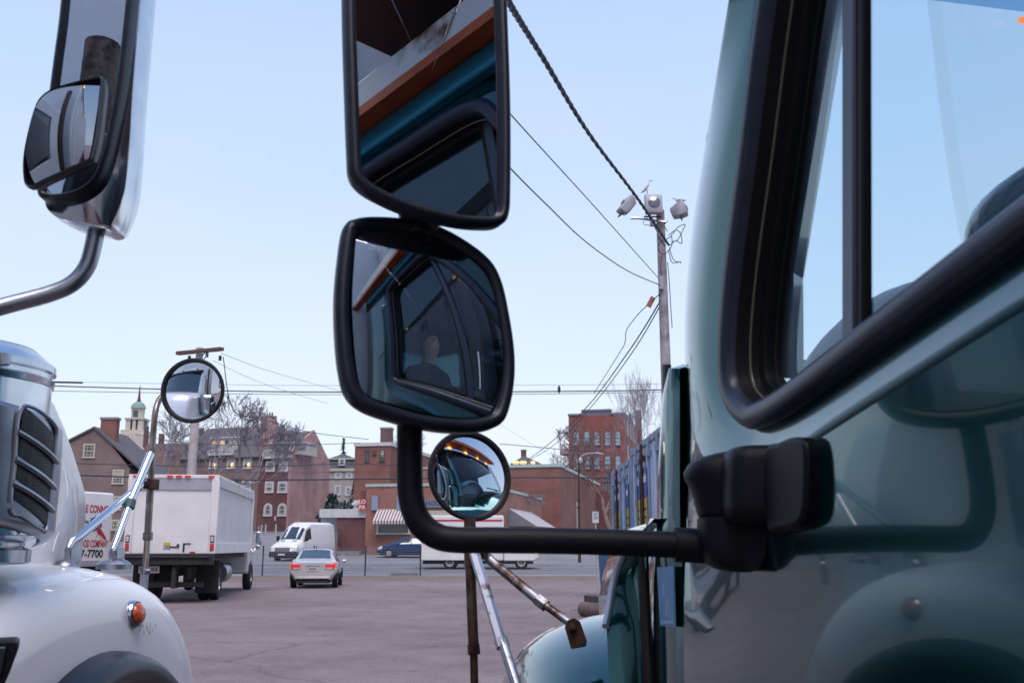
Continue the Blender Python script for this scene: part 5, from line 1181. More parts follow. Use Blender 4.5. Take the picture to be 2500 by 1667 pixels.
# lower door skin: hangs from the crease (outer bottom edge of the surround)
edge = [outer[i] for i in range(nT) if T[i].y < 1.90 or False]
i0 = min(range(nT), key=lambda i: (outer[i].y - .262) ** 2 + (outer[i].z - 1.80) ** 2)
i1 = min(range(nT), key=lambda i: (T[i].x + .925) ** 2 + (T[i].y - 1.9) ** 2)
seq = [outer[(i0 + k) % nT] for k in range(((i1 - i0) % nT) + 1)]
cols = [seq[0]]
for q in seq[1:]:
    if q.y < cols[-1].y - .004: cols.append(q)
NZ = 26
rows = []
def belly(t):      # inward offset of the door skin t metres below the crease: gently bulged, tucking under at the bottom
    return -.016 * math.sin(min(1, t / .55) * math.pi * .62) + .028 * smooth01((t - .25) / .75)
for k in range(NZ + 1):
    f = (k / NZ) ** 1.3; r = []
    for q in cols:
        z = q.z + (.72 - q.z) * f; t = max(0, 1.655 - .14 * (q.y + .2) - z)
        r.append(Vector((q.x * (1 - min(1, f * 3)) + belly(t) * min(1, f * 3) + 0, q.y - max(0, q.x) * 2.0 * min(1, f * 3) * (1 if q.y > .15 else 0), z)))
    rows.append(r)
dframe.grid(rows)
fr = [r[0] for r in rows]; dframe.grid([fr, [v + Vector((.012, .006, 0)) for v in fr], [v + Vector((.06, .007, 0)) for v in fr]])
door = put('door', dframe, M['green'], gt, True, ang=60)
# dark seal round the window, reveal and inner frame
def ring(spec): 
    rr = []
    for d, w in spec: o_ = offset2(T, d); rr.append([Vector((w, p.x, p.y)) for p in o_])
    return rr
b = MB(); b.grid(ring([(.004, .012), (.004, .002), (.0, -.006), (-.010, -.011), (-.024, -.009), (-.032, -.002), (-.034, .010)]), cv=True); put('window_seal', b, M['seal'], door, True, ang=70)
b = MB(); b.grid(ring([(-.034, .010), (-.036, .045), (-.050, .047), (-.052, .075)]), cv=True); put('window_reveal', b, M['rubber'], door, True, ang=50)
b = MB(); b.grid(ring([(-.0358, .030), (-.0375, .031), (-.0378, .033)]), cv=True); put('bright_strip', b, mat('dull_brass', (.30, .27, .20), .4, .8), door, True)
gl_loop = offset2(T, -.040)
b = MB(); b.add([Vector((.052, p.x, p.y)) for p in gl_loop], [tuple(range(nT))]); put('window_glass', b, M['cabglass'], door)
# quarter-light post
b = MB(); a0, a1 = gl(1936, 790, .04), gl(1936, -40, .04); c0, c1 = gl(1962, 775, .04), gl(1962, -40, .04)
zt_ = 2.52
def ln(a, c, z): t = (z - a.y) / (c.y - a.y); return a.x + (c.x - a.x) * t
s0, s1 = ln(a0, a1, 1.70), ln(a0, a1, zt_)
def post_(b, w0, w1, a, c): b.hexa([Vector((w0, s0 - c, 1.70)), Vector((w1, s0 - c, 1.70)), Vector((w1, s0 - a, 1.70)), Vector((w0, s0 - a, 1.70)), Vector((w0, s1 - c, zt_)), Vector((w1, s1 - c, zt_)), Vector((w1, s1 - a, zt_)), Vector((w0, s1 - a, zt_))])
post_(b, .040, .056, -.004, .026); wpst = put('window_post', b, mat('grey_channel', (.10, .12, .16), .35, .3), door, bevel=.003)
b = MB(); post_(b, .044, .058, .0262, .040); put('channel_rubber', b, M['rubber'], wpst, bevel=.003)
# ---- door gap and scuttle panel with the blue sticker
g1 = [glp(1560, 835, .03), glp(1561, 1000, .03), glp(1563, 1200, .03), glp(1571, 1420, .03), glp(1580, 1590, .03)]
g1 += [Vector((.03, g1[-1].y - .02, .75))]
b = MB(); b.grid([[Vector((.05, q.y - .03, q.z)) for q in g1], [Vector((.05, q.y + .05, q.z)) for q in g1]]); put('door_gap', b, M['rubber'], gt)
b = MB(); b.tube([q + Vector((-.018, .016, 0)) for q in g1], .0085, 8); put('gap_seal', b, mat('dark_green_seal', (.006, .022, .024), .35, coat=.5), gt, True)
# scuttle panel between door and bonnet; its far edge rounds away so its outline shows against the yard
silo = [(1547, 846), (1536, 870), (1524, 905), (1519, 950), (1515, 1010), (1511, 1080), (1508, 1150), (1506, 1215), (1503, 1270), (1498, 1330), (1496, 1400), (1498, 1480), (1500, 1590)]
rows = []
for x, y in silo:
    far = glp(x, y, .012); t = (y - 846) / 744
    near_x = 1557 + max(0, (y - 1200)) * .058; nr = glp(near_x - 1, y, .0)
    r = []
    for k in range(9):
        f = k / 8; s_ = nr.y + (far.y - nr.y) * f; r.append(Vector((.004 + .010 * f ** 2 - .012 * math.sin(f * math.pi), s_, nr.z + (far.z - nr.z) * f)))
    r += [Vector((.03, far.y + .012, far.z)), Vector((.09, far.y + .016, far.z))]
    rows.append(r)
rows.append([Vector((v.x, v.y, .8)) for v in rows[-1]])
b = MB(); b.grid(rows); b.grid([rows[0], [v + Vector((.04, 0, .012)) for v in rows[0]], [v + Vector((.3, .02, .03)) for v in rows[0]]]); sc = put('scuttle_panel', b, M['green'], gt, True, ang=60)
b = MB(); q = [glp(*v, -.010) for v in ((1509, 1302), (1545, 1300), (1549, 1440), (1516, 1436))]; b.prism(q, [v + Vector((.003, 0, 0)) for v in q]); stk = put('sticker', b, M['sticker'], sc)
b = MB()
for i, (x0, y0, x1, y1) in enumerate(((1522, 1338, 1525, 1368), (1531, 1370, 1534, 1398), (1518, 1425, 1545, 1432), (1528, 1398, 1532, 1412))):
    q = [glp(*v, -.0107) for v in ((x0, y0), (x1, y0), (x1, y1), (x0, y1))]; b.prism(q, [v + Vector((.0005, 0, 0)) for v in q])
put('lettering', b, mat('sticker_ink', (.32, .48, .70), .4), stk)
# second gap (bonnet shut line)
g2 = [glp(1478, 1255, -.005), glp(1479, 1330, -.005), glp(1484, 1450, -.005), glp(1493, 1590, -.005)]; g2.append(Vector((-.005, g2[-1].y, .8)))
b = MB(); b.tube(g2, [.010, .0105, .011, .012, .012], 8); put('bonnet_gap', b, M['rubber'], gt, True)
# ---- bonnet side and fender as one smooth skin
outl = [(1503, 1190), (1468, 1225), (1440, 1262), (1422, 1305), (1409, 1350), (1401, 1400), (1393, 1438)]
rows = []
for i, (x, y) in enumerate(outl):
    wout = -.02 - .05 * (i / 6) ** 1.2
    far = glp(x, y, wout); nr = glp(1484, y, -.005); r = []
    for k in range(12):
        f = k / 11; r.append(Vector((nr.x + (wout - nr.x) * f ** 3 - .004 * math.sin(f * math.pi), nr.y + (far.y - nr.y) * f, nr.z + (far.z - nr.z) * f)))
    r += [Vector((wout + .03, far.y + .05, far.z)), Vector((wout + .16, far.y + .30, far.z + .02)), Vector((wout + .25, far.y + 1.0, far.z))]
    rows.append(r)
rows.append([Vector((v.x + .01, v.y, 1.05)) for v in rows[-1]])
b = MB(); b.grid(rows); hs = put('bonnet_side', b, M['green'], gt, True, ang=70)
b = MB(); b.tube(catmull([glp(x - 2, y, -.035 - .08 * (i / 6)) for i, (x, y) in enumerate(outl[1:])], sub=4), .007, 8); put('edge_trim', b, M['steel'], hs, True)
# fender: ellipsoid-like wing with a wheel arch below
fc = Vector((.30, 1.18, .70)); rows = []
for i in range(19):
    a = R(-30) + R(240) * i / 18; r = []
    for k in range(15):
        t = (k / 14) * math.pi * .5; c_, s_ = math.cos(t) ** .8, math.sin(t) ** .8
        r.append(Vector((fc.x - .42 * s_ , fc.y + math.cos(a) * (.44 + .33 * c_), fc.z + math.sin(a) * (.42 + .225 * c_))))
    rows.append(r)
b = MB(); b.grid(rows); fnd = put('fender', b, M['green'], gt, True, ang=0)
fbv = BVHTree.FromPolygons([tuple(gt.matrix_basis @ v) for v in b.v], b.f)
for y in (1.18,):
    M4 = Matrix.Translation((.22, y, .52)) @ Matrix.Rotation(R(-90), 4, 'Y')
    b = MB(); b.lathe([(.29, -.14), (.50, -.14), (.52, -.10), (.52, .10), (.50, .14), (.29, .14), (.29, .06)], 36, M4); wh = put('wheel', b, M['tyre'], gt, True)
    b = MB(); b.lathe([(.29, .06), (.29, .12), (.16, .05), (.10, .14), (.001, .15)], 28, M4); put('rim', b, M['steel'], wh, True)
# bonnet top, nose and grille (seen in the round mirror)
CW = 2.10
b = MB(); rows = []
for s_, z_, inset in ((.52, 1.74, .06), (.9, 1.70, .10), (1.5, 1.58, .16), (1.85, 1.45, .24), (1.98, 1.25, .30), (2.0, .8, .30)):
    r = []
    for k in range(17):
        f = k / 16; r.append(Vector((inset + (CW - 2 * inset) * f, s_, z_ - .42 * abs(2 * f - 1) ** 5 + .05 * (1 - (2 * f - 1) ** 2))))
    rows.append(r)
b.grid(rows); put('bonnet', b, M['green'], gt, True, ang=60)
b = MB(); b.box(.65, 1.45, 1.99, 2.03, .75, 1.28)
gr_ = put('grille', b, M['dark'], gt, bevel=.02)
b = MB()
for i in range(5): b.box(.66, 1.44, 2.03, 2.05, .80 + i * .1, .83 + i * .1)
put('bar', b, M['chrome'], gr_)
b = MB(); q = [glp(0, 0, 0)] ; b = MB()
em = Matrix.Translation((.62, 1.86, 1.56)) @ Matrix.Rotation(R(-50), 4, 'X'); b.lathe([(.001, 0), (.13, 0), (.14, .01), (.13, .02), (.001, .022)], 24, em @ Matrix.Diagonal((1, .7, 1, 1))); bd_ = put('badge', b, M['trim_w'], gt, True)
b = MB()
for i in range(4): b.box(-.09 + i * .05, -.06 + i * .05, -.06, .06, .0225, .026, M4=em)
put('stripe', b, M['ink_k'], bd_)
b = MB()
for x in (.16, CW - .42): b.box(x, x + .26, 1.9, 1.985, .86, 1.06)
for i, x in enumerate((.16, CW - .42)):
    b = MB(); b.box(x, x + .26, 1.9, 1.985, .86, 1.06); put('headlight', b, M['trim_w'], gt, bevel=.03)
b = MB(); b.box(.05, CW - .05, 1.9, 2.1, .45, .72); put('bumper', b, M['chrome'], gt, bevel=.03)
# ---- cab shell: roof, windscreen, far side, back
ZR = 2.86; HS, HZ = .02, 2.70          # windscreen header
BS, BZ = .46, 1.76                      # windscreen foot
b = MB(); rows = []
for s_, z_ in ((.10, 2.66), (.06, 2.74), (-.06, 2.82), (-.35, ZR), (-.8, ZR + .01), (-1.40, ZR), (-1.48, 2.80)):
    r = []
    for k in range(19):
        f = k / 18; e_ = 2 * f - 1; r.append(Vector((.05 + (CW - .10) * f, s_, z_ - (.24 if s_ < .05 else .10) * abs(e_) ** 6)))
    rows.append(r)
b.grid(rows); put('roof', b, M['green'], gt, True, ang=60)
b = MB(); b.box(.10, CW - .10, -1.44, .02, 2.685, 2.70); put('headliner', b, M['cab_trim'], gt)
b = MB(); b.box(.13, CW - .13, .0, .09, 2.64, 2.695); put('windscreen_header', b, M['vinyl'], gt, bevel=.01)
b = MB()
def bar(p, q, a, c): 
    d_ = Vector((a, 0, 0)); e_ = Vector((0, c, 0)); b.hexa([p - d_ - e_, p + d_ - e_, p + d_ + e_, p - d_ + e_, q - d_ - e_, q + d_ - e_, q + d_ + e_, q - d_ + e_])
bar(Vector((.10, BS - .02, BZ - .1)), Vector((.14, HS - .0, HZ + .02)), .026, .035); bar(Vector((CW - .10, BS - .02, BZ - .1)), Vector((CW - .14, HS, HZ + .02)), .04, .05)
put('windscreen_pillar', b, M['green'], gt, bevel=.01)
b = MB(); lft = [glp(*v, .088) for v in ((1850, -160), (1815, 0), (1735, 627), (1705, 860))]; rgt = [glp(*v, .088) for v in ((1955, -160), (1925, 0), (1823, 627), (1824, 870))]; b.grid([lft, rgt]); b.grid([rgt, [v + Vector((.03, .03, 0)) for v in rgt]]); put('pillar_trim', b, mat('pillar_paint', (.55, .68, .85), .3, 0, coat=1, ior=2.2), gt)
b = MB(); n = 12; rows = []
for i in range(n + 1):
    f = i / n; bow = .10 * (1 - (2 * f - 1) ** 2); rows.append([Vector((.12 + (CW - .24) * f, BS + bow, BZ)), Vector((.15 + (CW - .30) * f, HS + .05 + bow, HZ))])
b.grid(rows); put('windscreen', b, M['shield'], gt, True)
b = MB()
for (x0, x1, y0, z0, z1) in ((.5, .54, BS + .13, 1.72, 1.76),): pass
b.tube([(1.2, BS + .17, 1.77), (.75, BS + .145, 1.80)], .008, 6); b.tube([(1.0, BS + .165, 1.81), (.5, BS + .13, 1.79)], .008, 6); b.tube([(1.9, BS + .12, 1.77), (1.45, BS + .15, 1.80)], .008, 6); put('wiper', b, M['rubber'], gt, True)
b = MB(); b.box(.06, CW - .06, .28, BS + .06, 1.0, 1.70); put('dashboard', b, M['vinyl'], gt, bevel=.04)
b = MB(); rows = []
for i in range(25):
    a = math.pi * i / 24; rows.append([Vector((.55 - k * .37 * math.cos(a), s_, 1.69 + k * .29 * math.sin(a))) for k, s_ in ((.001, .13), (.9, .13), (.97, .15), (1.0, .19), (.97, .24), (.85, .28))])
b.grid(rows); put('instrument_hood', b, M['cab_trim'], gt, True)
b = MB(); b.box(CW - .06, CW, -1.45, .42, .75, 1.75); b.box(CW - .06, CW, -1.45, -.92, 1.75, 2.75); b.box(CW - .08, CW - .02, -.92, .0, 2.6, 2.78); put('far_door', b, M['green'], gt, bevel=.01)
b = MB(); b.add([(CW - .03, -.92, 1.75), (CW - .03, .40, 1.75), (CW - .03, -.0, 2.62), (CW - .03, -.92, 2.62)], [(0, 1, 2, 3)]); put('far_window', b, M['shield'], gt)
b = MB(); b.box(.08, CW - .08, -1.50, -1.45, .75, 2.80); b.box(.02, .10, -1.45, -.985, .75, 2.70); put('cab_back', b, M['green'], gt, bevel=.02)
b = MB(); b.box(.06, CW - .06, -1.44, .5, .70, .78); put('cab_floor', b, M['dark'], gt)
b = MB(); b.box(.25, .80, -1.15, -.60, .95, 1.35); b.box(.25, .80, -1.36, -1.20, 1.30, 1.95); st_ = put('driver_seat', b, M['vinyl'], gt, bevel=.05)
b = MB(); b.box(1.25, 1.85, -1.15, -.60, .95, 1.35); b.box(1.25, 1.85, -1.36, -1.20, 1.30, 1.95); put('passenger_seat', b, M['vinyl'], gt, bevel=.05)
SWM = Matrix.Translation((.56, -.20, 1.975)) @ Matrix.Rotation(R(-9), 4, 'X')
b = MB(); rr = []
for i in range(40):
    a = 2 * math.pi * i / 40; rr.append([SWM @ Vector(((.225 + .027 * math.cos(t)) * math.cos(a), (.225 + .027 * math.cos(t)) * math.sin(a), .027 * math.sin(t))) for t in [2 * math.pi * k / 10 for k in range(10)]])
b.grid(rr, cu=True, cv=True)
for a in (0, 120, 240): b.tube([SWM @ Vector((0, 0, -.03)), SWM @ Vector((.22 * math.cos(R(a + 30)), .22 * math.sin(R(a + 30)), 0))], .016, 6)
b.lathe([(.001, -.05), (.07, -.04), (.07, .0), (.001, .015)], 16, SWM); put('steering_wheel', b, M['wheel_cover'], gt, True)
# sun visor and orange clearance lamp at the top of the screen
b = MB(); b.add([(.16, .17, 2.515), (1.9, .17, 2.47), (1.9, .13, 2.69), (.16, .13, 2.69)], [(0, 1, 2, 3)]); put('shade_band', b, glass('tinted_band', (.36, .55, .72), ior=1.4), gt)
b = MB(); b.box(.58, 1.2, .06, .09, 2.50, 2.56); b.tube([(.50, .08, 2.66), (.60, .08, 2.56), (.75, .08, 2.52)], .022, 8); put('sun_visor', b, M['vinyl'], gt, bevel=.006)
b = MB(); b.ball((.712, .20, 2.503), (.014, .009, .007), 10, 6); put('lamp', b, mat('orange_lamp', (.8, .2, .03), .3, emit=(1, .30, .05), estr=.9), gt, True)
for x in (.3, .8, 1.3, 1.8):
    b = MB(); b.ball((x, -.02, 2.87), (.06, .05, .03), 10, 6); put('roof_lamp', b, M['amber_lit'], gt, True)
# orange sun shade over the screen, rack and the cargo box behind the cab
b = MB(); pts = [(.10, .30, 2.78), (CW - .1, .30, 2.78), (CW - .1, -.12, 2.98), (.10, -.12, 2.98)]; b.prism([Vector(p) for p in pts], [Vector(p) + Vector((0, .02, .10)) for p in pts]); put('sun_shade', b, M['orange'], gt, bevel=.01)
b = MB(); b.box(-.18, .20, -.74, .12, 2.90, 2.92); b.box(-.02, .03, -.74, .12, 2.92, 3.05); b.box(-.18, .20, -.74, .12, 3.05, 3.07); b.box(-.18, -.165, -.74, .12, 2.88, 2.95); rk = put('rack_beam', b, M['dark_red'], gt, bevel=.003)
b = MB(); b.box(-.014, .02, -1.3, -.24, 2.588, 2.645); put('roof_sheen_strip', b, mat('teal_sky_sheen', (.05, .33, .46), .28, .7), gt, bevel=.006)  # added strip: sky brightness on the green paint, put into a lighter teal
b = MB(); b.box(-.060, .0, -2.6, -.22, 2.664, 2.75); put('rusted_rail', b, M['rust_white'], rk, bevel=.006)
b = MB(); b.box(-.063, .004, -2.6, -.21, 2.652, 2.662); b.box(-.064, -.060, -2.6, -.21, 2.646, 2.672); put('orange_rail', b, M['orange'], rk)
b = MB(); b.box(.202, CW, -.70, -.58, 2.88, 3.02); put('cross_beam', b, M['dark_red'], rk, bevel=.008)
b = MB(); b.box(-.12, CW + .12, -7.8, -1.6, 1.15, 3.95); cbx = put('cargo_box', b, M['box_white'], gt, bevel=.03)
b = MB(); b.box(.3, CW - .3, -1.59, -1.12, 3.05, 3.95); rf_ = put('refrigeration_unit', b, M['trim_w'], gt, bevel=.12)
b = MB()
for i in range(4): b.box(.5 + i * .3, .72 + i * .3, -1.125, -1.105, 3.7, 3.78)
put('vent', b, M['dark'], rf_)
b = MB(); b.box(-.0, CW, -7.6, -1.15, .65, 1.12); put('chassis', b, M['dark'], gt)
for y in (-6.2, -5.0):
    M4 = Matrix.Translation((.1, y, .52)) @ Matrix.Rotation(R(-90), 4, 'Y'); b = MB(); b.lathe([(.29, -.3), (.50, -.3), (.52, -.25), (.52, .1), (.50, .14), (.29, .14)], 30, M4); put('wheel', b, M['tyre'], gt, True)
for x in (-.12, CW + .06):
    b = MB(); b.box(x, x + .06, -1.625, -1.602, 3.8, 3.88); put('corner_lamp', b, M['amber_lit'], gt)

# ---- mirrors on the door arm
def mirror_plate(housing_name, outl, ctr_px, Y, target, R_, frame, depth, glass_m, parent, group_glass='mirror_glass', shell=None, glass_recess=0):
    ctr = dat(*ctr_px, Y); v1 = (CAMV - ctr).normalized(); v2 = (Vector(target) - ctr).normalized(); n = (v1 + v2).normalized()
    ex = Vector((0, 0, 1)).cross(n).normalized(); ez = n.cross(ex).normalized()
    lp_ = [hitplane(dray(x, y), ctr, n) - ctr for x, y in outl]; lp_ = catmull([Vector((p.dot(ex), p.dot(ez))) for p in lp_], True, 8)
    cx_ = sum(p.x for p in lp_) / len(lp_); cz_ = sum(p.y for p in lp_) / len(lp_)
    def W(p, d): return ctr + ex * p.x + ez * p.y + n * d
    def sc_(l, k): return [Vector((cx_ + (p.x - cx_) * k, cz_ + (p.y - cz_) * k)) for p in l]
    rows = [(sc_(lp_, .55), -depth), (sc_(lp_, .80), -depth * .86), (sc_(lp_, .94), -depth * .62), (lp_, -depth * (.3 if glass_recess else .2)), (lp_, .004), (offset2(lp_, -.004), .010), (offset2(lp_, -frame * .5), .012), (offset2(lp_, -frame + .003), .008), (offset2(lp_, -frame), -.004)]
    b = MB(); b.grid([[W(p, d) for p in l] for l, d in rows], cv=True); b.add([W(p, -depth) for p in rows[0][0]], [tuple(range(len(lp_)))])
    h_ = put(housing_name, b, shell or M['plastic_s'], parent, True, world=True, ang=55)
    gl_ = offset2(lp_, -frame - .0005); b = MB(); rows = []
    rm = max((Vector((p.x - cx_, p.y - cz_))).length for p in gl_)
    for i in range(1, 29):
        k = i / 28; r = []
        for p in sc_(gl_, k):
            q2 = (p.x - cx_) ** 2 + (p.y - cz_) ** 2; d = (math.sqrt(max(R_ * R_ - q2, 0)) - math.sqrt(R_ * R_ - rm * rm)) if R_ else 0
            r.append(W(p, d - .003))
        rows.append(r)
    d0 = (R_ - math.sqrt(R_ * R_ - rm * rm)) if R_ else 0
    b.grid(rows, cv=True); m_ = len(rows[0]); b.v.append(W(Vector((cx_, cz_)), d0 - .003)); ci = len(b.v) - 1
    b.f += [(k, (k + 1) % m_, ci) for k in range(m_)]; b.mi += [0] * m_
    g_ = put(group_glass, b, glass_m, h_, True, world=True, ang=0)
    return h_, ctr, n, W
sm = bpy.data.objects.new('side_mirror', None); C.objects.link(sm); sm.parent = gt; sm.empty_display_size = .1
up_o = [(788, -190), (789, -60), (791, 60), (796, 220), (801, 350), (805, 400), (822, 430), (860, 457), (935, 490), (1040, 517), (1115, 524), (1150, 517), (1166, 494), (1170, 430), (1170, 250), (1164, 60), (1158, -80), (1152, -190), (1120, -215), (970, -222), (830, -215)]
mirror_plate('upper_mirror', up_o, (978, 200), 1.40, G(.0, -.52, 2.66), 0, .0185, .06, M['mirror_dark'], sm)
lo_o = [(791, 522), (815, 505), (860, 500), (930, 505), (1005, 522), (1075, 560), (1125, 602), (1150, 650), (1166, 720), (1178, 800), (1179, 870), (1168, 935), (1150, 972), (1112, 989), (1050, 993), (975, 985), (895, 965), (830, 940), (797, 905), (782, 850), (774, 780), (771, 690), (778, 600)]
mirror_plate('lower_mirror', lo_o, (975, 750), 1.42, G(.0, -.46, 2.10), .66, .021, .06, M['mirror_dark'], sm)
b = MB(); b.tube([dat(950, 470, 1.44), dat(962, 540, 1.44)], [.026, .026], 14); b.tube([dat(925, 495, 1.43), dat(1010, 520, 1.43)], .011, 8); put('mirror_joint', b, M['plastic_s'], sm, True, world=True)
arm_px = [(941, 940), (941, 1060), (942, 1120), (949, 1165), (967, 1202), (1000, 1229), (1045, 1239), (1150, 1240), (1350, 1243), (1560, 1251), (1660, 1256)]
b = MB(); b.tube(catmull([dat(x, y, 1.44) for x, y in arm_px], sub=5), .0186, 20); b.tube([dat(1549, 1250, 1.44), dat(1650, 1255, 1.44)], .0245, 20); put('arm', b, M['plastic'], sm, True, world=True)
def lump(rows_, Y, dep, n=26, e=2.6):
    b = MB(); rr = []
    for y, x0, x1, k in rows_:
        a_, c_ = dat(x0, y, Y), dat(x1, y, Y); m_ = (a_ + c_) / 2; h_ = (c_.x - a_.x) / 2; r = []
        for i in range(n):
            t = 2 * math.pi * i / n; ct, st = math.cos(t), math.sin(t)
            r.append(Vector((m_.x + h_ * math.copysign(abs(ct) ** (2 / e), ct), m_.y + dep * k * math.copysign(abs(st) ** (2 / e), st) - .05 * max(0, ct) ** 1.3, m_.z)))
        rr.append(r)
    b.grid(rr, cv=True); b.add(rr[0], [tuple(range(n))]); b.add(rr[-1], [tuple(range(n - 1, -1, -1))]); return b
def block(px, w0, w1):
    q = [glp(x, y, w0) for x, y in px]; b.prism(q, [Vector((w1, v.y, v.z)) for v in q])
b = lump([(1034, 1700, 1790, .3), (1037, 1668, 1800, .6), (1043, 1636, 1808, .8), (1052, 1604, 1816, .93), (1066, 1582, 1822, 1), (1085, 1571, 1826, 1), (1102, 1575, 1826, 1), (1120, 1586, 1824, .97), (1145, 1595, 1820, .95), (1175, 1602, 1815, .92), (1186, 1606, 1810, .9), (1189, 1612, 1800, .84)], 1.405, .052)
mb_ = put('mirror_bracket', b, M['plastic'], sm, True, world=True, ang=60)
b = lump([(1187, 1612, 1744, .86), (1190, 1604, 1748, .95), (1215, 1604, 1744, .95), (1245, 1608, 1738, .93), (1275, 1616, 1733, .92), (1294, 1626, 1728, .88), (1305, 1642, 1718, .78), (1311, 1662, 1704, .6), (1312, 1676, 1690, .3)], 1.405, .050)
put('bracket_knuckle', b, M['plastic'], mb_, True, world=True, ang=60)
b = lump([(1026, 1700, 1780, .5), (1030, 1680, 1792, .8), (1040, 1668, 1800, .95), (1060, 1662, 1804, 1), (1110, 1660, 1806, 1), (1160, 1662, 1804, 1), (1190, 1668, 1798, .95), (1202, 1682, 1788, .8), (1205, 1700, 1776, .5)], 1.345, .050, e=3.2); put('bracket_foot', b, M['plastic'], mb_, True, world=True, ang=60)
b = MB(); q = catmull([Vector(gl(x, y, -.026)) for x, y in ((1772, 1040), (1800, 1016), (1832, 1004), (1858, 1008), (1868, 1040), (1868, 1120), (1862, 1180), (1845, 1208), (1805, 1218), (1775, 1210))], True, 4)
b.prism([Vector((-.036, p.x, p.y)) for p in q], [Vector((.012, p.x + .012, p.y)) for p in q]); put('bracket_plate', b, M['plastic'], mb_, bevel=.006)

# ---- round hood mirror on a tripod
def round_mirror(parent, ctr_px, Y, rad_px, target, R_, face_m, tilt_ring=.007):
    ctr = dat(*ctr_px, Y); r = rad_px / 2286 * Y * 1.02; v1 = (CAMV - ctr).normalized(); v2 = (Vector(target) - ctr).normalized(); n = (v1 + v2).normalized()
    M4 = Vector((0, 0, 1)).rotation_difference(n).to_matrix().to_4x4(); M4.translation = ctr
    b = MB(); b.lathe([(.02, -.055), (r * .5, -.048), (r * .85, -.025), (r, -.004), (r + .002, .004), (r - .002, .009), (r - tilt_ring, .008), (r - tilt_ring, .0)], 48, M4); h_ = put('round_mirror', b, M['rubber'], parent, True, world=True, ang=50)
    ri = r - tilt_ring; b = MB(); b.lathe([(ri, 0)] + [(ri * (1 - i / 24), math.sqrt(R_ ** 2 - (ri * (1 - i / 24)) ** 2) - math.sqrt(R_ ** 2 - ri ** 2)) for i in range(1, 25)], 64, M4); b.f = [f for f in b.f if len(f) < 10]; b.mi = b.mi[:len(b.f)]
    put('mirror_glass', b, face_m, h_, True, world=True, ang=0); return h_, ctr, n
rm, rc, rn = round_mirror(gt, (1079, 1092), 2.45, 101, G(.85, -.05, 2.25), .36, M['mirror_round'], .0085)
Yh = 2.42
b = MB(); p = [dat(1079, 1180, Yh + .03), dat(1079, 1260, Yh), dat(1084, 1400, Yh), dat(1088, 1490, Yh)]; b.tube(p, .0125, 14); b.tube([dat(1088, 1485, Yh), dat(1092, 1700, Yh)], .0095, 12); b.tube([dat(1087, 1478, Yh), dat(1089, 1502, Yh)], .0145, 8); b.tube([dat(1079, 1190, Yh), dat(1080, 1300, Yh)], .0145, 14)
put('mirror_post', b, M['dark_tube'], rm, True, world=True)
b = MB(); b.tube([dat(1085, 1255, Yh - .02), dat(1153, 1480, Yh - .16)], .0125, 6); b.tube([dat(1153, 1470, Yh - .16), dat(1186, 1572, Yh - .22), dat(1215, 1660, Yh - .27)], [.0112, .0112, .010], 12); b.tube([dat(1150, 1466, Yh - .155), dat(1156, 1486, Yh - .165)], .0155, 6); put('strut', b, mat('scratched_steel', (.50, .52, .58), .3, 1.0, (.20, .13, .10), 30, 8, rvar=.3, lo=.55, hi=.66), rm, True, world=True, ang=30)
b = MB(); b.tube([dat(1112, 1266, Yh), dat(1125, 1285, Yh), dat(1240, 1380, Yh - .09)], .0118, 12); b.tube([dat(1236, 1377, Yh - .09), dat(1306, 1428, Yh - .13), dat(1320, 1432, Yh - .14)], [.009, .009, .007], 12); b.tube([dat(1234, 1376, Yh - .088), dat(1254, 1391, Yh - .10)], .0145, 6); put('strut', b, M['rusty'], rm, True, world=True, ang=30)
b = MB(); Yb_ = Yh - .145
q = [(1297, 1440), (1303, 1424), (1318, 1418), (1332, 1426), (1348, 1470), (1346, 1484), (1312, 1490)]; b.prism([dat(x, y, Yb_ - .012) for x, y in q], [dat(x, y, Yb_ + .03) for x, y in q])
b.tube([dat(1315, 1441, Yb_ - .022), dat(1315, 1441, Yb_ - .010)], .0095, 6); b.tube([dat(1315, 1441, Yb_ - .026), dat(1315, 1441, Yb_ - .02)], .005, 8)
put('strut_bracket', b, M['rust'], rm, world=True, bevel=.003)
b = MB(); b.tube([dat(1106, 1257, Yh - .012), dat(1108, 1285, Yh - .012)], [.016, .013], 10); b.tube([dat(1100, 1262, Yh - .03), dat(1100, 1262, Yh)], .012, 8); put('clamp', b, M['rust'], rm, True, world=True)

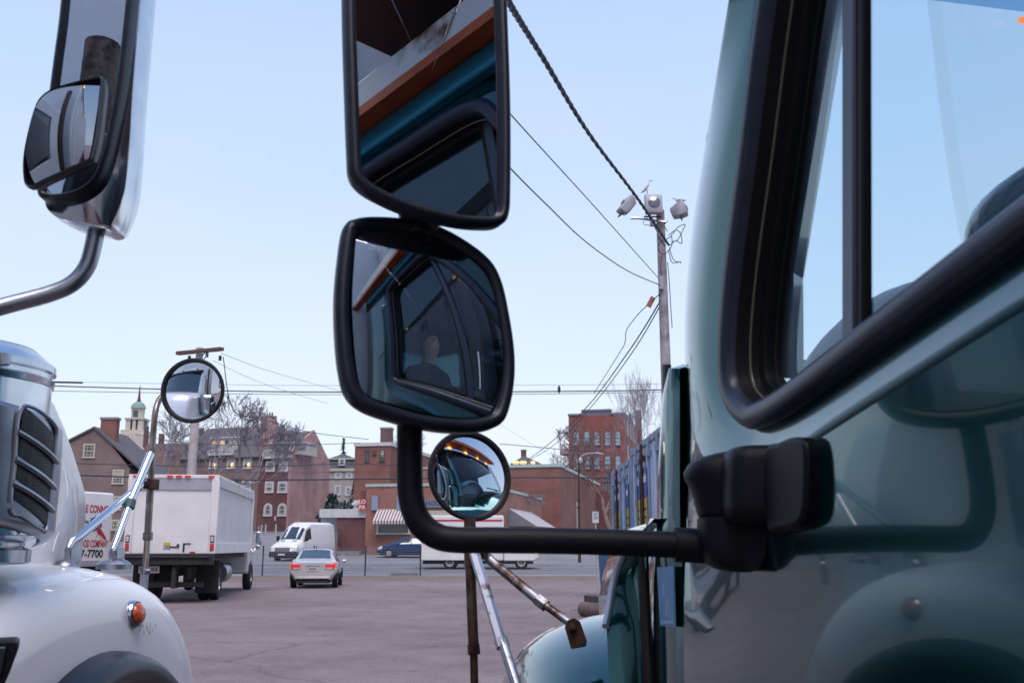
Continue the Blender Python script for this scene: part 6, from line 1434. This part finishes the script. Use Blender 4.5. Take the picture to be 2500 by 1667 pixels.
# ---- driver, seen in the lower mirror and through the screen
dv = thing('person', 'seated driver in a dark jacket, seen through the cab glass in the lower mirror', 'person', G(.44, -1.02, 1.46), GY)
me = bpy.data.meshes.new('person'); bm = bmesh.new(); sk = bm.verts.layers.skin.verify()
def jv(p, r, prev=None, rt=False):
    v = bm.verts.new(p); v[sk].radius = r if isinstance(r, tuple) else (r, r); v[sk].use_root = rt
    if prev: bm.edges.new((prev, v))
    return v
pel = jv((0, 0, 0), (.17, .12), None, True); ab = jv((0, .0, .2), (.165, .115), pel); ch = jv((0, .01, .42), (.19, .125), ab); nk = jv((0, .0, .545), .055, ch); n2 = jv((0, .02, .60), .045, nk)
hd = jv((0, .055, .68), (.070, .088), n2); h2 = jv((0, .045, .755), (.082, .098), hd); jv((0, .03, .80), (.05, .06), h2); jv((0, .135, .672), .016, hd)
for sx in (-1, 1):
    sh = jv((sx * .19, 0, .46), .062, ch); el = jv((sx * .25, .07, .2), .047, sh); wr = jv((sx * .10, .27, .20), .033, el); pm = jv((sx * .065, .335, .215), (.036, .02), wr)
    for i, (dx, l_) in enumerate(((-.026, .07), (-.009, .08), (.009, .076), (.025, .06))):
        k1 = jv((sx * (.05 - dx * .8), .335 + l_ * .5, .222 + .012 * i), .0095, pm); jv((sx * (.035 - dx * .8), .335 + l_ * .8, .245 + .012 * i), .008, k1)
    t1 = jv((sx * .04, .315, .245), .0105, pm); jv((sx * .02, .34, .262), .009, t1)
    th = jv((sx * .11, .14, -.02), .085, pel); kn = jv((sx * .14, .48, .0), .062, th); jv((sx * .14, .56, -.40), .045, kn)
bm.to_mesh(me); bm.free(); me.materials.append(M['skin'])
pb = bpy.data.objects.new('body', me); C.objects.link(pb); pb.parent = dv
m_ = pb.modifiers.new('skin', 'SKIN'); m_.use_smooth_shade = True; m_ = pb.modifiers.new('sub', 'SUBSURF'); m_.levels = 2; m_.render_levels = 2
bpy.context.view_layer.update()
# clothes: the same skinned surface, slightly larger, without head and hands
me2 = bpy.data.meshes.new_from_object(pb.evaluated_get(bpy.context.evaluated_depsgraph_get())); bm = bmesh.new(); bm.from_mesh(me2)
bmesh.ops.delete(bm, geom=[f for f in bm.faces if f.calc_center_median().z > .555 or (f.calc_center_median().y > .26 and f.calc_center_median().z > .12)], context='FACES')
bm.normal_update()
for v in bm.verts: v.co += v.normal * .012
bm.to_mesh(me2); bm.free(); me2.materials.clear(); me2.materials.append(M['jacket']); me2.shade_smooth()
jo = bpy.data.objects.new('jacket', me2); C.objects.link(jo); jo.parent = dv
HD = bpy.data.meshes.new_from_object(pb.evaluated_get(bpy.context.evaluated_depsgraph_get()))
hv = [v.co.copy() for v in HD.vertices if v.co.z > .62]; zt_h = max(v.z for v in hv); xm_h = max(abs(v.x) for v in hv); ym_h = max(v.y for v in hv if v.z > .70); yn_h = min(v.y for v in hv if v.z > .70)
bpy.data.meshes.remove(HD)
yc_h = (ym_h + yn_h) / 2; ry_h = (ym_h - yn_h) / 2; b = MB(); rows = []
for i in range(9):
    a = R(-6) + R(96) * i / 8; r = []
    for k in range(25):
        t = 2 * math.pi * k / 24; front = max(0, math.sin(t)) ** .7
        a2 = max(a, R(34) * front + R(-6) * (1 - front)); r.append(Vector((xm_h * 1.07 * math.cos(a2) * math.cos(t), yc_h - .004 + ry_h * 1.08 * math.cos(a2) * math.sin(t), .745 + (zt_h - .735) * math.sin(a2))))
    rows.append(r)
b.grid(rows); put('hair', b, M['hair'], dv, True)
for sx in (-1, 1):
    b = MB(); b.ball((sx * .030, ym_h - .012, .735), (.016, .010, .008), 10, 6); b.tube([(sx * .012, ym_h - .004, .752), (sx * .034, ym_h - .012, .757), (sx * .050, ym_h - .028, .750)], .0045, 6); put('eye', b, M['hair'], dv, True)
b = MB(); b.tube([(-.024, ym_h - .014, .672), (0, ym_h - .004, .676), (.024, ym_h - .014, .672)], .0045, 6); put('mouth', b, mat('lips', (.35, .14, .12), .5), dv, True)
b = MB(); b.tube([(0, ym_h - .008, .742), (0, ym_h + .012, .712), (0, ym_h + .004, .700)], [.007, .014, .008], 8); put('nose', b, M['skin'], dv, True)
# ================================================================== white truck on the left
WY = R(-4.0); W0 = Vector((-1.33, 2.0, 0))
wt = thing('white_truck', 'white conventional truck close by on the left with chrome air cleaner and mirrors', 'truck', W0, WY)
WR = Vector((math.cos(WY), math.sin(WY), 0)); WF = Vector((-math.sin(WY), math.cos(WY), 0))
def Wp(w, s, z): return W0 + WR * w + WF * s + Vector((0, 0, z))
def wlp(x, y, w=0.0):
    p = hitplane(dray(x, y), W0 + WR * w, WR) - W0; return Vector((w, p.dot(WF), p.z))
# ---- bonnet: side skin rounded at its far edge, and top
sil = [(106, 902), (124, 930), (148, 985), (168, 1040), (184, 1092), (195, 1130), (197, 1180), (191, 1250), (182, 1320), (178, 1400)]
rows = []
for i, (x, y) in enumerate(sil):
    far = wlp(x, y, 0); r = []
    for k in range(10):
        f = k / 9; r.append(Vector((-.03 * (1 - f) + .018 * math.sin(f * math.pi), -.15 + (far.y + .15) * f, far.z)))
    r += [Vector((-.02, far.y + .03, far.z)), Vector((-.09, far.y + .10, far.z)), Vector((-.25, far.y + .25, far.z - .01)), Vector((-.52, far.y + .60, far.z - .04)), Vector((-.70, far.y + 1.0, far.z - .08))]
    rows.append(r)
tp0 = [Vector((v.x - .05, v.y, v.z + .03)) for v in rows[0]]; tp1 = [Vector((v.x - .16, v.y, v.z + .06)) for v in rows[0]]
full = []
for k in range(9):
    f = k / 8; full.append([Vector((v.x + (-1.70 - 2 * (v.x + .30) - (v.x - v.x)) * f if False else v.x + (-1.78 - 2 * v.x + -.0) * f * 0 + f * (-2.06 - 2 * v.x), v.y, v.z + .05 * math.sin(f * math.pi))) for v in tp1])
b = MB(); b.grid([[Vector((v.x - .01, v.y, .85)) for v in rows[-1]]] + rows[::-1] + [tp0] + full)
fl = [[Vector((-2.06 - v.x, v.y, v.z)) for v in r] for r in (rows[0], rows[4], rows[-1])]; b.grid(fl)
put('bonnet', b, M['white_paint'], wt, True, ang=0)
b = MB(); b.box(-1.34, -.74, 1.72, 1.80, .8, 1.70); put('grille', b, M['chrome'], wt, bevel=.03)
b = MB(); b.box(-2.2, .1, 1.75, 2.0, .4, .75); put('bumper', b, M['chrome'], wt, bevel=.04)
# ---- fender
fs, fz_ = .40, .72; rows = []; NR, RO = .53, .748
for i in range(41):
    a = R(-20) + R(225) * i / 40; r = []
    ext = .0
    if a > R(90): ext = .22 * smooth01((a - R(90)) / R(70))          # longer tail towards the cab
    for k in range(17):
        t = (k / 16) * math.pi * .5; n_ = 2 / 4.6
        r_ = NR + (RO - NR) * (math.cos(t) ** n_ if k < 16 else 0); w = -.35 + .725 * (math.sin(t) ** n_)
        bl = (r_ - NR) / (RO - NR); ca, sa = math.cos(a), math.sin(a); m_ = 2 / (2 + 1.1 * bl)
        if sa > 0: ca, sa = math.copysign(abs(ca) ** m_, ca), sa ** m_
        r.append(Vector((w, fs + ca * (r_ + ext), fz_ + sa * r_)))
    rows.append(r)
b = MB(); b.grid(rows); fnd = put('fender', b, M['white_paint'], wt, True, ang=0)
FB = BVHTree.FromPolygons([tuple(wt.matrix_basis @ v) for v in b.v], b.f)
def on_fender(x, y):
    l, n, i, d = FB.ray_cast(CAMV, dray(x, y).normalized()); 
    if l is None: return dat(x, y, 2.5), Vector((0, 0, 1))
    return l, (n if n.dot(CAMV - l) > 0 else -n)
# black flare round the arch and the wheel
rows = []
for i in range(41):
    a = R(-20) + R(225) * i / 40; r = []
    for w, r_ in ((.34, .548), (.39, .546), (.425, .536), (.445, .518), (.448, .495), (.435, .47), (.36, .452), (.19, .448)): r.append(Vector((w, fs + math.cos(a) * r_, fz_ + math.sin(a) * r_)))
    rows.append(r)
b = MB(); b.grid(rows); put('wheel_flare', b, M['plastic_s'], wt, True, ang=60)
b = MB(); rows = []
for i in range(31):
    a = R(-20) + R(225) * i / 30; rows.append([Vector((w, fs + math.cos(a) * .527, fz_ + math.sin(a) * .527)) for w in (-.3, .37)])
b.grid(rows); b.add([(-.3, fs - .6, .2), (-.3, fs + .6, .2), (-.3, fs + .6, 1.3), (-.3, fs - .6, 1.3)], [(0, 1, 2, 3)]); put('wheel_well', b, M['dark'], wt)
M4 = Matrix.Translation((.16, fs, .43)) @ Matrix.Rotation(R(90), 4, 'Y')
b = MB(); b.lathe([(.27, -.14), (.40, -.14), (.43, -.10), (.43, .10), (.40, .14), (.27, .14), (.27, .06)], 40, M4); wh = put('wheel', b, M['tyre'], wt, True)
b = MB(); b.lathe([(.27, .06), (.27, .12), (.16, .05), (.10, .14), (.001, .15)], 28, M4); put('rim', b, M['steel'], wh, True)
# amber marker lamp
l, n = on_fender(307, 1410); nn = (n + Vector((.25, -.1, 0))).normalized(); M4 = Vector((0, 0, 1)).rotation_difference(nn).to_matrix().to_4x4(); M4.translation = l - nn * .004
b = MB(); b.lathe([(.034, -.02), (.0345, .004), (.033, .013), (.0295, .0165), (.0275, .014), (.0275, .0)], 36, M4); ml = put('marker_lamp', b, M['chrome'], wt, True, world=True, ang=50)
b = MB(); b.lathe([(.0275, .010), (.0265, .018), (.021, .025), (.012, .029), (.001, .030)], 32, M4); put('lens', b, M['amber'], ml, True, world=True, ang=0)
# scuff marks above the arch
b = MB(); rnd = random.Random(9)
for i in range(14):
    x0 = rnd.uniform(318, 362); y0 = rnd.uniform(1438, 1462); p, n = on_fender(x0, y0); q, n2 = on_fender(x0 + rnd.uniform(-2, 3), y0 - rnd.uniform(3, 12))
    b.tube([p + n * .0003, q + n2 * .0003], [.0006, .0003], 4)
put('scuff', b, mat('scuff_grey', (.16, .16, .19), .8), fnd, world=True)
# black step box and its strap, low on the left
b = MB(); b.box(.22, .50, -.62, -.22, .9, 1.20); stp = put('step_box', b, M['plastic'], wt, bevel=.02)
b = MB(); q = [dat(x, y, 1.56) for x, y in ((-60, 1474), (34, 1470), (41, 1476), (38, 1496), (22, 1540), (8, 1575), (-60, 1600))]; b.prism(q, [v + Vector((-.03, .07, 0)) for v in q]); lt_ = put('bonnet_latch', b, M['plastic'], wt, world=True, bevel=.006)
b = MB(); q = [dat(x, y, 1.552) for x, y in ((-60, 1486), (14, 1484), (4, 1548), (-60, 1560))]; b.prism(q, [v + Vector((-.002, .006, 0)) for v in q]); put('latch_strap', b, M['plastic_s'], lt_, world=True, bevel=.003)
b = MB(); b.box(-.2, .46, -1.3, -.18, .55, .9); put('tank', b, M['chrome'], wt, bevel=.06)
# ---- chrome air cleaner with louvred side
Yc = 2.06; rc_ = .195; cx_ = (112 - 1176) / 2286 * Yc - rc_ * 1.10; ctr = Vector((cx_, Yc, 0)); vd = math.atan2(-Yc, -cx_)
def zy(y, x=40, dY=-.12): return dat(x, y, Yc + dY).z
zt, zr1, zr2, zb1, zb2 = zy(762, 0), zy(826, 0), zy(846, 0), zy(1222, 40), zy(1298, 40)
b = MB(); M4 = Matrix.Translation(ctr)
b.lathe([(rc_ * .985, zb1 - .004), (rc_ * .985, zr2 - .012)], 64, M4); b.lathe([(rc_ * .97, zr2 - .016), (rc_ * 1.0, zr2 - .012), (rc_ * 1.01, zr2), (rc_ * .98, zr2 + .004), (rc_ * .98, zr1 - .004), (rc_ * 1.015, zr1), (rc_ * 1.01, zr1 + .014), (rc_ * .985, zr1 + .018), (rc_ * .93, zt - .03), (rc_ * .80, zt - .008), (rc_ * .5, zt), (.001, zt + .004)], 64, M4)
ac = put('air_cleaner', b, M['chrome'], wt, True, world=True, ang=35)
b = MB(); b.lathe([(rc_ * .9, zb2), (rc_ * .93, zb2 + .004), (rc_ * .93, zb2 + .028), (rc_ * .86, zb2 + .036), (rc_ * .86, zb1 - .02), (rc_ * .98, zb1 - .005)], 64, M4); put('base_ring', b, M['chrome'], ac, True, world=True, ang=35)
def cyl(a, z, r): return ctr + Vector((math.cos(a) * r, math.sin(a) * r, z))
def ang_px(x): 
    d = dray(x, 1050); ax_ = math.atan2(d.y, d.x); v = math.atan2(Yc, cx_); off_ = v - ax_ ; D_ = math.hypot(cx_, Yc)
    k = D_ * math.sin(off_) / (rc_ * 1.1); k = max(-.985, min(.985, k)); return (vd + math.asin(k) + off_ * 0)
ha0, ha1 = ang_px(-75), vd + R(118)
zl1, zl0 = zy(915, 60, -.08), zy(1196, 60, -.08)
def sl_(a): return -.055 * (a - ha0) / (ha1 - ha0)           # the louvres fall away towards the bonnet
rows = []
for zf_, rr_ in ((0, 1.0), (.02, 1.09), (.06, 1.14), (.5, 1.15), (.94, 1.13), (.98, 1.08), (1.0, .99)):
    rows.append([cyl(ha0 + (ha1 - ha0) * k / 40, zl0 + (zl1 - zl0) * zf_ + sl_(ha0 + (ha1 - ha0) * k / 40), rc_ * rr_) for k in range(41)])
b = MB(); b.grid(rows); lh = put('louvre_housing', b, M['steel'], ac, True, world=True, ang=40)
sa0, sa1 = ang_px(22), ang_px(102)
hm = bpy.data.materials.new('honeycomb_mesh'); hm.use_nodes = True; t_ = hm.node_tree; pb_ = t_.nodes['Principled BSDF']; pb_.inputs['Roughness'].default_value = .5
vo = t_.nodes.new('ShaderNodeTexVoronoi'); vo.feature = 'DISTANCE_TO_EDGE'; vo.inputs['Scale'].default_value = 150; vo.inputs['Randomness'].default_value = .25; tc_ = t_.nodes.new('ShaderNodeTexCoord'); t_.links.new(tc_.outputs['Object'], vo.inputs['Vector'])
cr_ = t_.nodes.new('ShaderNodeValToRGB'); cr_.color_ramp.elements[0].position = .08; cr_.color_ramp.elements[0].color = (.05, .052, .06, 1); cr_.color_ramp.elements[1].position = .14; cr_.color_ramp.elements[1].color = (.004, .004, .006, 1)
t_.links.new(vo.outputs['Distance'], cr_.inputs[0]); t_.links.new(cr_.outputs[0], pb_.inputs['Base Color'])
for i, (y0, y1) in enumerate(((948, 1000), (1012, 1062), (1074, 1116), (1128, 1162))):
    za, zb_ = zy(y0, 60, -.08) + .012, zy(y1, 60, -.08) + .012; rows = []
    for f in (0, .1, .5, .9, 1):
        rows.append([cyl(sa0 + (sa1 - sa0) * k / 16, zb_ + (za - zb_) * f - .050 * k / 16, rc_ * (1.152 if .05 < f < .95 else 1.150)) for k in range(17)])
    b = MB(); b.grid(rows); put('mesh_slot', b, hm, lh, True, world=True)
    if i < 3:
        b = MB(); b.tube([cyl(sa0 - .04 + (sa1 - sa0 + .10) * k / 16, zb_ - .007 - .050 * k / 16, rc_ * 1.165) for k in range(17)], .0062, 10); put('louvre_bar', b, M['steel'], lh, True, world=True)
b = MB(); b.tube(catmull([cyl(a, z, rc_ * 1.15) for a, z in ((sa0 - .02, zy(1168, 45, -.08)), (sa0 + .1, zy(1170, 45, -.08) - .012), (sa1 - .1, zy(1172, 60, -.08) - .035), (sa1, zy(1165, 60, -.08) - .04), (sa1 + .03, zy(1100, 60, -.08) - .03), (sa1 + .03, zy(980, 60, -.08) - .02), (sa1 - .05, zy(940, 60, -.08) - .02), (sa0 + .1, zy(935, 60, -.08)), (sa0 - .03, zy(950, 60, -.08)), (sa0 - .04, zy(1050, 60, -.08)))], True, 6), .0042, 8, caps=False); put('louvre_rim', b, M['steel'], lh, True, world=True)
b = MB(); b.tube([dat(8, 812, 1.86), dat(10, 838, 1.86)], .010, 8); put('clasp', b, M['steel'], ac, True, world=True)

# ---- round hood mirror on its tripod
Ym = 3.2
rm, rc2, rn2 = round_mirror(wt, (443, 897), Ym, 73, Wp(-.45, -.45, 2.05), .36, M['mirror_round'], .0085)
b = MB(); b.tube(catmull([dat(380, 905, Ym + .05), dat(366, 918, Ym + .03), dat(357, 945, Ym), dat(352, 1000, Ym), dat(346, 1110, Ym)], sub=6), .0098, 14); b.tube([dat(346, 1105, Ym), dat(339, 1232, Ym)], .0112, 12); b.tube([dat(339, 1230, Ym), dat(335, 1290, Ym - .02), dat(331, 1318, Ym - .03)], .0095, 12); b.tube([dat(340, 1222, Ym), dat(339, 1240, Ym)], .0155, 10); b.tube([dat(352, 1032, Ym), dat(351, 1044, Ym)], .0125, 10)
put('mirror_post', b, mat('old_chrome_tube', (.36, .31, .29), .3, 1.0, (.20, .15, .13), 20, 6, rvar=.25), rm, True, world=True)
b = MB(); b.tube([dat(346, 1042, Ym - .02), dat(298, 1156, Ym - .12)], .0128, 14); b.tube([dat(300, 1152, Ym - .12), dat(268, 1240, Ym - .2), dat(256, 1268, Ym - .22)], [.0105, .0105, .008], 12); stt = put('strut', b, M['chrome_tube'], rm, True, world=True)
b = MB(); b.tube([dat(301, 1148, Ym - .12), dat(296, 1166, Ym - .13)], .0162, 14); put('collar', b, mat('green_collar', (.05, .13, .12), .5), stt, True, world=True)
b = MB(); b.tube([dat(335, 1105, Ym - .02), dat(182, 1232, Ym - .33), dat(164, 1244, Ym - .36), dat(158, 1258, Ym - .37)], [.0122, .0122, .012, .009], 14); put('strut', b, M['chrome_tube'], rm, True, world=True)
b = MB(); q = [dat(x, y, Ym - .03) for x, y in ((331, 1098), (356, 1099), (354, 1124), (328, 1122))]; b.prism(q, [v + Vector((.006, .03, 0)) for v in q]); b.tube([dat(336, 1110, Ym - .045), dat(336, 1110, Ym - .02)], .009, 8); put('clamp', b, M['rust'], rm, world=True, bevel=.003)
for (x0, x1, y0, y1), dY, (dx, dy, dr) in (((146, 163, 1252, 1294), -.37, (152, 1295, 26)), ((249, 268, 1258, 1292), -.23, (262, 1292, 38))):
    b = MB(); q = [dat(x, y, Ym + dY) for x, y in ((x0, y1), (x0 + 1, y0 + 8), (x0 + 6, y0), (x1 - 2, y0 - 1), (x1, y0 + 6), (x1 - 2, y1))]; b.prism(q, [v + Vector((.012, .035, 0)) for v in q]); b.tube([dat((x0 + x1) / 2 + 3, y0 + 8, Ym + dY - .012), dat((x0 + x1) / 2 + 3, y0 + 8, Ym + dY)], .0075, 8); fb = put('foot_bracket', b, M['steel'], rm, world=True, bevel=.003)
    c = dat(dx, dy, Ym + dY + .02); r_ = dr / 2286 * (Ym + dY) * 1.0; b = MB(); b.lathe([(r_, -.018), (r_, -.004), (r_ * .8, .004), (r_ * .5, .012), (.001, .016)], 28, Matrix.Translation(c)); put('foot_pad', b, M['steel'], fb, True, world=True)
b = MB(); b.tube([dat(331, 1312, Ym - .05), dat(343, 1312, Ym - .04)], .010, 10); b.box(-.01, .01, -.01, .01, -.05, .005, M4=Matrix.Translation(dat(332, 1318, Ym - .02))); put('foot_bolt', b, M['steel'], rm, True, world=True)

# ---- tall chrome-backed side mirror
sm2 = bpy.data.objects.new('side_mirror', None); C.objects.link(sm2); sm2.parent = wt; sm2.empty_display_size = .1
fo = [(150, -190), (146, -60), (138, 40), (126, 130), (113, 230), (101, 330), (92, 400), (87, 436), (96, 456), (130, 462), (180, 452), (222, 424), (246, 380), (264, 310), (285, 190), (303, 30), (316, -100), (322, -190), (300, -225), (230, -232), (170, -222)]
h_, mc, mn, Wf_ = mirror_plate('upper_mirror', fo, (205, 120), 1.74, dat(205, 120, 1.74) + Vector((-.42, -1, .62)) * 3, 0, .014, .15, M['mirror_dark'], sm2, glass_recess=1)
# chrome shell behind the frame
ex = Vector((0, 0, 1)).cross(mn).normalized(); ez = mn.cross(ex).normalized()
so_ = [(150, -190), (146, -60), (138, 40), (126, 130), (113, 230), (101, 330), (92, 400), (86, 440), (92, 468), (128, 490), (190, 504), (232, 510), (246, 492), (268, 440), (276, 400), (284, 320), (292, 190), (306, 30), (318, -100), (323, -190), (300, -228), (230, -235), (170, -225)]
lp_ = catmull([Vector(((hitplane(dray(x, y), mc, mn) - mc).dot(ex), (hitplane(dray(x, y), mc, mn) - mc).dot(ez))) for x, y in so_], True, 8)
c2 = sum(lp_, Vector((0, 0))) / len(lp_)
b = MB(); b.grid([[mc + ex * (c2.x + (p.x - c2.x) * k) + ez * (c2.y + (p.y - c2.y) * (1 - (1 - k) * .45)) - mn * d for p in lp_] for k, d in ((.985, .030), (1.0, .038), (1.0, .072), (.97, .108), (.86, .140), (.62, .162), (.3, .168))], cv=True); b.add(b.v[:len(lp_)], [tuple(range(len(lp_)))]); put('mirror_shell', b, M['chrome'], h_, True, world=True, ang=0)
ci = [(63, 428), (58, 395), (60, 355), (70, 305), (84, 255), (98, 228), (125, 208), (165, 195), (210, 184), (236, 180), (240, 196), (236, 240), (228, 310), (217, 362), (205, 376), (160, 396), (110, 418), (78, 434)]
mirror_plate('convex_mirror', ci, (150, 305), 1.64, dat(150, 305, 1.64) + Vector((-.45, -1, .18)) * 3, .30, .0035, .045, M['mirror_dark'], h_)
b = MB(); b.tube(catmull([dat(230, 440, 1.80), dat(226, 490, 1.80), dat(221, 525, 1.80), dat(213, 570, 1.80), (dat(198, 615, 1.80)), dat(165, 652, 1.79), dat(110, 676, 1.78), dat(20, 700, 1.76), dat(-120, 738, 1.72)], sub=6), .0158, 16); put('arm', b, M['steel'], sm2, True, world=True)
b = MB(); b.tube([dat(232, 495, 1.79), dat(240, 512, 1.80)], .012, 8); put('arm_clip', b, M['plastic'], sm2, world=True)
# ---- cab, seen in the round mirror and in the green paint
b = MB(); rows = []
for s_, z_ in ((-.42, 2.72), (-.50, 2.80), (-.75, 2.88), (-1.2, 2.92), (-1.75, 2.9)):
    rows.append([Vector((.0 - 2.06 * k / 14, s_, z_ - .16 * abs(2 * k / 14 - 1) ** 5)) for k in range(15)])
b.grid(rows); b.box(-2.06, -2.02, -1.75, -.1, .8, 2.75); b.box(-.04, 0, -1.75, -.1, .8, 1.95); b.box(-.04, 0, -1.75, -1.45, 1.95, 2.75); b.box(-.04, 0, -1.45, -.42, 2.6, 2.75); b.box(-2.06, 0, -1.80, -1.75, .8, 2.88); b.box(-2.06, -.02, -.16, -.1, 1.3, 2.0)
put('cab', b, M['white_paint'], wt, bevel=.012)
b = MB(); bar(Vector((-.05, -.12, 1.92)), Vector((-.07, -.46, 2.74)), .04, .04); bar(Vector((-2.01, -.12, 1.92)), Vector((-1.99, -.46, 2.74)), .04, .04); put('windscreen_pillar', b, M['white_paint'], wt)
b = MB(); b.grid([[Vector((-.06 - 1.94 * k / 12, -.10 + .1 * (1 - (k / 6 - 1) ** 2), 1.96)), Vector((-.06 - 1.94 * k / 12, -.44 + .1 * (1 - (k / 6 - 1) ** 2), 2.70))] for k in range(13)] if False else [[Vector((-.06 - 1.94 * k / 12, -.10 + .1 * (1 - (k / 6 - 1) ** 2), 1.96)) for k in range(13)], [Vector((-.06 - 1.94 * k / 12, -.44 + .1 * (1 - (k / 6 - 1) ** 2), 2.70)) for k in range(13)]]); put('windscreen', b, M['carglass'], wt, True)
b = MB(); b.box(-2.0, -.06, -.47, -.30, 2.66, 2.74); put('sun_visor', b, M['vinyl'], wt, bevel=.02)
b = MB(); b.add([(-.02, -1.45, 1.95), (-.02, -.16, 1.95), (-.02, -.44, 2.6), (-.02, -1.45, 2.6)], [(0, 1, 2, 3)]); put('side_window', b, M['carglass'], wt)
for x in (-.35, -1.03, -1.7):
    b = MB(); b.ball((x, -.62, 2.90), (.07, .06, .035), 10, 6); put('roof_lamp', b, M['amber'], wt, True)
b = MB(); b.box(-1.5, -.55, -1.5, -.75, 2.90, 3.02); put('roof_fairing', b, M['white_paint'], wt, bevel=.05)
b = MB(); b.tube([(.0, -1.95, 1.0), (.0, -1.95, 3.5)], .065, 14); put('exhaust_stack', b, M['dark_tube'], wt, True)
b = MB(); b.box(-2.35, .16, -11.5, -2.2, 1.15, 4.18); cb2 = put('cargo_box', b, M['box_white'], wt, bevel=.02)
b = MB(); b.box(.161, .175, -11.5, -2.2, 4.04, 4.16); b.box(.161, .175, -11.5, -2.2, 1.15, 1.32); put('side_rail', b, M['dark_tube'], cb2)
b = MB()
for i in range(16): b.box(.161, .168, -11.3 + i * .58, -11.285 + i * .58, 1.32, 4.04)
put('side_rib', b, M['grey_sheet'], cb2)
text('lettering', "12'5\"", .22, M['ink_k'], cb2, frame_mat((.166, -3.0, 3.84), (0, 1, 0), (0, 0, 1)))
text('lettering', "H T", .30, M['ink_k'], cb2, frame_mat((.166, -4.5, 3.7), (0, 1, 0), (0, 0, 1)))
b = MB(); b.box(-2.1, .05, -11.2, -1.8, .6, 1.12); put('chassis', b, M['dark'], wt)
for y in (-10.2, -9.0):
    M4 = Matrix.Translation((-.05, y, .5)) @ Matrix.Rotation(R(90), 4, 'Y'); b = MB(); b.lathe([(.29, -.3), (.47, -.3), (.50, -.25), (.50, .1), (.47, .14), (.29, .14)], 30, M4); put('wheel', b, M['tyre'], wt, True)
for z in (3.62,):
    for i in range(3):
        b = MB(); b.box(.176, .20, -2.5 - i * 3.5, -2.38 - i * 3.5, 4.07, 4.13); put('side_marker', b, M['amber_lit'], wt)
